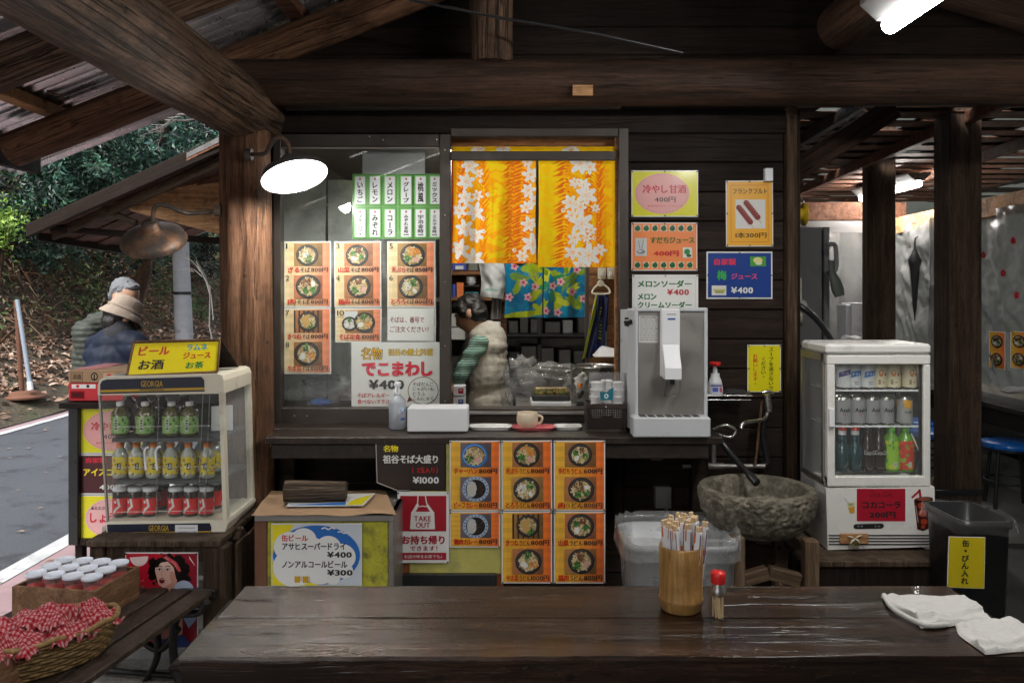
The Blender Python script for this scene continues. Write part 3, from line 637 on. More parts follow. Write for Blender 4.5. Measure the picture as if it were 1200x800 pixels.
# kitchen shell
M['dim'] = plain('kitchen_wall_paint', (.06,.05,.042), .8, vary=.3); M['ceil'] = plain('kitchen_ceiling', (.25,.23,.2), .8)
KR = thing('kitchen_room', (0, 5, 0), 'dim kitchen interior with brown board walls behind the serving window', 'room')
def kb(name, a, c, m): b = B(); b.box(a, c); return b.build(name, m, KR)
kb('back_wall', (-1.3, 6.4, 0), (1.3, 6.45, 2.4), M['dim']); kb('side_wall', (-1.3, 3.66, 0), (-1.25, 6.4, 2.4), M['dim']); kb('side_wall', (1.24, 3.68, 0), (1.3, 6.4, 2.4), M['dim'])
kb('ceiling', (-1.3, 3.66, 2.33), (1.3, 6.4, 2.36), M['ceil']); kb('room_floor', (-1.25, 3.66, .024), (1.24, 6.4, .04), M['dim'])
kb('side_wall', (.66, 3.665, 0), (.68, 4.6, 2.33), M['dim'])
for i in range(14): bar('plank', (.44, 4.6, 1.02 + i * .095 + .047), (.95, 4.6, 1.02 + i * .095 + .047), .02, .092, M['inner_wood'], KR)
b = B(); b.box((.425, 4.59, 0), (.45, 4.66, 2.33)); b.build('door_post', M['dim'], KR)
# kitchen ceiling light (lights the cook)
t = thing('kitchen_light', (.05, 4.4, 2.26), 'fluorescent light on the kitchen ceiling above the cook', 'lamp'); b = B(); b.cbox((-.3, 4.35, 2.29), (.4, 4.45, 2.33)); b.build('housing', M['white'], t)
b = B(); b.tube([(-.27, 4.4, 2.27), (.37, 4.4, 2.27)], .016, 10); b.build('tube', emit('kitchen_tube_light', (1, .97, .9), 55 * LAMP_ON), t)

# =============== serving counter ===============
CT = thing('serving_counter', (-.1, 3.4, 0), 'long dark wooden serving counter in front of the shop window', 'counter')
bar('countertop', (-1.0, 3.32, .891), (.855, 3.32, .891), .03, .2, M['counter'], CT, up=(0, 1, 0)); bar('countertop', (-1.06, 3.51, .8905), (.855, 3.51, .8905), .03, .176, M['counter'], CT, up=(0, 1, 0))
bar('front_rail', (-.98, 3.255, .845), (.8, 3.255, .845), .04, .06, M['counter'], CT)
pb('front_panel', 470, 520, 708, 690, 3.23, 3.25, M['plank'], CT)
M['oldyel'] = plain('faded_yellow_board', (.5,.46,.12), .7, vary=.3, nsc=14, dirt=(.28,.27,.12), dlo=.5); M['orangeb'] = plain('orange_painted_board', (.3,.09,.02), .6, vary=.2)
for i in (-.98, .82): bar('leg', (i, 3.5, .02), (i, 3.5, .875), .07, .07, M['plank'], CT)
pb('yellow_board', 480, 518, 588, 672, 3.222, 3.229, M['oldyel'], CT, c=.001); pb('orange_board', 466, 640, 590, 692, 3.2295, 3.2297, M['orangeb'], CT, c=.0001)
pb('vent_grille', 470, 673, 582, 690, 3.2, 3.228, M['blackp'], CT)
bar('kick_board', (-.45, 3.22, .2), (.36, 3.22, .2), .03, .04, M['counter'], CT)
bar('wall_bracket', (.6, 3.3, .82), (.6, 3.56, .82), .05, .05, M['box_wood'], CT)

# =============== small plank roof beyond the post ===============
A_, B_, C_ = P(44, 271, 5.6), P(262, 165, 4.4), P(150, 289, 6.6)
D_ = B_ + (C_ - A_)
LR = thing('small_plank_roof', tuple(A_), 'small sloping plank roof beyond the orange log post', 'roof')
nP = 11
for i in range(nP):
    a = A_ + (B_ - A_) * (i / nP); a2 = A_ + (B_ - A_) * ((i + .93) / nP); d = (C_ - A_); b = B()
    # boards run up the slope from eave to ridge, seen from below
for i in range(nP):
    s0 = (C_ - A_) * (i / nP) * 1.35; s1 = (C_ - A_) * ((i + .9) / nP) * 1.35
    b = B(); dn = Vector((0, 0, -.012 - .01 * (i % 2))); q = [A_ + s0 + dn, A_ + s1 + dn, B_ + s1 + dn, B_ + s0 + dn]; b.extr(q, (0, 0, .012)); b.build('roof_board', M['roof_board'], LR, fixn=True)
b = B(); up_ = Vector((0, 0, .02)); b.extr([A_ + up_ * .2 - (B_ - A_) * .02, A_ + (C_ - A_) * 1.4 + up_ * .2 - (B_ - A_) * .02, B_ + (C_ - A_) * 1.4 + up_ * .2, B_ + up_ * .2], (0, 0, .03)); b.build('roof_cover', M['tin'], LR, fixn=True)
bar('barge_board', A_ + Vector((-.05, -.03, .0)), B_ + Vector((.1, -.03, .02)), .03, .09, M['plankz'], LR)
bar('barge_board', A_ + Vector((.1, .02, -.03)), B_ + Vector((.1, .02, -.06)), .03, .06, M['grey_woodz'], LR)
bar('eave_board', A_ + Vector((0, 0, -.03)), A_ + (C_ - A_) * 1.35 + Vector((0, 0, -.03)), .03, .07, M['plank'], LR)
b = B(); b.extr([P(152, 247, 5.1), P(262, 276, 5.1), P(262, 196, 5.1), P(200, 206, 5.1), P(152, 230, 5.1)], (0, .05, 0)); b.build('gable_panel', M['orange_wood'], LR, fixn=True)
bar('beam', P(134, 240, 5.2), P(180, 240, 5.2), .05, .05, M['orange_wood'], LR); bar('lower_rail', P(60, 268, 5.5), P(265, 283, 5.5), .04, .045, M['plank'], LR)
bar('brace', P(120, 245, 5.2), P(160, 262, 5.2), .04, .04, M['grey_wood'], LR)
bar('post', (-1.42, 4.82, 0), (-1.42, 4.82, 2.3), .09, .09, M['grey_woodz'], LR); bar('post', (-2.05, 6.4, 0), (-2.05, 6.4, 1.8), .07, .07, M['grey_woodz'], LR)

# =============== annexe on the right ===============
AN = thing('seating_annexe', (2.4, 5, 0), 'open seating annexe with slatted roof at the right of the shop', 'shelter')
pb('post', 1113, 118, 1151, 611, 4.62, 4.8, M['postw'], AN, c=.006, label='wide dark square post'); pb('post', 1021, 118, 1050, 560, 6.0, 6.16, M['postw'], AN, c=.006)
pb('post_batten', 1017, 200, 1023, 560, 5.98, 6.0, M['grey_woodz'], AN, c=.002)
rg = random.Random(9)
y = 3.9; k = 0
while y < 8.2:
    wd = .17 + rg.uniform(-.02, .02); z = 2.56 - (y - 4) * .035
    o = bar('roof_board', (1.3, y + wd / 2, z + rg.uniform(-.006, .006)), (4.4, y + wd / 2, z), .007, wd, M['roof_board'], AN, up=(0, 1, 0)); y += wd + rg.uniform(.045, .075)
# cover battens above the gaps leave short openings
b = B(); y = 3.9
while y < 8.3:
    z = 2.572 - (y - 4) * .035; x = 1.2
    while x < 4.5:
        l = rg.uniform(.15, .6); b.box((x, y - .02, z), (x + l, y + .16, z + .003)); x += l + (rg.uniform(.12, .35) if rg.random() < .55 else .005)
    y += .16
b.build('cover_battens', M['plank'], AN, kind='stuff')
for x in (1.9, 2.65, 3.4): bar('rafter', (x, 3.8, 2.53), (x, 8.2, 2.38), .05, .07, M['roof_board'] if x > 2 else M['plank'], AN)
bar('brace', P(922, 207, 4.1), P(1045, 128, 4.1), .1, .11, M['beam'], AN); bar('side_beam', (3.42, 3.5, 2.12), (3.42, 8.2, 2.05), .08, .14, M['orange_wood'], AN); bar('back_beam', (1.2, 7.1, 2.2), (3.5, 7.1, 2.2), .08, .16, M['roof_board'], AN)
# low side wall + back wall
M['plaster'] = plain('stained_white_plaster', (.52,.52,.52), .8, vary=.1, dirt=(.25,.25,.25), dsc=3, bmp=.3); M['lowwall'] = plain('grey_cement_board', (.22,.22,.21), .8, vary=.15, dirt=(.1,.1,.1))
bw = thing('annexe_back_wall', (2.5, 7.3, 0), 'white plaster wall at the back of the seating annexe', 'wall')
b = B(); b.box((1.3, 7.3, .8), (2.42, 7.36, 2.25)); b.build('plaster_panel', M['plaster'], bw); b = B(); b.box((2.62, 7.3, 1.22), (3.45, 7.36, 2.25)); b.build('plaster_panel', M['plaster'], bw)
b = B(); b.box((2.42, 7.3, .13), (2.62, 7.36, 1.7)); b.build('dark_panel', M['dim'], bw); b = B(); b.box((1.3, 7.29, .13), (3.45, 7.3, .8)); b.build('board', M['plank'], bw)
for i in range(5): bar('plank', (2.6, 7.29, 1.18 - i * .085), (3.45, 7.29, 1.18 - i * .085), .02, .082, M['grey_woodz'], bw)
bar('trim', (2.36, 7.25, 1.5), (2.36, 7.25, 2.2), .05, .03, M['orange_wood'], bw); bar('trim', (2.46, 7.24, .9), (2.46, 7.24, 2.2), .1, .05, M['roof_board'], bw)
sw = thing('annexe_side_wall', (3.46, 5.5, 0), 'low grey board wall under the plastic sheeting on the right', 'wall')
b = B(); b.box((3.44, 3.6, .13), (3.5, 7.3, .72)); b.build('board', M['lowwall'], sw); bar('rail', (3.42, 3.6, .4), (3.42, 7.28, .4), .03, .08, M['plank'], sw)
sh = thing('wall_counter', (3.2, 5.5, 0), 'dark narrow counter running along the plastic sheeting', 'counter')
bar('countertop', (3.26, 3.9, .75), (3.26, 7.26, .75), .035, .32, M['counter'], sh, up=(1, 0, 0)); bar('apron', (3.13, 3.9, .68), (3.13, 7.26, .68), .03, .1, M['plank'], sh)
for yy in (4.2, 5.7, 7.1): bar('leg', (3.15, yy, .13), (3.15, yy, .7), .05, .05, M['plank'], sh)
# =============== posters and signs ===============
pinme = B().lathe((0, 0, 0), [(.0001, -.003), (.0028, -.0025), (.0032, 0), (.0015, .002)], 8, axis='y').mesh('pin', M['pin'])
def poster(label, x0, y0, x1, y1, Y, paint, group=None, name='poster', cat='poster', pins='', paper=K['w'], rot=0, warp=.0012, mat='print', outline=None, border=True):
    org = P(x0, y1, Y); t = thing(name, org, label, cat, group); ph = rnd.uniform(0, 6)
    def fn(x, y, l):
        u, v = (x - x0) / (x1 - x0), (y - y0) / (y1 - y0); wv = warp * (math.sin(u * 3.5 + ph) * math.cos(v * 3 + ph * .7) + 1) if warp else 0
        return P(x, y, Y) + Vector((0, -l - wv, 0))
    A = Art(fn=fn)
    if outline: A.poly(outline, paper)
    else:
        nx, ny = max(2, int((x1 - x0) / 8)), max(2, int((y1 - y0) / 8)); A.rect(x0, y0, x1, y1, paper, nx, ny)
    bk = Art(fn=lambda x, y, l: fn(x, y, l) + Vector((0, .0011, 0)))
    if outline: bk.extr([bk.pt(*p) + Vector((0, -.0008, 0)) for p in outline], (0, .0007, 0), 0, paper)
    else: bk.rect(x0 - .2, y0 - .2, x1 + .2, y1 + .2, tuple(q * .95 for q in paper), nx, ny)
    A.up(); paint(A)
    bk.build('backing_sheet', M[mat], t); A.build('print', M[mat], t)
    pos = {'a': (x0+1.2, y0+1.2), 'b': ((x0+x1)/2, y0+1.2), 'c': (x1-1.2, y0+1.2), 'd': (x0+1.2, (y0+y1)/2), 'e': (x1-1.2, (y0+y1)/2), 'f': (x0+1.2, y1-1.2), 'g': ((x0+x1)/2, y1-1.2), 'h': (x1-1.2, y1-1.2)}
    for c in pins: inst('pin', pinme, t, fn(*pos[c], 0) + Vector((0, -.004, 0)))
    if rot: t.rotation_euler = (0, R(rot), 0)
    return t
NOOD = [(.66,.54,.3), (.76,.66,.42), (.58,.42,.2)]; GRN = [(.06,.2,.04), (.13,.32,.07), (.03,.1,.03)]; BRN = [(.2,.07,.035), (.3,.13,.06), (.12,.045,.03)]; WHT = [(.8,.79,.75), (.7,.68,.62)]; ORG = [(.75,.32,.06), (.8,.42,.12), (.65,.22,.04)]; PNK = [(.75,.4,.38), (.8,.75,.72)]
def bowl(A, cx, cy, r, tops, seed, base=NOOD, rim=(.018,.018,.02), plate=None):
    g = random.Random(seed); A.ell(cx, cy, r, r * .95, rim, 26); A.up()
    A.ell(cx - r * .03, cy - r * .03, r * .9, r * .85, plate or tuple(q * 2.2 + .02 for q in rim), 24); A.up(); A.ell(cx, cy, r * .8, r * .76, plate and plate or (.02,.015,.012), 24); A.up()
    A.ell(cx, cy, r * .74, r * .7, mixc(base[-1], (.1,.05,.02), .45), 24); A.up()
    for k in range(46):
        a, d = g.uniform(0, 6.28), r * .68 * math.sqrt(g.random()); x, y = cx + d * math.cos(a), cy + d * math.sin(a) * .95; b_ = g.uniform(0, 3.14); l = r * .3
        pts = [(x + math.cos(b_ + q * .5) * l * q, y + math.sin(b_ + q * .5) * l * q) for q in (-.6, 0, .6)]; A.line(pts, r * .1, g.choice(base))
    A.up()
    for (a, d, s, pal) in tops:
        x0, y0 = cx + math.cos(a) * d * r, cy + math.sin(a) * d * r
        if pal in (WHT, PNK) and s < .3: A.ell(x0, y0, s * r * 1.1, s * r * .75, pal[0], 12, g.uniform(0, 3)); continue
        for k in range(22):
            e, f = g.uniform(0, 6.28), s * r * .95 * math.sqrt(g.random()); A.ell(x0 + f * math.cos(e), y0 + f * math.sin(e), r * g.uniform(.07, .15), r * g.uniform(.04, .09), g.choice(pal), 6, g.uniform(0, 3))
    A.up()
def curry(A, cx, cy, r, seed):
    g = random.Random(seed); A.ell(cx, cy, r, r * .95, (.4,.5,.62), 28); A.up()
    for k in range(20): a = k * .314; A.ell(cx + math.cos(a) * r * .88, cy + math.sin(a) * r * .84, r * .08, r * .05, (.06,.14,.4), 6, a)
    A.up().ell(cx, cy, r * .76, r * .72, (.02,.018,.018), 24); A.up().ell(cx - r * .3, cy, r * .38, r * .6, (.55,.54,.5), 16)
    for k in range(30): A.ell(cx - r * .3 + g.uniform(-.3, .3) * r, cy + g.uniform(-.5, .5) * r, r * .05, r * .03, (.7,.69,.66), 5, g.random() * 3)
    for k in range(24): A.ell(cx + r * g.uniform(.05, .6), cy + r * g.uniform(-.45, .45), r * .07, r * .05, g.choice([(.05,.025,.02), (.09,.045,.03), (.03,.02,.015)]), 6)
    A.up()
def grad(c0, c1, band=None):
    def f(u, v):
        c = mixc(c0, c1, min(1, max(0, (u - .25) * 1.5))); k = 1 + .06 * math.sin(v * 43) + .05 * math.sin(u * 30); return tuple(q * k for q in c)
    return f
def dish(A, x0, y0, x1, y1, num, red, blk, price, tops, seed, base=NOOD, kind='bowl', small=None, blue=False):
    """one picture with its caption inside (x0..x1, y0..y1)"""
    w_, h = x1 - x0, y1 - y0; px0, px1 = x0 + w_ * .2, x0 + w_ * .84
    vr = random.Random(seed * 7 + 1); kk = vr.uniform(.75, 1.25); pc = (.33 * kk, .14 * kk * vr.uniform(.85, 1.3), .055 * kk) if not blue else (.12,.1,.12)
    A.rect(px0, y0 + h * .03, px1, y0 + h * .77, lambda u, v: tuple(q * (1.5 - .8 * u + .12 * math.sin(v * 25)) for q in pc), 5, 6); A.up()
    cx, cy, r = (px0 + px1) / 2 + w_ * vr.uniform(-.03, .015), y0 + h * vr.uniform(.39, .42), min(w_ * .3, h * .4) * vr.uniform(.9, 1.02)
    if kind == 'curry': curry(A, cx, cy, r, seed)
    elif kind == 'teppan':
        A.rect(px0 - 1, y0 + 2, px0 + w_ * .28, y0 + h * .3, (.7,.7,.72)); A.up(); bowl(A, px0 + w_ * .1, cy + h * .05, r * .68, tops[:2], seed + 1, WHT); bowl(A, px1 - w_ * .2, cy, r * .95, tops, seed)
    elif kind == 'stripe':
        for k in range(6): A.rect(px0 + k * w_ * .105, y0 + h * .04, px0 + k * w_ * .105 + w_ * .035, y0 + h * .76, (.05,.025,.02))
        A.up(); bowl(A, cx, cy, r * .88, tops, seed, base)
        A.poly([(cx - r * .6, cy - r * .3), (cx + r * .15, cy - r * .65), (cx + r * .1, cy + r * .4), (cx - r * .3, cy + r * .5)], (.62,.38,.12)); A.up()
    else: bowl(A, cx, cy, r, tops, seed, base, rim=(.05,.16,.4) if kind == 'bluebowl' else (.018,.018,.02))
    if num: A.text(num, x0 + 1.2, y0 + h * .03, x0 + 1.2 + w_ * (.035 if num == '1' else .08 * len(num)), y0 + h * .2, K['k'], .01)
    ty0, ty1 = y0 + h * .79, y0 + h * .965; n1, n2 = len(red), len(blk); tot = w_ * .88; pw = tot * .4; rest = tot - pw - 2; xa = x0 + w_ * .07
    unit = rest / (n1 * 1.12 + n2 + .01); A.text(red, xa, ty0, xa + unit * n1 * 1.1, ty1, hx('#cc2418'), .035)
    if blk: A.text(blk, xa + unit * n1 * 1.12 + 1, ty0 + .6, xa + rest, ty1 - .3, K['k'], .03)
    A.text(price, xa + rest + 1.5, ty0 + .3, x0 + w_ * .96, ty1 - .2, K['k'], .03)
    if small: A.text(small, x0 + w_ * .25, y0 + h * .965, x0 + w_ * .75, y0 + h * 1.0, hx('#cc2418'), .01)
    A.up()
def menu(A, x0, y0, x1, y1, dishes, c0, c1):
    m = 1.3; A.rect(x0 + m, y0 + m, x1 - m, y1 - m, grad(c0, c1), 12, 14); A.up(); n = len(dishes)
    for i, d in enumerate(dishes): dish(A, x0 + m, y0 + m + (y1 - y0 - 2 * m) * i / n, x1 - m, y0 + m + (y1 - y0 - 2 * m) * (i + 1) / n - 1, **d)
T = lambda *a: list(a)
t_san = T((3.6,.4,.22,GRN), (5,.4,.25,BRN), (.3,.4,.25,GRN), (2.4,.4,.25,WHT)); t_niku = T((4.2,.35,.4,BRN), (.6,.45,.25,GRN), (2.2,.4,.25,GRN), (5.8,.45,.22,WHT)); t_tori = T((4.6,.4,.32,BRN), (2.4,.45,.3,GRN), (.5,.45,.24,PNK))
t_ten = T((4.5,.35,.42,ORG), (5.6,.4,.3,ORG), (2.6,.45,.28,GRN), (.9,.4,.24,PNK)); t_toro = T((3.3,.3,.38,WHT), (5.4,.4,.3,GRN), (.8,.45,.2,WHT)); t_zaru = T((4,.2,.3,WHT), (1.2,.4,.35,GRN)); t_yama = T((4.6,.5,.3,GRN), (2.6,.4,.28,WHT), (.4,.45,.3,ORG))
wa, wb = hx('#edd3a4'), hx('#ec8a62'); ca, cb_ = hx('#f0b740'), hx('#ee7430')  # window menu sheets paler: glare of the glass put into the print colours
YW = 3.634
WIN = [((333,283,388,360), [dict(num='1', red='ざる', blk='そば', price='800円', tops=t_zaru, seed=1), dict(num='2', red='肉', blk='そば', price='800円', tops=t_niku, seed=2)], 'menu sheet behind glass, dishes numbered 1 and 2, top left under the lamp'),
 ((392,283,447,360), [dict(num='3', red='山菜', blk='そば', price='800円', tops=t_san, seed=3), dict(num='4', red='鶏肉', blk='そば', price='800円', tops=t_tori, seed=4)], 'menu sheet behind glass with noodle bowls numbered 3 and 4'),
 ((454,283,510,360), [dict(num='5', red='天ぷら', blk='そば', price='850円', tops=t_ten, seed=5), dict(num='6', red='とろろ', blk='そば', price='800円', tops=t_toro, seed=6)], 'menu sheet behind glass with bowls numbered 5 and 6, tempura on top'),
 ((333,361,388,438), [dict(num='7', red='きつね', blk='そば', price='800円', tops=t_zaru, seed=7, kind='stripe'), dict(num='8', red='やま菜', blk='そば', price='1000円', tops=t_yama, seed=8, small='＋お餅が入っています')], 'menu sheet behind glass numbered 7 and 8, lowest at the left'),
 ((393,361,447,401), [dict(num='10', red='そば定食', blk='', price='1000円', tops=t_yama, seed=9, kind='teppan')], 'short menu sheet behind glass numbered 10 showing a set meal with two dishes')]
for (x0, y0, x1, y1), ds, lb in WIN:
    poster(lb, x0, y0, x1, y1, YW, lambda A: menu(A, x0, y0, x1, y1, ds, wa, wb), 'noodle menu sheets behind the window glass', 'menu_sheet', 'menu', rot=rnd.uniform(-.3, .3))
CTR = [((527,516,586,598), [dict(num='', red='チャーハン', blk='', price='800円', tops=t_ten[2:], seed=11, kind='bluebowl', blue=True), dict(num='', red='ビーフカレー', blk='', price='800円', tops=[], seed=12, kind='curry', blue=True)], 'menu sheet with fried rice above beef curry in a blue rimmed plate'),
 ((527,599,586,641), [dict(num='', red='鶏肉カレー', blk='', price='800円', tops=[], seed=13, kind='curry', blue=True)], 'short menu sheet with one plate of chicken curry, above the faded yellow board'),
 ((588,516,647,598), [dict(num='', red='天ぷら', blk='うどん', price='800円', tops=t_ten, seed=14), dict(num='', red='とろろ', blk='うどん', price='800円', tops=t_toro, seed=15)], 'menu sheet with tempura udon above grated yam udon, top middle of the counter front'),
 ((588,599,647,683), [dict(num='', red='きつね', blk='うどん', price='800円', tops=t_zaru, seed=16, kind='stripe'), dict(num='', red='やま菜', blk='うどん', price='1000円', tops=t_yama, seed=17, small='＋お餅が入っています')], 'menu sheet with fried tofu udon on a striped mat, lower middle of the counter front'),
 ((649,516,709,598), [dict(num='', red='手打ちうどん', blk='', price='600円', tops=t_san, seed=18), dict(num='', red='肉', blk='うどん', price='800円', tops=t_niku, seed=19)], 'menu sheet with plain handmade udon above meat udon, top right of the counter front'),
 ((649,599,709,683), [dict(num='', red='山菜', blk='うどん', price='800円', tops=t_san, seed=20), dict(num='', red='鶏肉', blk='うどん', price='800円', tops=t_tori, seed=21)], 'menu sheet with mountain vegetable udon above chicken udon, lower right of the counter front')]
for (x0, y0, x1, y1), ds, lb in CTR:
    poster(lb, x0, y0, x1, y1, 3.215, lambda A: menu(A, x0, y0, x1, y1, ds, ca, cb_), 'orange menu sheets on the counter front', 'menu_sheet', 'menu', 'acfh' if y1 - y0 > 60 else 'ach', rot=rnd.uniform(-.25, .25))
# order note, speciality sign, grey sheet behind the glass
def p_note(A):
    A.text('そばは、番号で', 457, 371, 497, 378, K['dr'], .02); A.text('ご注文ください！', 457, 382, 502, 389, K['dr'], .02)
poster('white note behind glass with two lines of dark red writing', 454, 361, 508, 399, YW, p_note, name='order_note', cat='notice', rot=.3)
def p_deko(A):
    for k, (c, b_) in enumerate(((K['k'], .06), (hx('#f0b81e'), .015))): A.text('名物', 423.5, 407, 448, 421, c, b_); A.up()
    for k, (c, b_) in enumerate(((hx('#a06a10'), .05), (hx('#f4d21e'), .01))): A.text('祖谷の郷土料理', 455, 408.5, 507, 416.5, c, b_); A.up()
    A.text('でこまわし', 425, 424, 506, 440, hx('#d8203a'), .07); A.text('¥400', 433, 445, 473, 455.5, K['k'], .045)
    A.text('そばアレルギー', 419, 460, 457, 465.5, hx('#c8282c'), .03); A.text('食べないで下さい', 419, 467.5, 462, 473, hx('#c8282c'), .03)
    A.ell(496, 457.5, 18, 16.3, hx('#6a3024'), 36); A.poly([(480, 463), (477, 471), (486, 468)], hx('#6a3024')); A.up().ell(496, 457.5, 17.2, 15.5, K['w'], 36); A.up()
    for i, s in enumerate(('そばだんご', 'じゃがいも', 'とうふ', 'こんにゃく')): A.text(s, 484, 447.5 + i * 5.6, 484 + 4.8 * len(s), 452 + i * 5.6, K['k'], .02)
poster('large white sign behind glass, bold red lettering and a round speech bubble', 412, 401, 517, 477, 3.63, p_deko, name='speciality_sign', cat='sign')
def p_grey(A):
    g = random.Random(4)
    for y in (185, 188, 192): 
        x = 440
        while x < 480: l = g.uniform(2, 6); A.rect(x, y, x + l, y + .6, (.3,.3,.31)); x += l + 1
    A.text('店内でのお食事は店内飲食', 428, 195.5, 492, 199.5, (.28,.28,.29), .02)
poster('dim grey sheet with faint writing at the top of the window', 425, 174, 498, 204, 3.64, p_grey, name='faint_notice', cat='notice', paper=(.3,.31,.31))
# green edged flavour cards
gc = hx('#7cc06a'); names = [['いちご','レモン','メロン','グレープ','桃 風','ミックス'], ['ブルーハワイ','みぞれ','コーラ','みぞれ金時','宇治金時','ミルク金時']]
fx = [413.5, 431, 448.5, 467.5, 484.5, 502]; fy = [204.5, 243]
FB = poster('green backing sheet holding twelve small flavour cards at the top of the window', 413, 204, 516, 280, 3.634, lambda A: None, name='flavour_board', cat='board', paper=gc, warp=0)
for r_ in range(2):
    for c_ in range(6):
        x0, y0 = fx[c_], fy[r_]; x1 = min(x0 + 16.3, 515.8); y1 = y0 + 36.5; nm = names[r_][c_]
        A = Art(3.6325); A.rect(x0, y0, x1, y1, gc); A.frame(x0, y0, x1, y1, .8, hx('#4d9a48')); A.up().rect(x0 + 2.6, y0 + 2.6, x1 - (2.2 if c_ < 5 else 0), y1 - 2, (.76,.76,.8)); A.up()
        xc = (x0 + x1) / 2 + .3; A.ell(xc, y0 + 5.2, 1.3, 1.5, hx('#b05868'), 7)
        two = nm.replace(' ', ''); A.vtext(two, xc, y0 + 8.5, y1 - (3.2 if r_ == 0 or c_ < 3 else 6), 6.4 if len(two) < 5 else 4.6, K['k'], .04)
        if r_ == 1 and c_ > 2: A.rect(xc - 3.2, y1 - 5, xc + 3.2, y1 - 3.8, (.08,.08,.08))
        A.build('flavour_card', M['print'], FB)
# black portion sign, takeout sign
ol = [(440, 516), (523, 516), (523, 575), (466, 575), (441.5, 565.5)]
def p_blk(A):
    q = [(440.9, 517), (522, 517), (522, 574), (466.3, 574), (442.4, 564.6)]; A.poly(q, (.028,.018,.015)); A.up()
    A.text('名物', 449.5, 521.5, 466.5, 529, K['y'], .04); A.text('祖谷そば大盛り', 449, 533, 513, 542.5, K['w'], .04); A.text('（2玉入り）', 483, 547, 513, 554, hx('#c82024'), .03); A.text('¥1000', 484, 558.5, 514, 566, K['w'], .035)
poster('dark brown sign with white lettering and a cut lower left corner', 440, 516, 523, 575, 3.222, p_blk, name='portion_sign', cat='sign', outline=ol, warp=0, paper=(.5,.48,.46))
def p_take(A):
    c = hx('#a41c2c'); A.rect(469, 580.5, 523, 622, c, 4, 4); A.rect(469, 647, 523, 655.5, c, 3, 1); A.up()
    A.poly([(480.5, 619.5), (482, 599), (509, 599), (509.8, 619.5)], K['w']); A.line([(483, 600), (489.5, 589), (490, 580)], 1.3, K['w']); A.line([(508, 600), (500, 589), (498.5, 580)], 1.3, K['w']); A.line([(489, 592), (492, 593), (495, 592.4), (500, 593)], 1.1, K['w'])
    A.poly([(484, 599.5), (490, 589), (491, 592), (487, 599.5)], K['w']); A.poly([(508, 599.5), (500.5, 589), (499.5, 592), (504.5, 599.5)], K['w']); A.up()
    A.text('TAKE', 485.5, 604, 505, 610, c, .03); A.text('OUT', 487.5, 611.5, 504, 617.5, c, .03)
    A.text('お持ち帰り', 471, 627, 521, 637, c, .045); A.text('できます！', 480.5, 639, 512.5, 644.6, c, .03); A.text('お店の味をお家でも♪', 474, 649.3, 518, 653.5, K['w'], .02)
poster('red and white takeaway sign with a white bag picture', 466, 576, 526, 659, 3.212, p_take, name='takeaway_sign', cat='sign', pins='acfh')
# wall signs
def zig(A, cx, cy, rx, ry, c, n=46, w_=.5):
    for k in range(n): a = 6.283 * k / n; b_ = 6.283 * (k + .5) / n; A.line([(cx + rx * math.cos(a), cy + ry * math.sin(a)), (cx + rx * math.cos(b_), cy + ry * math.sin(b_))], w_, c)
def p_ama(A, x=740, y=200, w_=78, h=54, full=True):
    A.rect(x + 1, y + 1, x + w_ - 1, y + h - 1, hx('#dcd813'), 8, 6); A.up().ell(x + w_ * .46, y + h * .5, w_ * .41, h * .44, hx('#e3a5a2'), 40); A.up(); zig(A, x + w_ * .46, y + h * .5, w_ * .385, h * .41, hx('#c8707c'))
    A.text('冷やし甘酒', x + w_ * .17, y + h * .31, x + w_ * .82, y + h * .49, hx('#c22a38'), .035); A.text('400円', x + w_ * .35, y + h * .57, x + w_ * .66, y + h * .69, K['k'], .02); A.text('麹の自然な甘みです。ノンアルコール', x + w_ * .24, y + h * .745, x + w_ * .76, y + h * .79, hx('#c22a38'), .01)
poster('yellow sign with a pink oval, highest on the plank wall', 740, 200, 818, 254, 3.586, p_ama, name='drink_sign', cat='sign', pins='abcfgh', warp=.0002)
def p_sud(A):
    A.rect(741, 262, 816, 316, hx('#f08c50'), 8, 6); A.up()
    for r_ in (0, 1):
        for k in range(7):
            x, y = 747 + k * 10.2, 267.5 + r_ * 43; A.rect(x - 3.7, y - 3.7, x + 3.7, y + 3.7, (.75,.6,.45)); 
    A.up()
    for r_ in (0, 1):
        for k in range(7): x, y = 747 + k * 10.2, 267.5 + r_ * 43; A.ell(x, y + .3, 3.3, 3.1, hx('#14603a'), 12); A.ell(x + 1, y - 2.6, 1.4, .8, hx('#14603a'), 6, .5)
    A.rect(744.5, 279, 758, 300, (.6,.6,.6)); A.up().line([(748, 282), (750, 292)], .7, (.2,.25,.3)); A.line([(754, 281), (752, 292)], .7, (.2,.25,.3)); A.ell(751, 295, 5, 2.6, (.2,.22,.22), 10); A.up().ell(750, 294.5, 3, 1.5, (.5,.6,.6), 8)
    A.text('すだちジュース', 762, 278, 813.5, 285, hx('#187030'), .04); A.text('400円', 766, 294, 795, 300, hx('#cc2830'), .04)
    A.rect(800, 290, 811, 302, (.7,.72,.7)); A.up().ell(805, 295, 3.6, 3.4, hx('#2a8a40'), 12); A.ell(807, 299.5, 3, 2, hx('#306030'), 10)
poster('orange sign edged with rows of green citrus, middle of the left column', 740, 261, 817, 317, 3.586, p_sud, name='drink_sign', cat='sign', pins='abcfgh', warp=.0009)
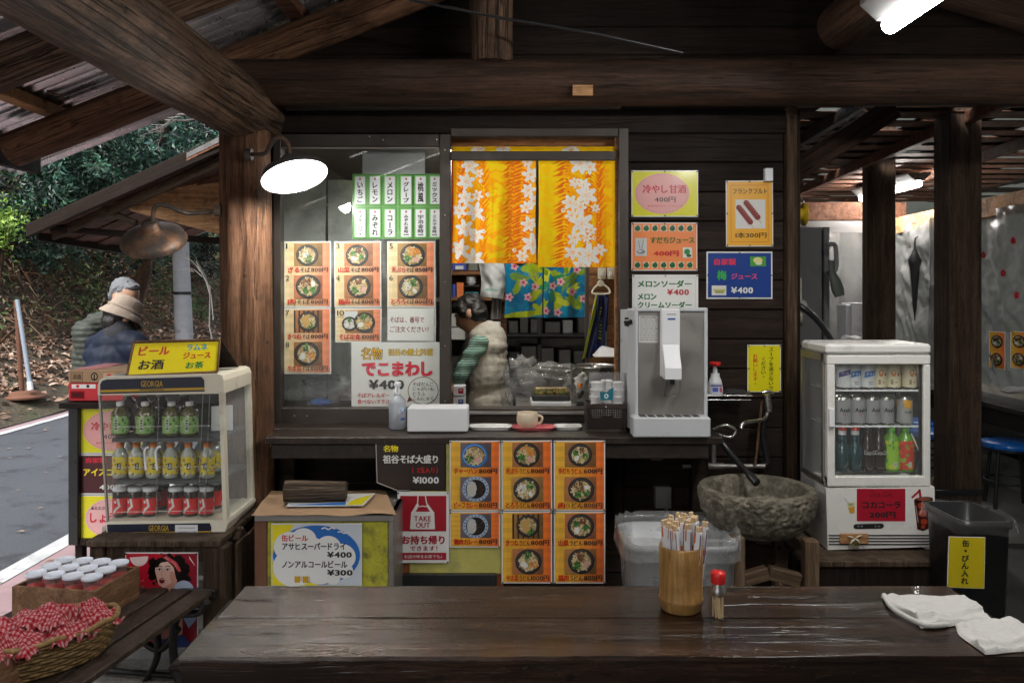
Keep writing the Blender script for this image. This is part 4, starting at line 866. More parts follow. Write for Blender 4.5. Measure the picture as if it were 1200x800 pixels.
def p_mel(A):
    for k in range(26): A.ell(743.5 + k * 2.9, 325, .5, .5, (.3,.32,.36), 5); A.ell(743.5 + k * 2.9, 381, .5, .5, (.3,.32,.36), 5)
    for k in range(20): A.ell(743, 326 + k * 2.8, .5, .5, (.3,.32,.36), 5); A.ell(815, 326 + k * 2.8, .5, .5, (.3,.32,.36), 5)
    g = hx('#1e6c34'); A.text('メロンソーダー', 747.5, 328.5, 810, 336.5, g, .05); A.text('¥400', 782, 339, 807, 345.5, hx('#b8242c'), .035); A.text('メロン', 747.5, 344, 769, 351, g, .05); A.text('クリームソーダー', 747.5, 353.5, 810, 361, g, .05); A.text('¥500', 782, 368, 807, 375, hx('#b8242c'), .035)
poster('white dotted sign with green lettering, behind the top of the steel dispenser', 741, 322, 818, 384, 3.586, p_mel, name='drink_sign', cat='sign', pins='abcfh')
def p_fr(A):
    A.rect(852, 213, 905, 288, hx('#edae34'), 6, 8); A.up().frame(856.5, 217, 900.5, 284, .6, hx('#d07a20')); A.rect(862, 234, 897, 268, (.72,.7,.68)); A.up()
    A.text('フランクフルト', 859, 221, 899, 227.5, hx('#2a1810'), .02); A.text('1本300円', 862, 272.5, 898, 279, hx('#2a1810'), .02)
    for x, y in ((872, 251.5), (880.5, 246)):
        A.line([(x + 6.5, y + 9), (x + 11.5, y + 16)], 1.4, (.65,.55,.35)); A.up()
        for k in range(9): A.ell(x - 6 + k * 1.65, y - 8 + k * 2.1, 3.4, 3.4, (.25,.03,.025), 10)
        A.up()
        for k in range(7): A.line([(x - 6 + k * 2, y - 9 + k * 2.5), (x - 3 + k * 2, y - 10 + k * 2.6)], .6, (.5,.22,.15))
        A.up()
poster('amber sign with a picture of two sausages on sticks', 851, 212, 906, 289, 3.586, p_fr, name='snack_sign', cat='sign', pins='abcdefgh', rot=-.3, warp=.0005)
def p_ume(A):
    A.rect(829.5, 296.5, 903.5, 348.5, hx('#1c3f8c'), 8, 6); A.up(); A.text('自家製', 837, 303, 862, 310.5, hx('#e03a52'), .04); A.text('梅', 840.5, 317, 851, 328, hx('#3fae4a'), .045); A.text('ジュース', 857, 320.5, 887, 327, hx('#e0507c'), .035); A.text('¥400', 857, 336.5, 882, 343.5, K['w'], .04)
    A.rect(879, 300.5, 897.5, 312, hx('#4c9c3c')); A.rect(834, 334.5, 851, 346, (.7,.7,.66)); A.up(); A.ell(888, 305, 5.5, 3.6, (.75,.68,.3), 14); A.ell(889, 308.5, 4, 2, (.72,.72,.62), 12); 
    for k in range(7): A.ell(838 + k * 1.7, 341 + (k % 2) * 2 - 1, 1.9, 1.7, [(.55,.5,.15), (.3,.35,.1)][k % 2], 8)
poster('blue sign with pink and green lettering', 828, 295, 905, 350, 3.586, p_ume, name='drink_sign', cat='sign', pins='bdeg', warp=.0009)
def p_soup(A):
    A.rect(876.7, 404.7, 914.3, 458.3, hx('#e6dc18'), 5, 7); A.up(); A.vtext('スープを流さないで', 903.5, 406.5, 457.5, 5.4, K['k'], .03); A.vtext('ください。', 894.5, 418, 444, 5.2, K['k'], .03); A.vtext('お願いします。', 885, 414, 452, 5.2, hx('#d8342a'), .03)
poster('yellow notice with columns of black and red writing above the tap', 876, 404, 915, 459, 3.586, p_soup, name='notice', cat='notice', pins='abcdefgh', warp=.0009)
# little white clip over the sausage sign
b = B(); pxbox(b, 897, 197, 906, 212, 3.56, 3.59, .001); b.build('wall_socket_clip', M['lid'], label='small white plastic clip above the sausage sign', cat='clip')

# =============== door curtains ===============
class Cloth:
    def __init__(s, x0, y0, x1, y1, base, k=1.7):
        s.x0, s.y0, s.x1, s.y1 = x0, y0, x1, y1; s.nx, s.ny = int((x1 - x0) * k), int((y1 - y0) * k)
        X, Y = np.meshgrid(x0 + (np.arange(s.nx) + .5) / s.nx * (x1 - x0), y0 + (np.arange(s.ny) + .5) / s.ny * (y1 - y0)); s.X, s.Y = X, Y
        s.im = np.zeros((s.ny, s.nx, 3)); s.im[:] = base
    def ell(s, cx, cy, rx, ry, col, rot=0):
        c, q = math.cos(rot), math.sin(rot); dx, dy = s.X - cx, s.Y - cy; u = (dx * c + dy * q) / rx; v = (-dx * q + dy * c) / ry; s.im[u * u + v * v < 1] = col
    def petal(s, cx, cy, l, w_, col, a): s.ell(cx + math.cos(a) * l * .5, cy + math.sin(a) * l * .5, l * .52, w_ / 2, col, a)
    def spike(s, cx, cy, l, w_, col, a):
        c, q = math.cos(a), math.sin(a); dx, dy = s.X - cx, s.Y - cy; u = (dx * c + dy * q) / l; v = abs(-dx * q + dy * c); s.im[(u > 0) & (u < 1) & (v < w_ * .5 * (1 - u) * (.3 + 3 * np.clip(u, 0, .25)))] = col
    def build(s, Y, fold, name, parent, top=None, bot=0):
        b = B(); im = s.im
        def fn(u, v):
            p = P(s.x0 + (s.x1 - s.x0) * u, s.y0 + (s.y1 - s.y0 + bot * u) * v, Y); p.y += fold(u, v); p.x += .004 * math.sin(v * 5 + u * 2) * v; return p
        b.grid(fn, s.nx, s.ny, 0, lambda u, v: tuple(im[min(s.ny - 1, int(v * s.ny)), min(s.nx - 1, int(u * s.nx))]))
        return b.build(name, M['cloth'], parent)
g = random.Random(12); YL, YO, OR, FW = hx('#f2c012'), hx('#f2a712'), hx('#df6a1a'), (.74,.73,.7)
def lily(c, x, y, r, a0, n=6, col=FW):
    for k in range(n): c.petal(x, y, r * g.uniform(.85, 1.1), r * .5, col, a0 + k * 6.283 / n)
    for k in range(n): c.spike(x, y, r * .62, .9, YO, a0 + k * 6.283 / n)
def fronds(c, x, y0, y1, l, lean, col=OR, step=4.2):
    y = y0
    while y < y1:
        L = l * g.uniform(.7, 1.15); c.spike(x + g.uniform(-2, 2), y, L, 3.6, col, lean + g.uniform(-.15, .15)); c.spike(x, y, L * .8, 2.8, col, math.pi - lean + g.uniform(-.3, .3)); y += step * g.uniform(.7, 1.2)
def mottled(c, x0, x1, ca_, cb2):
    for k in range(60): c.ell(g.uniform(x0, x1), g.uniform(c.y0, c.y1), g.uniform(3, 9), g.uniform(2, 4), g.choice([ca_, cb2]), g.uniform(-.6, .6))
NR = thing('door_curtain', P(626, 313, 3.6), 'yellow and orange split curtain with white flowers in the serving window', 'curtain')
c = Cloth(529.5, 187, 628, 308.5, YO); mottled(c, 566, 596, YL, hx('#eecb18')); mottled(c, 596, 612, YO, hx('#f0a818'))
fronds(c, 540, 186, 312, 11, -.9); fronds(c, 566, 186, 312, 12, -1.0, hx('#ec8412')); fronds(c, 612, 186, 312, 19, 2.75); fronds(c, 598, 190, 312, 10, 2.6, hx('#e0701a'))
for x, y, r in ((550, 194, 11), (546, 213, 11), (561, 203, 6), (545, 232, 10), (559, 229, 7), (538, 247, 9), (557, 248, 11), (545, 268, 11), (558, 276, 10), (540, 292, 12), (556, 303, 12), (622, 205, 10), (619, 223, 9), (626, 236, 8), (617, 243, 8), (621, 263, 10), (624, 286, 12), (612, 300, 8), (618, 190, 7)): lily(c, x, y, r, g.uniform(0, 1))
for x, y in ((563, 212), (571, 228), (567, 271), (566, 256), (603, 293)): c.ell(x, y, 2.4, 2.4, FW); c.ell(x + .5, y, 1.1, 1.1, YO)
c.im[:, :3] = hx('#b8400c')
fold1 = lambda u, v: -.02 * math.sin(u * 14 + v * .7) * (.3 + v * .7) - .007 * math.sin(u * 33 + v * 3) * v - .01 * math.exp(-((u - .47) / .02) ** 2) * v
c.build(3.59, fold1, 'left_panel', NR)
c = Cloth(631, 187, 723.5, 313, YL); mottled(c, 632, 652, hx('#eecb18'), YL); mottled(c, 694, 712, YO, hx('#f0a818')); mottled(c, 665, 690, YO, YO)
fronds(c, 662, 186, 316, 16, 2.75); fronds(c, 668, 186, 316, 10, 2.3, hx('#f2a010')); fronds(c, 702, 186, 316, 12, -.95, hx('#e8741a')); fronds(c, 690, 186, 316, 10, 2.6)
for x, y, r in ((680, 192, 13), (691, 196, 9), (673, 214, 7), (684, 217, 8), (687, 229, 13), (668, 237, 10), (680, 243, 8), (698, 244, 6), (670, 252, 8), (682, 262, 14), (693, 270, 7), (674, 279, 9), (688, 279, 6), (690, 299, 15), (672, 296, 10), (704, 292, 8), (680, 311, 9)): lily(c, x, y, r, g.uniform(0, 1))
for x, y in ((673, 213), (660, 246), (697, 279), (690, 285)): c.ell(x, y, 2.6, 2.6, FW); c.ell(x + .6, y - .4, 1.2, 1.2, YO)
c.im[:, -3:] = hx('#b04a10')
fold2 = lambda u, v: -.018 * math.sin(u * 11 + 1 + v * .9) * (.35 + v * .7) - .006 * math.sin(u * 27 + v * 2) * v
c.build(3.592, fold2, 'right_panel', NR)
b = B(); b.tube([P(529, 174.5, 3.63), P(722, 174.5, 3.63)], .006, 10); b.build('rod', M['darkframe'], NR)
c = Cloth(530, 172, 722, 178.5, YL, 1); lily(c, 670, 176, 10, 0); lily(c, 590, 175, 9, 0); lily(c, 560, 175, 9, 1); c.build(3.6, lambda u, v: -.003 * math.sin(u * 60), 'rod_sleeve', NR)
# inner blue curtain
c = Cloth(592, 308, 687, 372, hx('#0f6f96')); BG = hx('#0d5f86'); LY = hx('#a8b41a'); LG = hx('#6c8c1c')
for k in range(20): c.ell(g.uniform(592, 687), g.uniform(308, 372), 9, 5, g.choice([BG, hx('#1684a8')]), g.uniform(0, 3))
def palm(c, x, y, a, L, col):
    for k in range(9): c.spike(x + math.cos(a) * L * k / 9, y + math.sin(a) * L * k / 9, L * .45, 2.4, col, a + .7); c.spike(x + math.cos(a) * L * k / 9, y + math.sin(a) * L * k / 9, L * .45, 2.4, col, a - .7)
for x, y, a, L in ((597, 322, .3, 22), (628, 330, -1.9, 24), (620, 352, -.8, 24), (676, 320, 2.4, 24), (668, 350, -1.2, 20), (645, 318, .5, 18), (602, 345, -1.1, 16), (680, 362, -2.3, 20), (610, 315, 0, 20)): palm(c, x, y, a, L, g.choice([LY, LG, hx('#8fa81c')]))
for x, y, rx, ry, a in ((629, 342, 4, 13, .5), (616, 368, 26, 3.5, -.1), (655, 355, 5, 9, .3), (635, 316, 12, 3, .3)): c.ell(x, y, rx, ry, LY, a)
for k in range(16): palm(c, g.uniform(596, 684), g.uniform(312, 368), g.uniform(0, 6.28), g.uniform(10, 16), g.choice([LY, LG, hx('#c4c838'), hx('#28865c')]))
for x, y in ((613, 331), (597, 348), (627, 336), (648, 335), (657, 330), (671, 342), (603, 312), (654, 366), (684, 350), (676, 316), (640, 364), (619, 348)):
    for k in range(5): c.petal(x, y, 5, 3.4, hx('#d8a0a8'), k * 1.2566)
    c.ell(x, y, 1.5, 1.5, hx('#b02858'))
N2 = thing('inner_curtain', P(640, 372, 5), 'blue tropical print curtain with yellow leaves and pink flowers in the kitchen', 'curtain')
c.im[:, 74:77] = (.02,.03,.04)
c.build(5.0, lambda u, v: -.02 * math.sin(u * 26 + v) * (.4 + v), 'cloth', N2); b = B(); b.tube([P(590, 307, 5.0), P(690, 307, 5.0)], .01, 8); b.build('rod', M['darkframe'], N2)
# =============== lamps ===============
def G(px, py, z): Y = FOC * (EYE - z) / (py - HY); return Vector(((px - 600) / FOC * Y, Y, z))
M['plas_dim'] = plain('grey_lamp_housing', (.16,.16,.16), .5); M['tube_on'] = emit('lit_fluorescent', (1, .98, .94), 42 * LAMP_ON); M['bulb_on'] = emit('lit_bulb', (1, .97, .93), 170 * LAMP_ON)
def fluoro(loc, L, label, on):
    t = thing('fluorescent_light', loc, label, 'light', 'fluorescent lights under the roofs'); x, y, z = loc; b = B()
    b.extr([(x - .09, y, z + .05), (x - .035, y, z), (x + .035, y, z), (x + .09, y, z + .05), (x + .09, y, z + .065), (x - .09, y, z + .065)], (0, L, 0)); b.build('housing', M['plas_dim'], t, fixn=True)
    b = B(); pr = [(.001, -.0), (.018, .004), (.029, .02), (.029, L - .02), (.018, L - .004), (.001, L)]; b.lathe((x, y, z - .02), pr, 16, axis='y'); b.build('tube', on, t)
    return t
fluoro((1.235, 1.42, 2.385), 1.2, 'lit fluorescent light under the log roof at the top right corner', M['tube_on'])
fluoro((3.2, 6.25, 2.36), 1.05, 'lit fluorescent light hanging under the slatted annexe roof', M['tube_on'])
fluoro((-.35, -.6, 2.62), 1.2, 'added fluorescent light out of view behind the viewer, brightening the signs', M['tube_on'])  # extra tube added behind the viewer to brighten the signs
M['enamel_in'] = plain('white_enamel_inside', (.6,.6,.59), .35, vary=.03); M['enamel_out'] = plain('dark_enamel', (.05,.05,.048), .4, vary=.3, dirt=(.3,.22,.15), dlo=.66)
M['rustshade'] = plain('rusted_lamp_shade', (.07,.055,.045), .5, .3, vary=.4, nsc=5, dirt=(.28,.13,.06), dsc=9, dlo=.5, bmp=.2)
def shade_lamp(c, nrm, rad, depth, arm, label, mout, lit):
    """enamel dish lamp: c = centre of the open rim, nrm = direction the opening faces"""
    t = thing('gooseneck_lamp', arm[0], label, 'lamp', 'gooseneck dish lamps on the log post'); nrm = Vector(nrm).normalized(); q = nrm.to_track_quat('-Z', 'Y').to_matrix()
    def lat(prof, n=36):
        b = B(); b.lathe((0, 0, 0), prof, n, capb=False, capt=False); b.v = [tuple(Vector(c) + q @ Vector(v)) for v in b.v]; return b
    lat([(rad, -.006), (rad + .003, 0), (rad * .93, depth * .45), (rad * .62, depth * .8), (rad * .3, depth * 1.0), (.036, depth * 1.12), (.034, depth * 1.5), (.022, depth * 1.62), (.001, depth * 1.63)]).build('shade', mout, t)
    lat([(rad, -.006), (rad * .92, depth * .42), (rad * .6, depth * .76), (rad * .28, depth * .95), (.001, depth)]).build('reflector', M['enamel_in'] if lit else mout, t)
    for k, h in enumerate((depth * .86, depth * 1.0)): lat([(rad * .53 - k * rad * .2, h), (rad * .54 - k * rad * .2 + .004, h - .006)]).build('ridge', mout, t) if not lit else None
    pr = [(.001, -.062), (.014, -.058), (.027, -.04), (.03, -.02), (.022, .015), (.013, .03), (.013, .05)]; bb = lat([(r, h) for r, h in pr]); bb.build('bulb', M['bulb_on'] if lit else M['white'], t)
    b = B(); b.tube(arm, .009, 10); b.build('arm', M['rustshade'], t); p = Vector(arm[0]); b = B(); b.tube([p - Vector((.012, 0, 0)), p + Vector((.012, 0, 0))], .026, 12); b.build('mount', M['rustshade'], t)
    return t
def arc(pts, n=6):
    """smooth path through points (Catmull-Rom)"""
    pts = [Vector(p) for p in pts]; q = [pts[0] * 2 - pts[1]] + pts + [pts[-1] * 2 - pts[-2]]; out = []
    for i in range(1, len(q) - 2):
        for k in range(n):
            t = k / n; a, b_, c, d = q[i-1], q[i], q[i+1], q[i+2]
            out.append(.5 * ((2 * b_) + (c - a) * t + (2 * a - 5 * b_ + 4 * c - d) * t * t + (3 * b_ - a - 3 * c + d) * t ** 3))
    return out + [pts[-1]]
c1 = P(345, 206, 3.15)
shade_lamp(c1, (.34, -.3, -1), .13, .055, arc([P(292, 181, 3.3), P(310, 180, 3.25), P(318, 168, 3.22), P(327, 161, 3.2), P(337, 168, 3.2), P(340, 186, 3.18)]), 'lit white enamel dish lamp on a curved arm beside the window', M['enamel_out'], True)
c2 = P(177, 278, 3.3) + Vector((0, .03, -.015))
shade_lamp(c2, (-.05, .62, -.9), .13, .06, arc([P(256, 247, 3.35), P(225, 250, 3.33), P(212, 248, 3.3), P(195, 241, 3.28), P(182, 242, 3.27), P(178, 262, 3.28)]), 'unlit rusty dish lamp on a curved arm left of the log post', M['rustshade'], False)

# =============== foreground table and things on it ===============
TB = thing('dining_table', (.2, 1.82, 0), 'long glossy dark wooden table across the foreground', 'table')
def tabletop(y0, y1, x0, x1, seed, rc):
    b = B(); n = 70
    def fn(u, v):
        x = x0 + (x1 - x0) * u; ed = .006 * mnoise.noise(Vector((x * 3, seed, 0))) + .003 * mnoise.noise(Vector((x * 14, seed, 4))); y = y0 + (y1 - y0) * v
        if v == 0: y += ed * (1 if seed == 1 else .15)
        return (x, y, .75 + .0012 * mnoise.noise(Vector((x * 6, y * 20, seed))))
    b.grid(fn, n, 4)
    top = [fn(u / n, 0) for u in range(n + 1)]; bot = [(x, y + .012, .685) for x, y, z in top]; m_ = [(x, y - .002, .742) for x, y, z in top]
    for A_1, A_2 in ((top, m_), (m_, bot)):
        v = A_1 + A_2; b.add(v, [(i, n + 1 + i, n + 2 + i, i + 1) for i in range(n)], 0, None, True)
    b.box((x0, y0 + .013, .685), (x1, y1, .744)); return b.build('tabletop_board', M['table'], TB)
tabletop(1.632, 1.822, -.682, 1.1, 1, 0); tabletop(1.827, 2.02, -.675, 1.105, 2, 0)
bar('end_board', (-.684, 1.65, .715), (-.684, 2.01, .715), .06, .012, M['plank'], TB); bar('end_board', (1.108, 1.65, .715), (1.108, 2.01, .715), .06, .012, M['plank'], TB)
bar('apron', (-.6, 1.7, .64), (1.02, 1.7, .64), .03, .09, M['plank'], TB); bar('apron', (-.6, 1.96, .64), (1.02, 1.96, .64), .03, .09, M['plank'], TB)
for x in (-.58, 1.0):
    for y in (1.72, 1.94): bar('leg', (x, y, .02), (x, y, .685), .07, .07, M['plankz'], TB)
# bamboo cup with wrapped chopsticks
cb = G(800, 717, .75); CX, CY = cb.x, cb.y + .02
bc = thing('bamboo_cup', (CX, CY, .75), 'bamboo tube holding wrapped chopsticks on the table', 'holder')
b = B(); pr = [(.045, .002), (.049, .008), (.0505, .022), (.053, .027), (.0505, .032), (.05, .06), (.0505, .12), (.051, .149), (.049, .152), (.0455, .15), (.044, .1), (.043, .012), (.001, .01)]; b.lathe((CX, CY, .75), pr, 36, capt=False); b.build('tube', M['bamboo'], bc)
b = B(); b.lathe((CX, CY, .75), [(.0512, .0265), (.0536, .0275), (.0512, .0285)], 36, capb=False, capt=False); b.build('node_ring', M['rustshade'], bc)
M['chop'] = plain('pale_chopstick_wood', (.62,.45,.26), .7, vary=.15, nsc=30); g = random.Random(4)
A = Art(fn=lambda x, y, l: Vector((x, -.0032 - l, y)), step=.00008)
ch0 = None
for i in range(26):
    k = i / 26 * 6.283 * 3.1; rr = .036 * math.sqrt((i + .5) / 26); bx, by = CX + rr * math.cos(k), CY + rr * math.sin(k); top = .205 + g.uniform(-.006, .012) - (0 if i < 18 else .004)
    if ch0 is None:
        t = thing('wrapped_chopsticks', (bx, by, .762), 'pair of chopsticks in a white paper sleeve standing in the bamboo tube', 'chopsticks', 'wrapped chopsticks in the bamboo tube')
        for dx in (-.0034, .0034):
            b = B(); b.cbox((bx + dx - .003, by - .003, .762), (bx + dx + .003, by + .003, .762 + .2), .0008); b.build('stick', M['chop'], t)
        b = B(); b.cbox((bx - .0085, by - .004, .764), (bx + .0085, by + .004, .762 + .187), .001, 0, (.72,.72,.74)); ar = Art(fn=lambda x, y, l: Vector((bx + x, by - .0043 - l, .764 + y)), step=.0001)
        ar.rect(-.0083, .16, -.005, .186, (.6,.14,.05)); ar.rect(.004, .1, .0075, .18, (.2,.15,.22)); ar.rect(-.0083, .12, .0083, .132, (.75,.2,.06)); b.v += ar.v; n0 = len(b.v) - len(ar.v)
        b.f += [[n0 + q for q in f] for f in ar.f]; b.m += ar.m; b.c += ar.c; b.sm += ar.sm; b.build('paper_sleeve', M['matte'], t); ch0 = t
    else: t = copy_tree(ch0, (bx, by, .762 + (top - .205)))
    t.rotation_euler = (g.uniform(-.06, .06) - .05 * math.sin(k), .06 * math.cos(k) + g.uniform(-.05, .05), g.uniform(-1.2, 1.2))
# toothpick jar
jp = G(843, 726, .75); tj = thing('toothpick_jar', (jp.x, jp.y + .012, .75), 'small glass toothpick jar with a red cap on the table', 'jar'); jx, jy = jp.x, jp.y + .012
b = B(); b.lathe((jx, jy, .75), [(.001, .004), (.0175, .001), (.0185, .004), (.0175, .03), (.016, .055), (.0165, .062)], 24, capb=False, capt=False); b.build('glass_body', M['glass'], tj)
b = B(); b.lathe((jx, jy, .75), [(.0168, .056), (.0175, .058), (.0175, .068), (.013, .074), (.012, .08)], 24); b.build('metal_collar', M['steel'], tj)
b = B(); b.lathe((jx, jy, .75), [(.0155, .08), (.0165, .082), (.017, .1), (.0155, .106), (.001, .107)], 24, capt=False); b.build('cap', M['red'], tj)
b = B(); g = random.Random(2)
for i in range(34): a, r_ = g.uniform(0, 6.28), .012 * math.sqrt(g.random()); x, y = jx + r_ * math.cos(a), jy + r_ * math.sin(a); b.tube([(x, y, .753), (x + g.uniform(-.003, .003), y + g.uniform(-.003, .003), .75 + g.uniform(.045, .054))], .0011, 5)
b.build('toothpicks', M['chop'], tj, kind='stuff')
# folded towels
def towel(q, seed, label, thick=.018):
    TL, TR, BR, BL = [G(x, y, .76) for x, y in q]; b = B()
    def fn(u, v):
        p = (TL * (1 - u) + TR * u) * (1 - v) + (BL * (1 - u) + BR * u) * v; e = min(u, 1 - u, v, 1 - v); ed = min(1, e / .03)
        n1 = mnoise.noise(Vector((p.x * 9, p.y * 14, seed))); n2 = mnoise.noise(Vector((p.x * 30, p.y * 34, seed + 4)))
        p.x += .02 * n1 * (1 - ed * .5); p.y += .01 * mnoise.noise(Vector((p.x * 16, 3, seed))) * (1 - ed)
        fold = .009 * math.exp(-((v - .75 - .12 * math.sin(u * 4)) / .05) ** 2) + .005 * math.exp(-((u - .12 - .1 * v) / .04) ** 2)
        p.z = .7525 + (thick * (1 + .7 * n1) + .004 * n2 + .003 * abs(mnoise.noise(Vector((p.x * 40 + p.y * 50, p.y * 30, seed)))) + .004 * mnoise.noise(Vector((p.x * 22, p.y * 60, seed))) + fold) * math.sin(ed * 1.57) ** .5; return p
    b.grid(fn, 70, 50); t = b.build('towel', M['towel'], label=label, cat='towel'); return t
towel([(1034, 696), (1130, 697), (1166, 722), (1082, 733)], 1, 'crumpled white towel at the back right of the table', .009)
towel([(1118, 729), (1186, 720), (1235, 756), (1150, 763)], 5, 'folded white towel at the right front corner of the table', .008)
tw = [(1041, 700), (1060, 722), (1090, 731)]
b = B(); b.tube(arc([G(1036, 697, .757), G(1044, 710, .759), G(1062, 722, .76), G(1086, 732, .76), G(1110, 731, .758)]), .006, 8); b.build('towel_hem', M['towel'], [o for o in sc.objects if o.name.startswith('towel')][0])

# =============== counter things ===============
CZ = .9065
sp = P(465, 503, 3.4); sx = sp.x; t = thing('spray_bottle', (sx, 3.42, CZ), 'translucent spray bottle standing on the counter by the white carton', 'bottle')
M['milky'] = plain('milky_plastic', (.62,.66,.72), .35, trans=.35)
b = B(); b.lathe((sx, 3.42, CZ), [(.034, .001), (.037, .006), (.037, .11), (.034, .125), (.018, .138), (.014, .142), (.014, .15)], 24); b.build('body', M['milky'], t)
b = B(); b.lathe((sx, 3.42, CZ), [(.016, .148), (.017, .165), (.009, .17), (.009, .185)], 16); b.cbox((sx - .012, 3.385, CZ + .183), (sx + .014, 3.435, CZ + .2), .004); b.tube([(sx, 3.39, CZ + .186), (sx - .003, 3.375, CZ + .16)], .004, 6); b.build('spray_head', M['lid'], t)
A = Art(fn=lambda x, y, l: Vector((sx + (.0375 + l) * math.sin(x), 3.42 - (.0375 + l) * math.cos(x), CZ + y)), step=.0003); A.rect(.3, .03, 1.3, .1, (.6,.63,.7), 6, 2); A.up().ell(.8, .085, .35, .013, (.03,.3,.65)); A.rect(.5, .04, 1.2, .05, (.1,.2,.6), 4, 1); A.rect(.5, .07, .7, .074, (.7,.1,.1), 2, 1); A.build('sticker', M['paint'], t)
b = B(); pxbox(b, 477, 478, 548, 506, 3.31, 3.43, .004); b.build('white_carton', M['lid'], label='plain white oblong carton on the counter below the round speech bubble', cat='box')
def tray(name, x0, x1, yb, Y, m, label, hgt=.014, dep=.1, cat='tray'):
    a, c = P(x0, yb, Y), P(x1, yb, Y); cx, cy, hw, hd = (a.x + c.x) / 2, Y + dep / 2, (c.x - a.x) / 2, dep / 2; b = B()
    def ring(k, z, n=32): 
        o = []
        for i in range(n):
            t_ = 6.283 * i / n; c_, s_ = math.cos(t_), math.sin(t_); e = .45; o.append((cx + hw * k * math.copysign(abs(c_) ** e, c_), cy + hd * k * math.copysign(abs(s_) ** e, s_), CZ + z))
        return o
    n = 32; rings = [ring(.86, .001), ring(.97, hgt), ring(1, hgt + .001), ring(.98, hgt - .001), ring(.86, .004)]; v = sum(rings, []); f = []
    for r_ in range(4): f += [(r_ * n + i, r_ * n + (i + 1) % n, (r_ + 1) * n + (i + 1) % n, (r_ + 1) * n + i) for i in range(n)]
    b.add(v, f, 0, None, True); b.add(rings[4], [tuple(range(n))]); b.add(rings[0][::-1], [tuple(range(n))]); return b.build(name, m, label=label, cat=cat)
M['pinkp_'] = plain('pink_plastic', (.6,.12,.14), .35)
tray('tray', 549, 600, 503, 3.36, M['white'], 'empty white plastic tray right of the white carton'); tray('tray', 600, 652, 503, 3.355, M['pinkp_'], 'pink edged tray under the beige mug', .012); tray('tray', 650, 683, 503, 3.37, M['white'], 'small speckled white dish left of the brown basket', .014, .09)
mx = P(618, 500, 3.42).x; t = thing('mug', (mx, 3.42, CZ + .006), 'beige round mug standing on the pink tray', 'mug'); M['beige'] = plain('beige_pottery', (.6,.5,.36), .4, vary=.15, dirt=(.42,.3,.18))
b = B(); b.lathe((mx, 3.41, CZ + .006), [(.03, .001), (.04, .008), (.046, .03), (.045, .052), (.041, .066), (.038, .066), (.04, .05), (.03, .012), (.001, .01)], 28, capt=False); b.build('body', M['beige'], t)
b = B(); b.tube(arc([(mx + .042, 3.41, CZ + .058), (mx + .062, 3.41, CZ + .05), (mx + .058, 3.41, CZ + .03), (mx + .044, 3.41, CZ + .022)]), .006, 8); b.build('handle', M['beige'], t)
# perforated basket with cup stacks
bx0, bx1 = P(688, 0, 3.32).x, P(733, 0, 3.32).x; bz0, bz1 = CZ, P(0, 473, 3.32).z; t = thing('perforated_basket', ((bx0 + bx1) / 2, 3.39, CZ), 'dark brown perforated plastic basket on the counter beside the dispenser', 'basket')
M['brownp'] = plain('dark_brown_plastic', (.035,.024,.02), .4)
def perf(b, o, ux, uz, nrm, nx, nz):
    """perforated side built as crossing ribs"""
    o, ux, uz, nrm = map(Vector, (o, ux, uz, nrm))
    for i in range(nx + 1): a = o + ux * (i / nx); b.extr([a - ux.normalized() * .0016, a + ux.normalized() * .0016, a + ux.normalized() * .0016 + uz, a - ux.normalized() * .0016 + uz], nrm * .002)
    for j in range(nz + 1): a = o + uz * (j / nz); b.extr([a - uz.normalized() * .0016, a + ux - uz.normalized() * .0016, a + ux + uz.normalized() * .0016, a + uz.normalized() * .0016], nrm * .0022)
b = B(); H_ = bz1 - bz0; perf(b, (bx0, 3.32, bz0 + .012), (bx1 - bx0, 0, 0), (0, 0, H_ - .034), (0, 1, 0), 17, 12); b.build('front_side', M['brownp'], t, fixn=True)
for x in (bx0, bx1): b = B(); perf(b, (x, 3.32, bz0 + .012), (0, .13, 0), (0, 0, H_ - .034), (1 if x == bx0 else -1, 0, 0), 14, 12); b.build('end_side', M['brownp'], t, fixn=True)
b = B()
for z0, z1 in ((bz0, bz0 + .012), (bz1 - .022, bz1)):
    b.cbox((bx0 - .003, 3.316, z0), (bx1 + .003, 3.324, z1), .002); b.cbox((bx0 - .003, 3.448, z0), (bx1 + .003, 3.454, z1), .002); b.cbox((bx0 - .003, 3.324, z0), (bx0 + .004, 3.448, z1), .002); b.cbox((bx1 - .004, 3.324, z0), (bx1 + .003, 3.448, z1), .002)
b.cbox((bx0, 3.32, bz0 + .001), (bx1, 3.45, bz0 + .004), .001); b.cbox((bx0, 3.445, bz0), (bx1, 3.449, bz1), .001); b.build('rim', M['brownp'], t); b = B(); b.lathe(P(710, 476.5, 3.315), [(.003, -.003), (.003, .003)], 8, axis='y'); b.build('stud', M['lid'], t)
M['cup'] = plain('white_paper_cup', (.7,.7,.69), .6, vary=.05)
lb = ['left stack of white paper cups in the brown basket', 'middle stack of white paper cups behind a teal print', 'right stack of white paper cups nearest the dispenser']
for k, x in enumerate((699, 711, 724)):
    c = P(x, 470, 3.37 + .012 * (k % 2)); ct = thing('paper_cup_stack', (c.x, c.y, bz0 + .02), lb[k], 'cups', 'paper cup stacks in the brown basket'); zc = bz0 + .02
    for j in range(5):
        b = B(); z = zc + .035 + j * .03 + (.006 * (k == 1)); b.lathe((c.x + .001 * math.sin(j * 2 + k), c.y, z), [(.021, 0), (.025, .026), (.0265, .028), (.0265, .031), (.024, .0315)], 20); b.build('cup', M['cup'], ct)
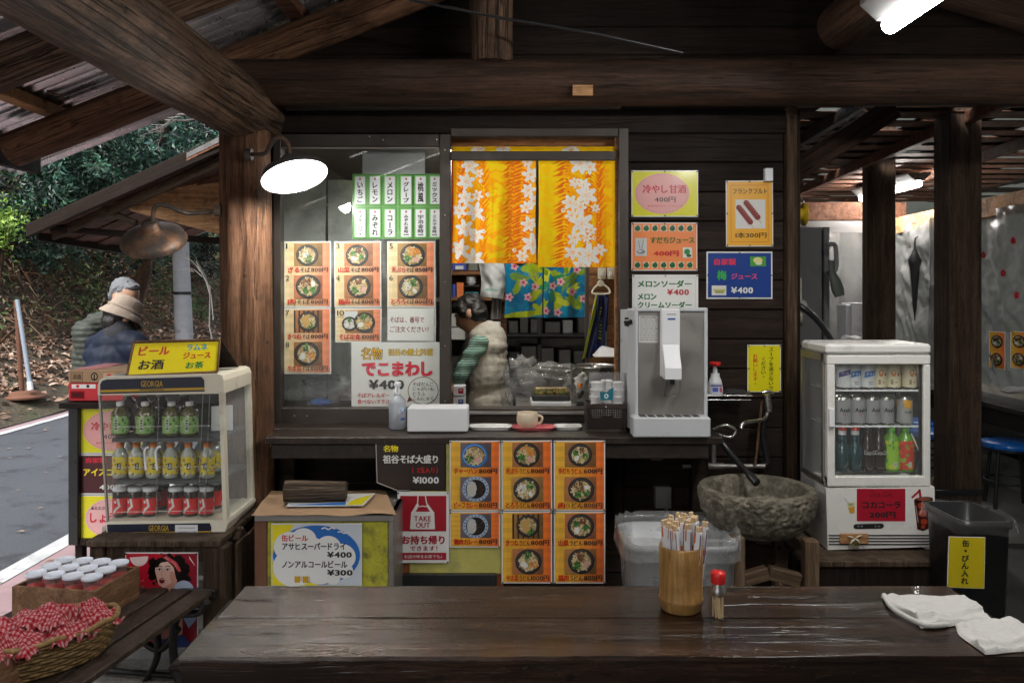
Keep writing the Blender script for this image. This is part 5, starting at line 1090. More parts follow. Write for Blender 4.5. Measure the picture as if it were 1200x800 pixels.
A = Art(3.322); A.poly([(703, 459), (707, 458.5), (711, 459.5), (714, 456), (719, 454), (718, 468.5), (704, 469)], hx('#1a6c80')); A.up().ell(710.5, 464, 2.6, 2.8, K['w'], 16); A.up().ell(710.5, 464, 1.2, 1.5, hx('#1a6c80'), 12); A.line([(709, 440), (709, 456)], 1, (.2,.2,.24))
b = B(); b.grid(lambda u, v: P(690 + 41 * u, 436 + 35 * v, 3.335 - .012 * math.sin(u * 3.14) + .004 * mnoise.noise(Vector((u * 5, v * 4, 1)))), 18, 14)
cw = thing('cup_wrapper', P(711, 470, 3.33), 'clear wrapper with a teal printed patch around the paper cups', 'wrapper'); b.build('film_wrap', M['film'], cw); A.build('print', M['paint'], cw)

# drink dispenser
DP = thing('drink_dispenser', P(783, 513, 3.28), 'grey steel drink dispenser on the counter', 'dispenser'); Yd = 3.27
a_, c_ = P(745, 487, Yd + .01), P(829, 363, Yd + .01)
b = B(); b.cbox((a_.x, Yd + .012, a_.z - .06), (c_.x, Yd + .3, c_.z), .008); b.build('body', M['plas_grey'], DP)
pb('front_plate', 748, 366, 825, 486, Yd + .004, Yd + .011, M['steel_dull'], DP, c=.003); pb('trim', 744, 362, 748, 488, Yd, Yd + .02, M['plas_grey'], DP); pb('trim', 825, 362, 829.5, 488, Yd, Yd + .02, M['plas_grey'], DP); pb('trim', 744, 360.5, 829.5, 365, Yd - .001, Yd + .02, M['plas_grey'], DP)
b = B(); A0 = P(735, 487, Yd + .08); s0 = P(744, 487, Yd + .01)
b.extr([(s0.x - .022, Yd + .07, .925), (s0.x, Yd + .012, .925), (s0.x, Yd + .3, .925), (s0.x - .022, Yd + .3, .925)], (0, 0, c_.z - .925 - .004)); b.build('side_panel', M['plas_grey'], DP, fixn=True)
for i in range(17):
    z = P(0, 440 + i * 2.5, Yd + .07).z; b = B(); b.cbox((s0.x - .0235, Yd + .09, z), (s0.x - .0215, Yd + .16, z + .0035), .0005); b.build('vent_slot', M['black'], DP)
b = B(); b.tube([P(735, 372, Yd + .07), P(735, 382, Yd + .07)], .012, 8); b.tube([P(733, 377, Yd + .06), P(739, 377, Yd + .03)], .01, 8); b.build('side_knob', M['blackp'], DP)
pb('dispense_head', 775, 362, 797, 442, Yd - .03, Yd + .006, M['lid'], DP, c=.004)
b = B(); x0, x1 = P(777, 0, Yd - .04).x, P(796, 0, Yd - .04).x; z1, z2, z3 = P(0, 404, Yd - .04).z, P(0, 430, Yd - .04).z, P(0, 443, Yd - .04).z
b.extr([(x0, Yd - .03, z1), (x0, Yd - .085, z2), (x0, Yd - .085, z3), (x0, Yd - .03, z3)], (x1 - x0, 0, 0)); b.build('lever', M['lid'], DP, fixn=True)
A = Art(Yd + .0035); A.rect(748.5, 370, 771, 401.5, (.6,.6,.58)); A.up(); g = random.Random(3)
for r_ in range(11):
    x = 750
    while x < 768: l = g.uniform(1.5, 5); A.rect(x, 372 + r_ * 2.6, x + l, 372.7 + r_ * 2.6, (.2,.2,.2)); x += l + .8
A.text('使用上のご注意', 751, 370.6, 768, 372.4, (.1,.1,.1), .01); A.build('instruction_label', M['paint'], DP)
A = Art(Yd - .0305); A.rect(782.5, 372.8, 791.5, 374.8, hx('#1c4f9c')); [A.rect(782 + i * 1.3, 367.5, 782.9 + i * 1.3, 369, (.25,.27,.3)) for i in range(8)]; A.build('badge', M['paint'], DP)
b = B(); b.tube([P(779, 446, Yd - .02), P(778, 464, Yd - .02), P(796, 464, Yd - .02), P(797, 446, Yd - .02), P(779, 446, Yd - .02)], .0025, 8); b.build('cup_guard', M['steel'], DP)
b = B(); b.tube([P(788, 443, Yd - .02), P(788, 450, Yd - .02)], .009, 10); b.build('nozzle', M['blackp'], DP)
Yt = Yd - .075; b = B(); p0, p1 = P(742, 513, Yt), P(833, 489, Yt); b.cbox((p0.x, Yt, CZ + .002), (p1.x, Yd + .01, p1.z), .006); b.build('drip_tray', M['plas_grey'], DP)
for i in range(7): x = p0.x + .03 + i * .036; b = B(); b.cbox((x, Yt + .012, p1.z - .001), (x + .028, Yd - .006, p1.z + .0015), .001); b.build('drip_slot', M['blackp'], DP)

# wall shelf with soap, tap, basin
WS = thing('wire_shelf', P(862, 466, 3.5), 'small wire shelf on the plank wall under the soap bottle', 'shelf')
for k in range(6): b = B(); yy = 3.44 + k * .028; a, c = P(828, 463, 3.46), P(880, 463, 3.46); b.tube([(a.x, yy, a.z), (c.x, yy, a.z)], .0022, 6); b.build('wire', M['steel'], WS)
b = B(); b.tube([P(828, 468.5, 3.44), P(880, 468.5, 3.44)], .003, 6); b.tube([P(880, 462, 3.44), P(880, 462, 3.44) + Vector((0, .15, 0))], .003, 6); b.build('rail', M['steel'], WS)
M['sponge'] = plain('dark_scrub_pad', (.03,.03,.03), .95, bmp=1, bsc=120); b = B(); g = random.Random(6)
def blob(b, c, r, amp, seed, nu=26, nv=16, mi=0, col=None, squash=(1, 1, 1), fq=3.0):
    c = Vector(c)
    def fn(u, v):
        th, ph = u * 2 * math.pi, (v - .5) * math.pi; d = Vector((math.cos(th) * math.cos(ph), math.sin(th) * math.cos(ph), math.sin(ph)))
        q = 1 + amp * mnoise.noise(d * fq * .6 + Vector((seed, 0, 0))) + amp * .5 * mnoise.noise(d * fq * 1.7 + Vector((0, seed, 0))); return c + Vector((d.x * squash[0], d.y * squash[1], d.z * squash[2])) * r * q
    return b.grid(fn, nu, nv, mi, col)
blob(b, P(861, 459, 3.5) + Vector((0, 0, -.002)), .045, .3, 2, squash=(1.2, .6, .33)); b.build('scrub_pad', M['sponge'], label='dark scouring pad lying on the wire shelf', cat='pad')
so_ = P(838, 465, 3.49); t = thing('soap_bottle', (so_.x, 3.49, so_.z + .003), 'white foam soap bottle with a red pump on the wire shelf', 'bottle'); s_ = Vector((so_.x, 3.49, so_.z + .004))
b = B(); b.lathe(s_, [(.028, .001), (.034, .006), (.034, .035), (.027, .07), (.02, .085), (.019, .1)], 24, sy=.75); b.build('body', M['lid'], t)
b = B(); b.lathe(s_, [(.0105, .1), (.01, .115), (.008, .125), (.008, .133)], 14); b.build('neck', M['lid'], t); b = B(); b.lathe(s_, [(.008, .13), (.022, .136), (.026, .143), (.024, .15), (.001, .151)], 18, capt=False); b.cbox(s_ + Vector((-.008, -.045, .135)), s_ + Vector((.008, -.01, .146)), .003); b.build('pump', M['red'], t)
A = Art(fn=lambda x, y, l: s_ + Vector(((.0345 + l) * math.sin(x), -(.0345 * .75 + l) * math.cos(x), y)), step=.0003); A.rect(-.9, .008, .9, .06, (.62,.64,.72), 8, 2); A.up().rect(-.7, .045, .8, .052, (.1,.1,.3), 6, 1); A.rect(-.5, .022, .2, .04, (.08,.12,.5), 4, 1); A.up().ell(.6, .03, .22, .012, (.6,.1,.15)); A.build('sticker', M['paint'], t)
t = thing('water_tap', P(898, 470, 3.45), 'steel swivel tap on an upright pipe beside the yellow notice', 'tap')
b = B(); b.tube([P(899, 462, 3.45), P(901, 482, 3.45)], .014, 12); b.tube([P(893, 460, 3.45), P(900, 458, 3.45), P(906, 461, 3.45)], .008, 8); b.build('valve', M['steel'], t)
b = B(); b.tube(arc([P(899, 484, 3.44), P(895, 491, 3.42), P(880, 494, 3.38), P(871, 496, 3.36), P(868, 502, 3.35)]), .0085, 12); b.build('spout', M['steel'], t)
b = B(); b.tube([P(893, 470, 3.48), P(885, 545, 3.48)], .006, 8); b.build('rod', M['box_wood'], t); b = B(); b.tube(arc([P(899, 476, 3.5), P(894, 510, 3.51), P(899, 540, 3.52), P(896, 545, 3.52)]), .014, 10); b.build('hose', M['blackp'], t)
b = B(); b.tube([P(800, 546, 3.5), P(896, 546, 3.5)], .011, 10); b.tube([P(836, 512, 3.5), P(836, 546, 3.5)], .012, 10); b.tube([P(826, 546, 3.5), P(848, 546, 3.5)], .016, 10); b.build('water_pipe', M['steel_dull'], label='dull water pipe with a tee along the wall behind the basin', cat='pipe')
b = B(); b.tube(arc([P(836, 503, 3.4), P(850, 498, 3.38), P(862, 504, 3.38), P(856, 512, 3.38), P(838, 508, 3.38)]), .007, 10); b.build('hose_coupling', M['steel'], label='bent steel hose coupling beside the dispenser foot', cat='coupling')
b = B(); b.tube(arc([P(838, 508, 3.38), P(852, 526, 3.35), P(868, 545, 3.28), P(884, 562, 3.2)]), .013, 12); b.tube([P(878, 556, 3.22), P(887, 566, 3.18)], .017, 12); b.build('drain_hose', M['blackp'], label='black drain hose running down into the stone basin', cat='hose')
M['stone'] = None
def stonemat():
    m, n, bs = nmat('rough_granite'); co = coords(n); a = noise(n, co, 28, 6, .75); b2 = noise(n, co, 4, 5, .6); c = ramp(n, a, [(.32, (.05,.043,.03)), (.5, (.15,.13,.095)), (.66, (.33,.29,.23))])
    c = mixrgb(n, mrange(n, b2, 0, .6, .4, .7), c, (.06,.058,.04)); n.links.new(c, bs.inputs['Base Color']); bs.inputs['Roughness'].default_value = .75; bump(n, bs, a, 1., .012); return m
M['stone'] = stonemat(); sb = P(887, 572, 3.1); BCX, BCY, BZ = sb.x, 3.1, .735
SBN = thing('stone_basin', (BCX, BCY, .55), 'round rough granite basin on a wooden stand under the tap', 'basin'); b = B()
pr = [(.001, -.18), (.1, -.178), (.145, -.166), (.185, -.135), (.213, -.085), (.222, -.04), (.222, -.008), (.217, .002), (.192, .004), (.186, -.003), (.18, -.03), (.17, -.075), (.12, -.105), (.001, -.115)]
def fb(u, v):
    k = v * (len(pr) - 1); i = min(int(k), len(pr) - 2); f = k - i; r = pr[i][0] * (1 - f) + pr[i+1][0] * f; z = pr[i][1] * (1 - f) + pr[i+1][1] * f; a = u * 2 * math.pi
    q = Vector((math.cos(a) * r, math.sin(a) * r, z)); out = 1 if k < 7.2 else .15; n_ = mnoise.noise(q * 62) * .006 + mnoise.noise(q * 110) * .003; r2 = r + n_ * out + .002 * mnoise.noise(q * 6)
    return Vector((BCX + r2 * math.cos(a), BCY + r2 * math.sin(a), BZ + z + .001 * mnoise.noise(q * 30)))
b.grid(fb, 260, 150); b.build('bowl', M['stone'], SBN)
M['water'] = plain('still_dark_water', (.03,.035,.03), .05, spec=.6); b = B(); b.lathe((BCX, BCY, BZ - .085), [(.001, 0), (.166, 0)], 40, capt=False, capb=False); b.build('water', M['water'], SBN)
M['stand_w'] = wood('stand_wood', (.05,.03,.018), (.14,.09,.055), (.25,.17,.11), 'z', 1, bmp=.5)
ST = thing('basin_stand', (BCX, BCY, .02), 'wooden stand of square legs carrying the stone basin', 'stand')
for x, y in ((-.125, -.14), (.155, -.12), (-.12, .15), (.14, .15)): bar('leg', (BCX + x, BCY + y - .02 * (y < 0), .02), (BCX + x, BCY + y - .02 * (y < 0), .575 + .02 * (abs(x) < .13)), .052, .052, M['stand_w'], ST)
for y in (-.13, .15): bar('rail', (BCX - .1, BCY + y, .42), (BCX + .0, BCY + y, .45), .04, .05, M['stand_w'], ST); bar('rail', (BCX, BCY + y, .45), (BCX + .12, BCY + y, .42), .04, .05, M['stand_w'], ST)
for x in (-.12, .14): bar('rail', (BCX + x, BCY - .1, .3), (BCX + x, BCY + .12, .3), .04, .05, M['stand_w'], ST)
b = B(); b.tube([P(856, 648, 2.93), P(873, 645, 2.93)], .005, 8); b.tube([P(862, 641, 2.93), P(864, 652, 2.93)], .005, 8); b.tube([P(868, 642, 2.92), P(867, 652, 2.92)], .004, 8); b.build('drain_cock', M['steel'], label='little silver drain cock on the left leg of the basin stand', cat='valve')
b = B(); pxbox(b, 768, 570, 787, 596, 3.55, 3.6, .003); b.build('outlet_box', M['steel_dull'], label='grey outlet box on the wall under the counter', cat='box')
b = B(); b.tube([P(781, 596, 3.5), P(781, 620, 3.5)], .008, 8); b.lathe(P(781, 606, 3.5), [(.013, 0), (.013, .02)], 10); b.build('outlet_pipe', M['steel'], label='short steel pipe dropping from the grey outlet box', cat='pipe')
# translucent bin with bag
bn = thing('plastic_bin', (P(795, 0, 2.95).x, 2.95, .02), 'translucent plastic bin lined with a clear bag under the counter', 'bin'); bxc, w0 = P(793, 0, 2.95).x, .2
def rrect(cx, cy, hx_, hy_, z, n=36, e=.35): return [(cx + hx_ * math.copysign(abs(math.cos(6.283 * i / n)) ** e, math.cos(6.283 * i / n)), cy + hy_ * math.copysign(abs(math.sin(6.283 * i / n)) ** e, math.sin(6.283 * i / n)), z) for i in range(n)]
def loft(b, rings, cap=(True, False), mi=0, col=None):
    n = len(rings[0]); v = sum([list(r) for r in rings], []); f = []
    for k in range(len(rings) - 1): f += [(k * n + i, k * n + (i + 1) % n, (k + 1) * n + (i + 1) % n, (k + 1) * n + i) for i in range(n)]
    b.add(v, f, mi, col, True)
    if cap[0]: b.add(list(rings[0])[::-1], [tuple(range(n))], mi, col)
    if cap[1]: b.add(list(rings[-1]), [tuple(range(n))], mi, col)
    return b
zr = P(0, 640, 2.82).z; b = B(); loft(b, [rrect(bxc, 2.97, .165, .12, .03), rrect(bxc, 2.97, .19, .15, zr - .03), rrect(bxc, 2.97, .205, .16, zr - .025), rrect(bxc, 2.97, .207, .162, zr), rrect(bxc, 2.97, .19, .148, zr), rrect(bxc, 2.97, .16, .115, .04)]); b.build('tub', M['bin'], bn)
b = B(); g = random.Random(1)
def bag(u, v):
    r = rrect(bxc, 2.97, 1, 1, 0, 120); p = r[int(u * 120) % 120]; a = u * 6.283; nn = mnoise.noise(Vector((math.cos(a) * 5, math.sin(a) * 5, v * 3))) 
    k = .17 + .045 * v if v < .75 else .212 + .006 * (v - .75) * 4; z = .1 + (zr - .06) * min(1, v / .75) if v < .75 else zr + .035 - (v - .75) * .35
    return (bxc + (p[0] - bxc) * (k + .006 * nn), 2.97 + (p[1] - 2.97) * (k * .8 + .006 * nn), z + .012 * nn)
b.grid(bag, 120, 24); b.build('bin_liner', M['film'], bn)
# =============== left side: stand, showcase, table ===============
def slab(name, corners, th, mat, parent, **k):
    b = B(); b.extr([Vector(c) for c in corners], (0, 0, -th)); return b.build(name, mat, parent, fixn=True, **k)
SD = thing('menu_stand', P(95, 662, 3.45), 'dark stand with three signs, half hidden behind the glass showcase', 'stand')
Ys = 3.45; zt_ = P(0, 471, Ys).z
x0, x1 = P(73, 0, Ys).x, P(262, 0, Ys).x
b = B(); b.cbox((x0, Ys - .03, zt_ - .025), (x1 - .03, Ys + .35, zt_), .003); b.build('top', M['plank'], SD)
bar('post', P(89, 637, Ys), P(89, 475, Ys), .045, .045, M['blackp'], SD, up=(0, 1, 0)); bar('leg', P(95, 664, Ys + .03) * 1 - Vector((0, 0, .3)), P(95, 634, Ys + .03), .035, .04, M['plankz'], SD, up=(0, 1, 0))
bar('post', P(240, 637, Ys), P(240, 475, Ys), .045, .045, M['blackp'], SD, up=(0, 1, 0)); bar('rail', P(89, 634, Ys), P(240, 634, Ys), .03, .03, M['plank'], SD)
b = B(); pxbox(b, 93, 476, 185, 634, Ys + .012, Ys + .02, .001); b.build('board', M['plank'], SD)
poster('yellow sign with a pink oval at the top of the dark stand', 94, 478, 172, 531, Ys, lambda A: p_ama(A, 94, 478, 78, 53), name='stand_sign', cat='sign', warp=0)
def p_ice(A):
    A.rect(95, 533.5, 171, 577.5, hx('#4a1418'), 4, 4); A.up(); A.text('自家製', 101, 536, 125, 542, hx('#d8203a'), .04); A.text('アイスコーヒー', 98, 549, 160, 557, K['y'], .05); A.text('400円', 117, 567, 145, 574, K['w'], .03)
poster('maroon sign with yellow lettering in the middle of the dark stand', 94, 532, 172, 579, Ys, p_ice, name='stand_sign', cat='sign', warp=0)
def p_sho(A):
    A.rect(95, 581, 171, 633, hx('#e8e018'), 4, 4); A.up().ell(132, 607, 32, 23.5, hx('#e8b4b4'), 36); A.up(); zig(A, 132, 607, 30, 21.5, hx('#c8707c')); A.text('あたたかい', 107, 593, 128, 597, K['k'], .03); A.text('しょうが湯', 106, 600, 158, 612, hx('#d0283c'), .05); A.text('400円', 122, 617, 142, 622, K['k'], .02)
poster('yellow sign with a pink oval at the bottom of the dark stand', 94, 580, 172, 634, Ys, p_sho, name='stand_sign', cat='sign', warp=0, pins='adf')
M['redcard'] = plain('red_printed_card', (.55,.02,.03), .45, vary=.1); M['pinkcard'] = plain('pink_card_lid', (.5,.2,.2), .6)
for nm, lbx, y0, y1, xx0, xx1, m, Yb in (('carton', 'red printed drink carton under the brown one', 449, 470, 80, 146, M['redcard'], Ys + .0), ('carton', 'flat brown drink carton with a round black mark, on the red carton', 433.5, 448.6, 80, 150, M['card'], Ys + .004)):
    a, c = P(xx0, y1, Yb), P(xx1, y0, Yb); t = thing(nm, (a.x, Yb, a.z), lbx, 'carton', 'drink cartons on the dark stand'); b = B(); b.cbox((a.x, Yb, a.z + .001), (c.x, Yb + .28, c.z), .003); b.build('box', m, t)
    A = Art(Yb - .0006)
    if m is M['card']:
        A.frame(83, 436, 97, 447, .5, (.1,.06,.04)); A.ell(110.5, 441, 4.2, 4.8, K['k'], 18); A.rect(121, 437.5, 135, 444.5, (.55,.4,.28)); A.up().ell(110.5, 441, 2.8, 3.2, (.5,.34,.2), 14); A.ell(128, 441, 3.5, 3, hx('#c8202a'), 14); A.up().rect(109.6, 438.6, 111.4, 444, K['k']); A.text('清酒', 85, 438, 95, 444.5, (.1,.06,.04), .02)
    else: A.rect(84, 450.2, 112, 455, K['w']); A.rect(82.5, 458, 99, 467, hx('#8c1020')); A.up().ell(91, 452.4, 2, 1.8, hx('#c8202a'), 10); A.ell(103, 452.4, 2, 1.8, K['k'], 10); A.text('炭酸飲料', 84, 460, 98, 465, K['k'], .03)
    A.build('print', M['matte'], t)
b = B(); a, c = P(92, 432.5, Ys + .05), P(148, 428, Ys + .3); b.cbox((a.x, Ys + .03, a.z), (c.x, Ys + .28, a.z + .006), .002); b.build('pink_lid', M['pinkcard'], label='faded pink card lying on top of the cartons', cat='card')

# weathered table carrying the showcase
Yw = 2.93; ztw = P(0, 629, Yw).z
WT = thing('weathered_table', P(185, 760, Yw), 'weathered plank table carrying the glass drink showcase', 'table')
X = lambda px, Y=Yw: P(px, 0, Y).x
bar('top_board', (X(108), Yw + .0, ztw - .012), (X(263), Yw, ztw - .012), .024, .09, M['grey_wood'], WT, up=(0, 1, 0))
for i in range(4): bar('top_board', (X(108), Yw + .1 + i * .1, ztw - .014), (X(263), Yw + .1 + i * .1, ztw - .014), .024, .094, M['grey_wood'], WT, up=(0, 1, 0))
bar('apron', (X(118), Yw, ztw - .055), (X(245), Yw, ztw - .055), .06, .03, M['grey_wood'], WT, up=(0, 1, 0))
bar('leg', (X(118), Yw, .02), (X(118), Yw, ztw - .026), .055, .055, M['grey_woodz'], WT, up=(0, 1, 0)); bar('leg', (X(256), Yw - .005, .02), (X(256), Yw - .005, ztw - .026), .085, .07, M['grey_woodz'], WT, up=(0, 1, 0))
bar('leg', (X(256) + .03, Yw + .42, .02), (X(256) + .03, Yw + .42, ztw - .026), .06, .06, M['grey_woodz'], WT); bar('leg', (X(118), Yw + .42, .02), (X(118), Yw + .42, ztw - .026), .055, .055, M['grey_woodz'], WT)
M['paleb'] = wood('pale_grey_board', (.16,.15,.13), (.32,.3,.27), (.48,.46,.42), 'x', .8, bmp=.5)
for i in range(4): bar('back_board', (X(120, 3.25), 3.25, ztw - .1 - i * .11), (X(262, 3.25) + .02, 3.25, ztw - .1 - i * .11), .09, .015, M['paleb'], WT, up=(0, 1, 0))
for i in range(4): bar('side_board', (X(258) + .05, Yw + .06 + i * .09, .08), (X(258) + .05, Yw + .06 + i * .09, ztw - .03), .08, .012, M['grey_woodz'], WT, up=(1, 0, 0))
bar('side_board', (X(265), Yw + .12, ztw - .02), (X(265) + .03, Yw + .4, ztw - .3), .03, .06, M['grey_wood'], WT)
# portrait poster: an illustrated woman on red
def p_port(A):
    sk, sk2, hr = hx('#e6b8a8'), hx('#cf9484'), hx('#1c1412')
    A.rect(148, 648.2, 231, 758, hx('#c01830'), 8, 10); A.up(); A.rect(205, 648.2, 231, 758, hx('#8a1428'), 3, 8); A.ell(163, 651, 11, 12, hx('#f0dcd8'), 24, 0, 0, math.pi); A.ell(229.5, 650, 8, 13, hx('#f0dcd8'), 16, 0, math.pi * .5, math.pi * 1.02); A.up()
    g = random.Random(5)
    for k in range(150):
        a = g.uniform(0, 6.28); x, y = 200 + 21 * math.cos(a) * g.uniform(.3, 1), 667 + 19 * math.sin(a) * g.uniform(.3, 1)
        if x < 184 and y > 662 and y < 672: x -= 1
        A.ell(x, y, g.uniform(2, 4.2), g.uniform(1.6, 3.4), hr, 8, g.random() * 3)
    for k in range(16): A.ell(178 + g.uniform(-2.5, 2.5), 664 + k * .9, 2.6, 2, hr, 7, g.random() * 3)
    for k in range(60): A.ell(181 + g.gauss(0, 3), 666 + g.gauss(0, 7), g.uniform(2, 3.5), g.uniform(1.6, 3), hr, 8, g.random() * 3); A.ell(214 + g.gauss(0, 3.5), 672 + g.gauss(0, 8), g.uniform(2, 3.6), g.uniform(1.6, 3), hr, 8, g.random() * 3)
    A.up(); A.poly([(190, 674), (205, 670), (209, 690), (214, 700), (214, 757), (186, 757), (188, 700), (191, 688)], sk2); A.up()
    A.ell(193.5, 668, 11.3, 13.5, sk, 26, -.18); A.poly([(183, 672), (186, 684), (192, 688), (203, 681), (206, 668)], sk); A.up()
    A.ell(194, 662, 10, 4, mixc(sk, K['w'], .2), 14, -.2); A.ell(203.5, 676, 4, 8, sk2, 12, -.3); A.up()
    A.poly([(182, 664), (186, 653), (196, 650), (206, 654), (211, 664), (213, 680), (207, 678), (204, 664), (197, 657), (189, 658.5), (185, 664)], hr); A.up()
    for x in (187.6, 197): A.ell(x, 666.7, 2.7, 1.1, K['w'], 10, -.1); A.line([(x - 3, 663.4), (x, 662.2), (x + 3.2, 662.9)], .8, hr)
    A.up()
    for x in (187.6, 197): A.ell(x, 666.6, 1.15, 1.15, (.05,.03,.02), 8); A.line([(x - 3, 666.3), (x, 665.2), (x + 3.2, 666)], .6, hr)
    A.line([(191, 667), (189.4, 673), (191.4, 674)], .6, sk2); A.ell(190.4, 679.4, 3.2, 3.3, hx('#8a1020'), 14); A.up().ell(190.5, 679.8, 1.9, 1.7, (.12,.01,.02), 10); A.rect(189, 677.5, 192.2, 678.4, K['w'])
    A.poly([(191, 652), (196, 650), (208, 658), (213, 668), (210, 669), (204, 661)], hx('#c04a50')); A.line([(194, 652), (205, 659), (210, 667)], .6, hx('#e8a8a8')); A.up()
    A.ell(216, 692, 12.5, 13, hx('#a9b4cc'), 20); A.poly([(203, 700), (214, 720), (222, 735), (231, 724), (231, 700)], hx('#8fa0c4')); A.poly([(191, 745), (202, 714), (210, 716), (204, 757), (192, 757)], sk2); A.poly([(190, 748), (215, 742), (228, 757), (190, 757)], hx('#28407c')); A.poly([(148, 722), (160, 708), (170, 722), (172, 757), (148, 757)], hx('#b8c0d4')); A.up()
    for k in range(7): A.ell(153 + k * 2.6, 679 + (k % 2) * .8, 1, 1.5, hx('#d07078'), 5)
    A.text('どうぞ', 152, 684, 170, 690, hx('#d07078'), .01)
poster('red portrait poster of a dark haired woman under the weathered table top', 147, 647, 232, 759, 2.905, p_port, name='portrait_poster', cat='poster', pins='abc', warp=.0002)

# ---- glass showcase ----
SC = thing('drink_showcase', (X(185, 3.0), 3.0, ztw + .002), 'cream glass drink showcase with navy bands on the weathered table', 'showcase')
Yc, Yk = 3.0, 3.33
def ch(px, py, dy=0): 
    """point on the front face, pushed back by dy along the depth"""
    p = P(px, py, Yc); return Vector((p.x, Yc + dy, p.z))
def prism(b, q, d0, d1, mi=0): b.extr([Vector(ch(*p, d0)) for p in q], (0, d1 - d0, 0), mi); return b
zb = ztw
capq = [(114.5, 463), (114.5, 451), (117, 444.5), (123, 441.2), (255, 437.8), (260, 440), (262, 446), (262, 461)]
prism(B(), capq, 0, .34).build('top_cap', M['cream'], SC, fixn=True)
prism(B(), [(125, 629.5), (124, 611), (266, 609), (267, 613), (263, 625), (250, 629)], 0, .34).build('base', M['cream'], SC, fixn=True)
navy, gold = hx('#14182e'), hx('#b89420')
A = Art(fn=lambda x, y, l: ch(x, y, -l - .0012)); A.poly([(117.5, 461.5), (117.5, 450), (120, 446), (125, 444.4), (236, 441.2), (239.5, 445), (240, 458.5)], navy); A.up().poly([(118, 459.6), (118, 456.8), (240, 453.6), (240, 456.6)], gold); A.up()
A.text('GEORGIA', 165.5, 446, 191, 453, gold, .02); A.rect(164, 455.6, 192, 457.2, (.04,.04,.03)); A.up().text('EMERALD MOUNTAIN', 165, 455.7, 191, 457, gold, 0); A.build('top_banner', M['paint'], SC)
A = Art(fn=lambda x, y, l: ch(x, y, -l - .0012)); A.poly([(126.5, 627.6), (125.5, 614), (246, 612.4), (248, 618), (246.5, 626)], navy); A.up().poly([(126.5, 626), (126.5, 623.2), (247, 621.6), (247, 624.4)], gold); A.up(); A.text('GEORGIA', 174.5, 615, 198, 621.4, gold, .02); A.rect(205.5, 614.4, 232, 626.4, (.7,.7,.7)); A.up(); A.rect(209, 617.5, 229, 618.3, (.2,.2,.25)); A.text('こちらからどうぞ', 208, 621, 230, 624.2, (.1,.12,.3), .02); A.build('base_banner', M['paint'], SC)
prism(B(), [(115, 463), (258, 461), (262, 611), (124.5, 612)], .002, .005).build('front_pane', M['glassc'], SC, fixn=True)
b = B(); b.extr([ch(117, 462, .01), ch(117, 462, .32), ch(126, 612, .32), ch(126, 612, .01)], (.004, 0, 0)); b.build('side_pane', M['glassc'], SC, fixn=True)
b = B(); b.extr([ch(257, 461, .02), ch(257, 461, .32), ch(262, 611, .32), ch(262, 611, .02)], (.003, 0, 0)); b.build('side_pane', M['glassc'], SC, fixn=True)
def strut(x0, y0, x1, y1, wpx, dy0, dy1, m): return prism(B(), [(x0, y0), (x0 + wpx, y0), (x1 + wpx, y1), (x1, y1)], dy0, dy1).build('frame_post', m, SC, fixn=True)
strut(256.5, 459, 261.5, 612, 4.5, -.002, .03, M['cream']); strut(254, 459, 258, 612, 8, .31, .34, M['cream']); strut(115, 463, 124.5, 612, 2, 0, .012, M['steel_dull']); strut(117, 463, 126, 612, 4, .31, .34, M['cream'])
b = B(); b.tube([ch(171.5, 550, -.004), ch(171, 528, -.012), ch(173.5, 523.5, -.015), ch(176, 523, -.015)], .0045, 8); b.build('door_handle', M['lid'], SC); b = B(); b.tube([ch(184.5, 550, -.004), ch(184, 528, -.012), ch(187, 523, -.015), ch(190, 522, -.015)], .0045, 8); b.build('door_handle', M['lid'], SC)
M['shelfp'] = plain('dark_grey_shelf', (.05,.055,.06), .5)
SHY = [(514, 128, 256), (564, 130, 257), (609, 130, 258)]
for y, xa, xb in SHY[:2]: prism(B(), [(xa, y + 5), (xb, y + 4), (xb, y), (xa, y + 1)], .02, .3).build('shelf', M['shelfp'], SC, fixn=True)
for y, xa, xb in ((501, 128, 257), (549, 130, 258), (601, 131, 259)): b = B(); b.tube([ch(xa, y, .015), ch(xb, y - 2, .015)], .0014, 5); b.build('wire', M['steel'], SC)
for x in (184, 236, 244): b = B(); b.tube([ch(x, 463, .015), ch(x - 3 - (x - 184) * .05, 609, .015)], .0013, 5); b.build('wire', M['steel'], SC)
prism(B(), [(230, 513), (256, 512), (256, 481), (230, 483)], .15, .155).build('white_card', M['lid'], SC, fixn=True)
prism(B(), [(119, 463), (256, 461), (260, 611), (126, 612)], .325, .329).build('back_pane', M['glassc'], SC, fixn=True)
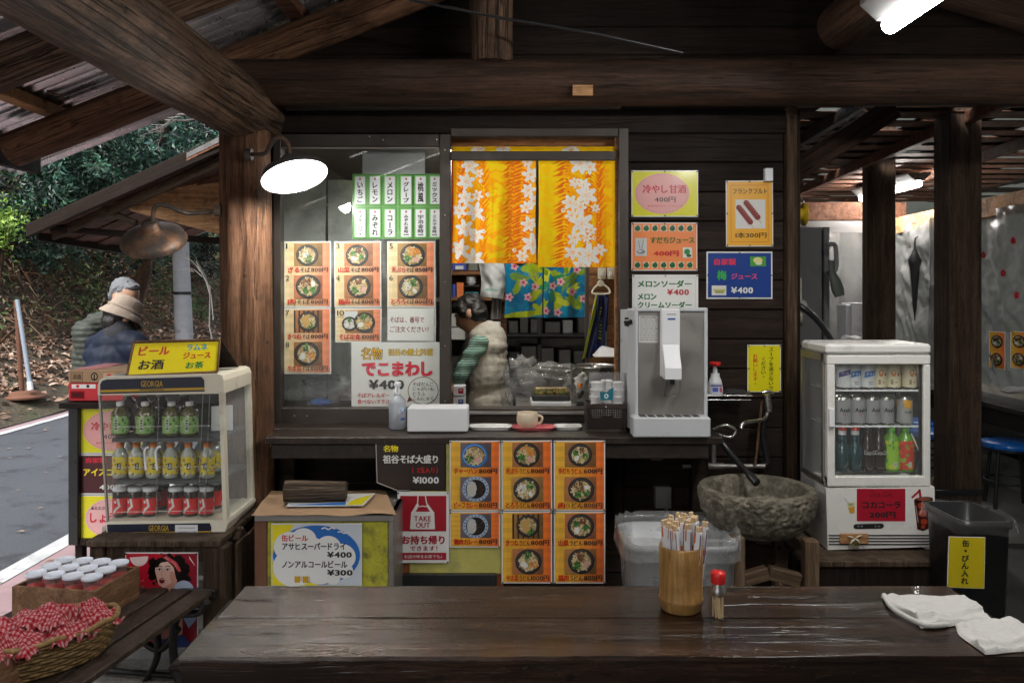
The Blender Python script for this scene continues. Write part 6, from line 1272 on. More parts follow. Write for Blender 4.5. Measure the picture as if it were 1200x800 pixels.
# bottles and cans (shared meshes, one tree of parts per kind)
def bottle_kind(body, prof, bodym, capprof, capm, labr, z0, z1, paint, n=18, sm=True):
    """returns a list of (name, mesh)"""
    out = [(body, B().lathe((0, 0, 0), prof, n).mesh(body, bodym)), ('cap', B().lathe((0, 0, 0), capprof, 14).mesh('cap', capm))]
    if paint:
        A = Art(fn=lambda x, y, l: Vector(((labr + l) * math.sin(x), -(labr + l) * math.cos(x), y)), step=.0003); A.wrap = .22; paint(A, z0, z1); out.append(('wrap', A.mesh('wrap', M['paint'])))
    return out
def put(kind, name, loc, label, cat, group, sc_=1.0, rz=0):
    t = thing(name, loc, label, cat, group)
    for nm, me in kind: inst(nm, me, t, loc, scale=(sc_, sc_, sc_))
    t.rotation_euler = (0, 0, rz); return t
M['pet'] = plain('clear_bottle', (.32,.36,.3), .08, trans=.6, spec=.7); M['tea'] = plain('tea_filled_bottle', (.09,.075,.02), .1, spec=.7, coat=.6); M['darkb'] = plain('dark_bottle', (.025,.012,.01), .08, spec=.7, coat=.6); M['clearl'] = plain('pale_drink_bottle', (.42,.44,.4), .12, coat=.6, spec=.7); M['orangec'] = plain('orange_cap', (.8,.22,.02), .4); M['greycap'] = plain('grey_cap', (.35,.36,.37), .4)
def lab_tea(A, z0, z1):
    g = random.Random(3); A.rect(-3.1, z0, 3.1, z1, (.3,.5,.16), 20, 2); A.up()
    for k in range(40): A.ell(g.uniform(-3, 3), g.uniform(z0, z1), .16, .006, g.choice([(.1,.28,.06), (.4,.55,.25), (.6,.65,.5), (.05,.15,.04)]), 6, 0)
    for s in (-.1, 3): A.up().rect(s - .22, z0 + .01, s + .22, z1 - .008, (.55,.6,.45), 2, 1); A.up(); [A.rect(s - .12, z0 + .016 + k * .011, s + .12, z0 + .023 + k * .011, (.04,.06,.03)) for k in range(4)]
def lab_lem(A, z0, z1):
    g = random.Random(6); A.rect(-3.1, z0, 3.1, z1, (.8,.62,.03), 20, 2); A.up()
    for k in range(60): A.ell(g.uniform(-3, 3), g.uniform(z0, z1), g.uniform(.08, .2), g.uniform(.002, .006), g.choice([(.75,.62,.06), (.7,.7,.66), (.05,.05,.06), (.5,.08,.05), (.15,.3,.5)]), 6, 0)
    for s in (.3, 2.6, -2): A.up().rect(s - .25, z0 + .02, s + .25, z0 + .045, (.06,.05,.05), 2, 1); A.up().rect(s - .12, z0 + .024, s + .1, z0 + .03, (.7,.68,.6)); A.rect(s - .05, z0 + .034, s + .15, z0 + .04, (.7,.68,.6))
def lab_cola(A, z0, z1):
    A.rect(-3.1, z0, 3.1, z1, (.68,.02,.02), 20, 2); A.up()
    for s in (-2.1, -.2, 1.9): A.poly([(s - .5, z0), (s - .2, z0 + .02), (s + .3, z0 + .03), (s + .1, z1), (s + .4, z1), (s + .6, z0 + .028), (s, z0 + .012), (s - .25, z0)], (.72,.7,.68)); A.ell(s - .1, z0 + .045, .18, .006, (.7,.68,.66), 8)
TEA = bottle_kind('bottle_body', [(.03, 0), (.034, .004), (.0345, .08), (.032, .093), (.02, .108), (.014, .116), (.013, .122)], M['tea'], [(.0155, .12), (.0155, .136), (.001, .137)], M['lid'], .0349, .012, .08, lab_tea)
TEAD = bottle_kind('bottle_body', [(.03, 0), (.034, .004), (.0345, .08), (.032, .093), (.02, .108), (.014, .116), (.013, .122)], M['darkb'], [(.0155, .12), (.0155, .136), (.001, .137)], M['greycap'], .0349, .02, .07, None)
LEM = bottle_kind('bottle_body', [(.025, 0), (.028, .004), (.028, .03), (.0265, .045), (.028, .06), (.028, .085), (.022, .1), (.0135, .112), (.0125, .118)], M['clearl'], [(.0145, .116), (.0145, .132), (.001, .133)], M['orangec'], .0285, .014, .082, lab_lem)
CAN = bottle_kind('bottle_body', [(.024, 0), (.027, .004), (.0275, .085), (.025, .094), (.024, .096)], M['darkb'], [(.026, .094), (.0275, .098), (.0265, .108), (.001, .11)], M['lid'], .0279, .012, .07, lab_cola)
ords = ['first', 'second', 'third', 'fourth', 'fifth', 'sixth', 'seventh', 'eighth']
def row(kind, xs, yb, dy, labf, cat, group, sc_=1.0, name='drink_bottle'):
    for i, x in enumerate(xs):
        p = ch(x, yb, 0); s = (Yc + dy) / Yc; X_ = (x - 600) / FOC * (Yc + dy); put(kind, name, (X_, Yc + dy, ch(185, yb, 0).z + (0)), labf(i), cat, group, sc_, rnd.uniform(-.25, .25))
gr = 'bottles on the shelves of the glass showcase'
row(TEA, [141, 170, 201, 222], 513.6, .07, lambda i: ['green tea bottle at the left end of the showcase top shelf', 'green tea bottle second from left on the showcase top shelf', 'green tea bottle third from left on the showcase top shelf', 'green tea bottle rightmost on the showcase top shelf beside the white card'][i], 'bottle', gr, .95)
row(TEAD, [150, 167, 188, 216], 513.6, .19, lambda i: 'dark capped bottle in the back row of the showcase top shelf, %s from left' % ords[i], 'bottle', gr, 1.12)
row(LEM, [141, 160, 180, 200, 221, 243], 563.6, .07, lambda i: 'orange capped yellow bottle, %s from left in the showcase middle row' % ords[i], 'bottle', gr)
row(LEM, [150, 172, 192, 213, 236, 252], 563.6, .18, lambda i: 'orange capped yellow bottle, %s from left in the back of the showcase middle shelf' % ords[i], 'bottle', gr)
row(CAN, [141, 158.5, 176, 206, 224, 242], 609.6, .07, lambda i: 'red labelled bottle with white cap, %s from left in the showcase bottom row' % ords[i], 'bottle', gr, 1.02)
row(CAN, [150, 168, 190, 214, 234, 252], 609.6, .18, lambda i: 'red labelled bottle with white cap, %s from left at the back of the bottom shelf' % ords[i], 'bottle', gr, 1.02)
# tent sign on the showcase
Yt2 = 3.02; TS = thing('tent_sign', P(203, 440, Yt2), 'yellow sign in a wooden frame on top of the glass showcase', 'sign')
tq = [(150, 401.5), (252.5, 399), (255, 436), (148.5, 441)]
def lerp2(u, v): a = [(tq[0][i] * (1 - u) + tq[1][i] * u) for i in (0, 1)]; c = [(tq[3][i] * (1 - u) + tq[2][i] * u) for i in (0, 1)]; return a[0] * (1 - v) + c[0] * v, a[1] * (1 - v) + c[1] * v
def tfn(x, y, l):
    v = (y - 400) / 40; qx, qy = lerp2((x - 150) / 103, v); p = P(qx, qy, Yt2); return Vector((p.x, Yt2 - l + .05 * (1 - v), p.z))
A = Art(fn=tfn); A.rect(150, 400, 253, 440, (.3,.2,.1), 6, 4); A.up(2).rect(151.5, 402, 251.5, 438, hx('#f0dc1a'), 8, 4); A.up()
A.text('ビール', 158.5, 406, 194, 416, hx('#cc3434'), .05); A.text('お酒', 161.5, 422, 190, 433, K['k'], .04); A.text('ラムネ', 214.5, 404.5, 238.5, 412, hx('#2a9cb8'), .04); A.text('ジュース', 211.5, 414.5, 243, 422, hx('#c03028'), .04); A.text('お茶', 216, 426, 236, 434, hx('#2a8040'), .04); A.build('sign_face', M['paint'], TS)
b = B(); b.extr([tfn(150, 400, -.001), tfn(253, 400, -.001), tfn(253, 440, -.001), tfn(150, 440, -.001)], (0, .008, 0)); b.build('board', M['box_wood'], TS, fixn=True)
b = B(); b.extr([tfn(150, 400, -.009), tfn(253, 400, -.009), tfn(256, 440, -.2), tfn(147, 440, -.2)], (0, .006, 0)); b.build('rear_board', M['plank'], TS, fixn=True)
for a, c in (((150, 400), (253, 400)), ((253, 400), (253, 440)), ((253, 440), (150, 440)), ((150, 440), (150, 400))): bar('frame_strip', tfn(*a, .003), tfn(*c, .003), .007, .01, M['box_wood'], TS)

# ---- bench, crates, jars, basket ----
BN = thing('garden_bench', (-1.3, 2.3, 0), 'slatted bench with black iron legs at the lower left', 'bench')
e0 = G(250, 690.5, .42); dv = Vector((-.155, -1, 0)).normalized(); nv = Vector((-1, .155, 0)).normalized()
for i in range(7): a = e0 + nv * (.036 + i * .0845) - Vector((0, 0, .012)) + dv * .005; bar('slat', a, a + dv * 2.0, .071, .022, M['bench'], BN)
bar('end_rail', e0 + nv * -.005 - Vector((0, 0, .02)) - dv * .012, e0 + nv * .59 - Vector((0, 0, .02)) - dv * .012, .02, .034, M['black'], BN)
def iron(p0, seed):
    b = B(); up = Vector((0, 0, 1)); L = lambda a, h, d=0: p0 + nv * a + up * (h - .42) - dv * d
    b.tube(arc([L(-.01, .4), L(.02, .36), L(.1, .34), L(.12, .25), L(.1, .12), L(.02, .0)]), .02, 8, flat=.6); b.tube(arc([L(.26, .38), L(.2, .33), L(.18, .2), L(.24, .08), L(.3, 0)]), .018, 8, flat=.6); b.tube(arc([L(.1, .3), L(.17, .22), L(.25, .26), L(.3, .34)]), .013, 8); b.tube(arc([L(.58, .4), L(.52, .34), L(.46, .22), L(.5, .1), L(.58, 0)]), .02, 8, flat=.6); b.tube([L(0, .39), L(.58, .39)], .014, 8); b.tube([L(.1, .13), L(.5, .13)], .011, 8)
    b.build('iron_leg', M['black'], BN)
iron(e0 + dv * .06, 1); iron(e0 + dv * 1.8, 2)
def crate(name, c0, u, v, h, th, label, z=.421):
    """open box: c0 near right corner, u towards the left, v away"""
    t = thing(name, tuple(c0), label, 'crate'); c0 = Vector((c0[0], c0[1], z)); u, v = Vector(u), Vector(v); up = Vector((0, 0, h)); un, vn = u.normalized() * th, v.normalized() * th
    for nm, a, d, e in (('side_board', c0, v, un), ('side_board', c0 + u - un, v, un), ('end_board', c0 + un * 1.02, u - un * 2.04, vn), ('end_board', c0 + v - vn + un * 1.02, u - un * 2.04, vn)):
        b = B(); b.extr([a, a + d, a + d + e, a + e], up); b.build(nm, M['box_wood'], t, fixn=True)
    b = B(); b.extr([c0 + un, c0 + un + v, c0 + u - un + v, c0 + u - un], (0, 0, .008)); b.build('bottom', M['box_wood'], t, fixn=True); return t
n0 = G(111, 693, .526); n0.z = .421; vv = -dv * .235; uu = nv * .3
crate('wooden_crate', n0, uu, vv, .105, .012, 'tan wooden crate of white lidded jars on the bench')
M['jarred'] = plain('red_sweets', (.5,.05,.04), .4, vary=.5, nsc=60); M['jarbody'] = pane('clear_cup_plastic', (.95,.95,.95), .08, (.8,.8,.8), 1.45, .05); M['lidb'] = plain('milky_blue_lid', (.62,.66,.74), .3, vary=.05)
jk = [('cup', B().lathe((0, 0, 0), [(.022, 0), (.024, .01), (.0285, .1), (.029, .103)], 18).mesh('cup', M['jarbody'])), ('filling', B().lathe((0, 0, 0), [(.0215, .002), (.0262, .07), (.001, .076)], 16).mesh('filling', M['jarred'])), ('lid', B().lathe((0, 0, 0), [(.031, .1), (.0326, .1004), (.0328, .109), (.032, .1096), (.029, .1098), (.0284, .1072), (.028, .107), (.001, .107)], 24).mesh('lid', M['lidb']))]
for i in range(4):
    for j in range(3):
        p = n0 + nv * (.047 + i * .069) - dv * (.05 + j * .069); put(jk, 'sweet_jar', (p.x, p.y, .448), 'white lidded jar, %s row from the front, %s from the right in its crate' % (ords[j], ords[i]), 'jar', 'white lidded jars in the wooden crate', 1, rnd.uniform(0, 3))
bc0 = G(45, 738, .52); M['wicker'] = wood('wicker', (.1,.055,.02), (.26,.16,.065), (.42,.28,.13), 'x', 3, bmp=1, rough=(.5,.8))
BK = thing('wicker_basket', (bc0.x, bc0.y, .42), 'oval wicker basket full of red checked wrappers on the bench', 'basket'); bu = Vector((.7, .71, 0)); bv = Vector((-.71, .7, 0))
def bpt(a, k, z): return Vector((bc0.x, bc0.y, .42 + z)) + bu * math.cos(a) * .215 * k + bv * math.sin(a) * .125 * k
for j in range(9):
    b = B(); n = 84; z = .008 + j * .0105; k = .82 + .17 * (j / 8) ** .7; pts = [bpt(6.2832 * i / n, k + .014 * (1 if (i // 2 + j) % 2 else -1), z) for i in range(n + 1)]; b.tube(pts, .0055, 5, cap=False); b.build('woven_band', M['wicker'], BK)
for i in range(28): a = 6.2832 * i / 28 + .05; b = B(); b.tube([bpt(a, .82, .005), bpt(a, .92, .05), bpt(a, .995, .1)], .0045, 5); b.build('rib', M['wicker'], BK)
b = B(); b.tube([bpt(6.2832 * i / 60, 1.0, .104 + .004 * math.sin(i)) for i in range(61)], .008, 7, cap=False); b.build('rim', M['wicker'], BK); b = B(); b.add([bpt(6.2832 * i / 30, .82, .004) for i in range(30)], [tuple(range(30))]); b.build('bottom', M['wicker'], BK)
def ging(u, v): a, c = int(u * 26) % 2, int(v * 26) % 2; return (.36,.012,.02) if a and c else ((.46,.07,.085) if a or c else (.6,.33,.34))
g = random.Random(8); pl = [(-.15, -.01, .055, .3), (-.085, .05, .06, 1.2), (-.06, -.045, .06, 2.2), (0, .02, .062, .6), (.045, -.05, .058, 1.8), (.08, .035, .06, 2.8), (.125, -.02, .055, .2), (.0, .085, .05, 1), (-.12, -.07, .045, 2), (.15, .03, .04, 1.4), (.03, -.01, .055, .9)]
wl_ = ['at the left end', 'at the back left', 'at the front left', 'in the middle', 'at the front, right of middle', 'at the back, right of middle', 'at the right end', 'at the far back', 'at the near left edge', 'at the far right tip', 'on the very top']
for k, (a, c, r_, th) in enumerate(pl):
    ctr = Vector((bc0.x, bc0.y, .42)) + bu * a + bv * c + Vector((0, 0, .1 + (.035 if k == 10 else 0) + g.uniform(0, .012))); ax = bu * math.cos(th) + bv * math.sin(th); ay = Vector((-ax.y, ax.x, 0)); tl = g.uniform(-.3, .3)
    def wf(u, v):
        x, y = (u - .5) * 2, (v - .5) * 2; rr = max(abs(x), abs(y)); nn = mnoise.noise(Vector((x * 2.2 + k * 5, y * 2.2, 1))) + .5 * mnoise.noise(Vector((x * 5, y * 5 + k, 3)))
        h = .034 * (1 - rr ** 2) - .018 * rr + .02 * nn + .006 * math.sin(x * 6 + nn * 3) * rr + tl * x * .03; return ctr + ax * x * r_ * (1.45 + .15 * nn) + ay * y * r_ * (1.2 + .15 * nn) + Vector((0, 0, h))
    b = B(); b.grid(wf, 52, 52, 0, ging); t = thing('checked_wrapper', tuple(ctr), 'red and white checked wrapper ' + wl_[k] + ' of the wicker basket', 'wrapper', 'red checked wrappers in the wicker basket'); b.build('wrap_sheet', M['cloth'], t)
n1 = G(30, 757, .52); n1.z = .421; crate('wooden_crate', n1 + dv * .3, nv * .3, -dv * .3, .1, .014, 'empty tan wooden crate at the lower left corner')
PL = thing('pallet', (-1.2, 2.75, 0), 'pale slatted pallet on the ground under the bench end', 'pallet')
for i in range(6): bar('slat', (-1.5, 2.45 + i * .105, .1), (-.9, 2.45 + i * .105, .1), .08, .016, M['paleb'], PL, up=(0, 1, 0)) if False else bar('slat', (-1.5, 2.45 + i * .105, .1), (-.9, 2.45 + i * .105, .1), .016, .08, M['paleb'], PL, up=(0, 1, 0))
for x in (-1.45, -.95): bar('bearer', (x, 2.42, .055), (x, 3.02, .055), .06, .07, M['grey_wood'], PL)

# ---- yellow cabinet under the counter ----
YC = 2.98; CB = thing('yellow_cabinet', P(382, 690, YC), 'low metal framed cabinet with a rough yellow front under the counter', 'cabinet')
M['yelp'] = plain('rough_yellow_panel', (.42,.4,.03), .75, vary=.35, nsc=25, bmp=1., bsc=60, dirt=(.12,.12,.03), dsc=22, dlo=.5)
pb('front_panel', 313, 611, 455, 720, YC, YC + .02, M['yelp'], CB); pb('top_rail', 298, 603, 462, 611, YC - .006, YC + .03, M['steel_dull'], CB); pb('frame_side', 298, 611, 313, 760, YC - .003, YC + .03, M['rust'], CB); pb('frame_side', 455, 608, 462, 760, YC - .003, YC + .03, M['steel_dull'], CB)
a, c = P(298, 0, YC), P(462, 0, YC); zc = P(0, 603, YC).z; b = B(); b.cbox((a.x, YC + .03, .02), (a.x + .02, 3.34, zc), .002); b.build('side_panel', M['steel_dull'], CB); b = B(); b.cbox((c.x - .02, YC + .03, .02), (c.x, 3.34, zc), .002); b.build('side_panel', M['steel_dull'], CB); b = B(); b.cbox((a.x, YC + .02, zc - .01), (c.x, 3.34, zc), .002); b.build('top_panel', M['steel_dull'], CB)
def p_beer(A):
    A.rect(318.5, 614, 423.5, 685.5, hx('#c8d0d8'), 8, 6); A.up(); A.poly([(319, 614.3), (345, 614.3), (319, 650)], hx('#e8d81c')); A.poly([(319, 655), (330, 685), (319, 685)], hx('#e8d81c')); A.up(); A.ell(371, 650, 51, 35, hx('#2468b8'), 48); A.poly([(330, 680), (366, 682), (375, 685.3), (322, 685.3), (319, 672)], hx('#e8d81c')); A.up()
    for x, y, r in ((340, 640, 19), (356, 632, 15), (385, 641, 15), (400, 652, 17), (404, 668, 10), (345, 664, 25), (375, 664, 22), (390, 676, 9), (362, 650, 24), (352, 676, 9)): A.ell(x, y, r, r * .92, K['w'], 26)
    A.up(); A.line([(377, 619), (381, 617.5), (385, 620), (389, 617.5), (393, 619)], 1.5, K['w']); A.line([(396, 623), (400, 622), (403, 624.5), (408, 623)], 1.4, K['w'])
    A.text('缶ビール', 330.5, 626, 361, 633.5, hx('#c02830'), .04); A.text('アサヒスーパードライ', 331, 635.5, 405, 643.5, K['k'], .04); A.text('¥400', 384, 646, 412, 652.5, K['k'], .05); A.text('ノンアルコールビール', 331, 656.5, 407, 664.5, K['k'], .04); A.text('¥300', 384, 667, 413, 673.5, K['k'], .05)
    for x in (349, 358.5): A.rect(x - 3.6, 673, x + 2.8, 682, hx('#c89a1c')); A.frame(x + 2.5, 675, x + 5, 680, .7, hx('#b8a070')); A.up(); A.ell(x - .5, 673, 4, 1.7, K['w'], 10)
poster('white and blue cloud sign with beer prices on the yellow cabinet', 318, 613, 424, 686, YC - .01, p_beer, name='beer_sign', cat='sign', warp=.0002)
b = B(); q = [P(293, 600, YC - .03), P(465, 599, YC - .02), (P(440, 580, 3.3).x, 3.3, P(0, 580, 3.3).z), (P(330, 578, 3.3).x, 3.3, P(0, 578, 3.3).z)]
z_ = zc + .004; q = [(P(294, 0, 2.94).x, 2.94, z_), (P(464, 0, 2.95).x, 2.95, z_), (P(452, 0, 3.3).x, 3.3, z_), (P(318, 0, 3.3).x, 3.3, z_)]; Q = [Vector(p) for p in q]
b.grid(lambda u, v: (Q[0] * (1 - u) + Q[1] * u) * (1 - v) + (Q[3] * (1 - u) + Q[2] * u) * v + Vector((0, 0, .012 * mnoise.noise(Vector((u * 4, v * 3, 2))) * (1 if v < .2 else .5) + .006)), 24, 8); b.build('cardboard_sheet', M['card'], label='bent cardboard sheet lying over the yellow cabinet', cat='cardboard', fixn=False)
b = B(); z2 = z_ + .016; b.add([(P(335, 0, 3.02).x, 3.02, z2), (P(425, 0, 3.03).x, 3.03, z2), (P(440, 0, 3.22).x, 3.22, z2), (P(345, 0, 3.2).x, 3.2, z2)], [(0, 1, 2, 3)], 0, (.6,.6,.58)); b.add([(P(338, 0, 3.04).x, 3.04, z2 + .001), (P(405, 0, 3.04).x, 3.04, z2 + .001), (P(405, 0, 3.08).x, 3.08, z2 + .001)], [(0, 1, 2)], 0, hx('#2468b8')); b.add([(P(405, 0, 3.04).x, 3.04, z2 + .001), (P(424, 0, 3.045).x, 3.045, z2 + .001), (P(436, 0, 3.2).x, 3.2, z2 + .001), (P(415, 0, 3.12).x, 3.12, z2 + .001)], [(0, 1, 2, 3)], 0, hx('#c8bc18'))
t = b.build('flyer', M['matte'], label='blue and yellow flyer lying under the log billet', cat='flyer')
M['bark'] = wood('split_billet', (.035,.024,.016), (.1,.072,.05), (.2,.15,.11), 'z', .8, bmp=1.3); lb0 = P(334, 579, 3.1); LB = log('log_billet', (lb0.x, 3.1, zc + .06), (P(406, 579, 3.12).x, 3.12, zc + .058), .044, .042, M['bark'], None, 31, 18, 18, .3, 'short split log billet lying on the cardboard sheet'); LB['category'] = 'log'

# =============== right side: fridge ===============
YF = 3.1; FR = thing('display_fridge', P(1032, 655, YF), 'white glass door drink fridge on a wooden step', 'fridge'); fx0, fx1 = P(968, 0, YF).x, P(1093, 0, YF).x
zf = lambda y: P(0, y, YF).z
DF = .27
def fbx(name, px0, y0, px1, y1, d0, d1, m, c=.004): a, e = P(px0, y1, YF), P(px1, y0, YF); b = B(); b.cbox((a.x, YF + d0, a.z), (e.x, YF + d1, e.z), c); return b.build(name, m, FR)
b = B(); b.cbox((fx0, YF - .004, zf(415)), (fx1 - .004, YF + DF, zf(403)), .01); b.build('top_cover', M['white'], FR)
a = B(); 
fbx('door_frame', 970, 416, 1091, 427, 0, .03, M['white']); fbx('door_frame', 970, 427, 979, 570, 0, .03, M['white']); fbx('door_frame', 1083, 427, 1091, 570, 0, .03, M['white']); fbx('door_frame', 970, 558, 1091, 570, .0005, .03, M['white'])
fbx('door_glass', 979, 427, 1083, 558, .012, .016, M['glassc'], .0005); fbx('gasket', 979, 427, 981, 558, .016, .028, M['blackp'], .0005); fbx('gasket', 1080.5, 427, 1083, 558, .016, .028, M['blackp'], .0005)
fbx('door_handle', 970.5, 478, 977, 500, -.016, .001, M['lid'])
lowq = [(968, 572), (1095, 570), (1097, 640), (970, 644)]
b = B(); b.extr([P(*p, YF) for p in lowq], (0, DF, 0)); b.build('lower_cabinet', M['white'], FR, fixn=True)
for i, y in enumerate((627, 630.5, 634, 637.5)): b = B(); b.cbox(P(971, y + .8, YF) - Vector((0, .0015, 0)), P(1095.5, y - .8, YF), .0005); b.build('vent_line', M['blackp'], FR)
for x in (983, 1086): b = B(); p = P(x, 655, YF + .02); b.cbox((p.x - .011, YF + .01, .489), (p.x + .011, YF + .035, zf(643)), .002); b.build('foot', M['lid'], FR)
for x in (985, 1080): b = B(); p = P(x, 655, YF + .22); b.cbox((p.x - .011, YF + .21, .489), (p.x + .011, YF + .235, zf(643)), .002); b.build('foot', M['lid'], FR)
# left side: framed glass
b = B(); xs = fx0
for z0, z1, d0, d1 in ((zf(570), zf(415), 0, .018), (zf(570), zf(415), DF - .018, DF), (zf(570), zf(564), .018, DF - .018), (zf(424), zf(415), .018, DF - .018)): b.cbox((xs, YF + d0 + .031 * (d0 == 0), z0), (xs + .012, YF + d1 + .031 * (d0 == 0), z1), .001)
b.build('side_frame', M['steel_dull'], FR, kind='stuff'); b = B(); b.box((xs + .004, YF + .045, zf(565)), (xs + .007, YF + DF - .015, zf(424))); b.build('side_glass', M['glassc'], FR)
b = B(); b.box((fx1 - .015, YF + .04, zf(565)), (fx1 - .012, YF + DF - .015, zf(424))); b.build('side_glass', M['glassc'], FR); b = B(); b.cbox((fx1 - .016, YF + .031, zf(570)), (fx1 - .004, YF + .05, zf(415)), .001); b.build('side_post', M['white'], FR); b = B(); b.cbox((fx1 - .016, YF + DF - .02, zf(570)), (fx1 - .004, YF + DF, zf(415)), .001); b.build('side_post', M['white'], FR)
M['innerw'] = plain('fridge_inner_panel', (.1,.1,.1), .4); b = B(); b.box((fx0 + .012, YF + DF - .008, zf(570)), (fx1 - .012, YF + DF - .002, zf(415))); b.build('back_panel', M['innerw'], FR)
FS = [(458, 'top'), (500.5, 'middle'), (556, 'bottom')]
for y, _ in FS[:2]:
    b = B(); b.cbox((fx0 + .03, YF + .04, zf(y + 2.2)), (fx1 - .03, YF + .045, zf(y)), .001); b.tube([(fx1 - .05, YF + .045, zf(y + 1)), (fx1 - .028, YF + .2, zf(y + 1))], .002, 5)
    for k in range(14): x = fx0 + .035 + k * .0255; b.tube([(x, YF + .045, zf(y + .8)), (x, YF + DF - .02, zf(y + .8))], .0016, 5)
    b.build('wire_shelf', M['lid'], FR)
b = B(); b.tube([P(1068, 508, YF + .06), P(1080, 535, YF + .06)], .003, 6); b.build('shelf_bracket', M['lid'], FR)
def can_paint(style):
    def f(A, z0, z1):
        g = random.Random(hash(style) % 99 if False else sum(map(ord, style))); h = z1 - z0
        base = {'silver': (.3,.3,.31), 'white': (.66,.67,.7), 'cream': (.66,.6,.42), 'gold': (.32,.32,.32)}[style.split('_')[0]]; A.rect(-3.14, z0, 3.14, z1, base, 24, 2); A.up()
        for s in (0, 2.1, -2.1):
            if style == 'silver': 
                A.text('Asahi', s - .7, z0 + h * .66, s + .7, z0 + h * .48, (.015,.015,.015), .04); A.rect(s - .03, z0, s + .02, z0 + h * .4, (.25,.25,.25)); A.rect(s + .5, z0 + h * .1, s + .52, z0 + h * .4, (.3,.3,.3)); A.text('DRY', s - .3, z0 + h * .42, s + .3, z0 + h * .34, (.3,.03,.03), .01)
            elif style == 'gold_a': A.poly([(s - .7, z1), (s + .7, z1), (s + .45, z0 + h * .7), (s, z0 + h * .6), (s - .45, z0 + h * .7)], (.7,.35,.04)); A.text('Asahi', s - .45, z0 + h * .55, s + .55, z0 + h * .43, (.03,.03,.03), .03)
            elif style == 'white_n': A.poly([(s - .9, z0 + h * .42), (s + .7, z0 + h * .58), (s + .7, z0 + h * .8), (s - .9, z0 + h * .64)], (.06,.04,.25)); A.up().text('ビール', s - .5, z0 + h * .68, s + .4, z0 + h * .56, (.6,.6,.65), .03)
            elif style == 'white_b': A.poly([(s - .8, z0 + h * .4), (s + .9, z0 + h * .55), (s + .8, z0 + h * .75), (s - .7, z0 + h * .68)], (.04,.2,.55)); A.up().text('ドライ', s - .45, z0 + h * .64, s + .55, z0 + h * .52, (.65,.66,.7), .04); A.rect(s - .3, z0 + h * .2, s + .3, z0 + h * .24, (.2,.2,.25)); A.rect(s - .2, z0 + h * .12, s + .3, z0 + h * .15, (.2,.2,.25))
            else: A.ell(s, z0 + h * .62, .3, h * .16, (.6,.22,.08), 14); A.rect(s - .35, z0 + h * .12, s - .05, z0 + h * .34, (.3,.24,.14)); A.rect(s + .45, z0 + h * .5, s + .8, z0 + h * .62, (.5,.08,.05)); A.up().ell(s, z0 + h * .66, .15, h * .07, (.7,.6,.4), 10); A.rect(s + .1, z0 + h * .2, s + .5, z0 + h * .24, (.45,.1,.05))
    return f
def can(style): 
    A = Art(fn=lambda x, y, l: Vector(((.0332 + l) * math.sin(x), -(.0332 + l) * math.cos(x), y)), step=.0003); A.wrap = .22; can_paint(style)(A, .008, .108)
    return [('can_body', B().lathe((0, 0, 0), [(.024, 0), (.027, .001), (.033, .008), (.033, .108), (.027, .118), (.0265, .121), (.025, .119), (.001, .1185)], 24).mesh('can_body', M['steel'])), ('print', A.mesh('print', M['paint']))]
CN = {k: can(k) for k in ('silver', 'white_n', 'white_b', 'cream_c', 'gold_a')}
def frow(seq, y, dy, sc_, shelf, rowname, z=None):
    for i, (x, k, desc) in enumerate(seq):
        Yy = YF + dy; p = ((x - 600) / FOC * Yy, Yy, zf(y) + .0015); put(CN[k], 'drink_can', p, '%s, %s from left, fridge %s shelf, %s' % (desc, ords[i], shelf, rowname), 'can', 'drink cans in the white fridge', sc_, rnd.uniform(-.3, .3))
frow([(989, 'white_n', 'white can with a navy flash'), (1000, 'white_b', 'white can half hidden'), (1016, 'white_b', 'white can with a blue flash'), (1030, 'cream_c', 'narrow looking cream can'), (1046, 'cream_c', 'cream can with an orange badge'), (1065, 'cream_c', 'cream can with brown marks')], 458, .075, .9, 'top', 'front row')
frow([(988, 'silver', 'silver can'), (1005, 'silver', 'silver can'), (1022, 'silver', 'silver can'), (1038, 'silver', 'silver can'), (1060, 'gold_a', 'silver can with an amber top')], 500.5, .075, .9, 'middle', 'front row')
frow([(986, 'white_n', 'white can'), (1004, 'white_b', 'white can'), (1023, 'cream_c', 'cream can'), (1042, 'cream_c', 'cream can'), (1060, 'cream_c', 'cream can')], 458, .155, .92, 'top', 'back row'); frow([(985, 'silver', 'silver can'), (1003, 'silver', 'silver can'), (1021, 'silver', 'silver can'), (1040, 'silver', 'silver can')], 500.5, .155, .92, 'middle', 'back row')
M['blueglass'] = plain('blue_green_glass', (.012,.045,.055), .06, spec=.8, coat=.8); M['coke'] = M['darkb']; M['greenpet'] = plain('green_bottle', (.12,.3,.03), .15, coat=.5)
def lab_gr(A, z0, z1, c=((.3,.55,.05), (.55,.6,.05), (.1,.3,.03))):
    g = random.Random(len(c) * 7 + int(c[0][0] * 100)); A.rect(-3.1, z0, 3.1, z1, c[0], 20, 2); A.up(); [A.ell(g.uniform(-3, 3), g.uniform(z0, z1), g.uniform(.1, .35), g.uniform(.004, .011), g.choice(c), 9) for _ in range(60)]; A.up(); A.rect(-.1, z0 + .01, .3, z0 + .03, (.65,.66,.6)); [A.rect(-.06 + k * .08, z0 + .012, -.03 + k * .08, z0 + .028, (.05,.05,.05)) for k in range(4)]
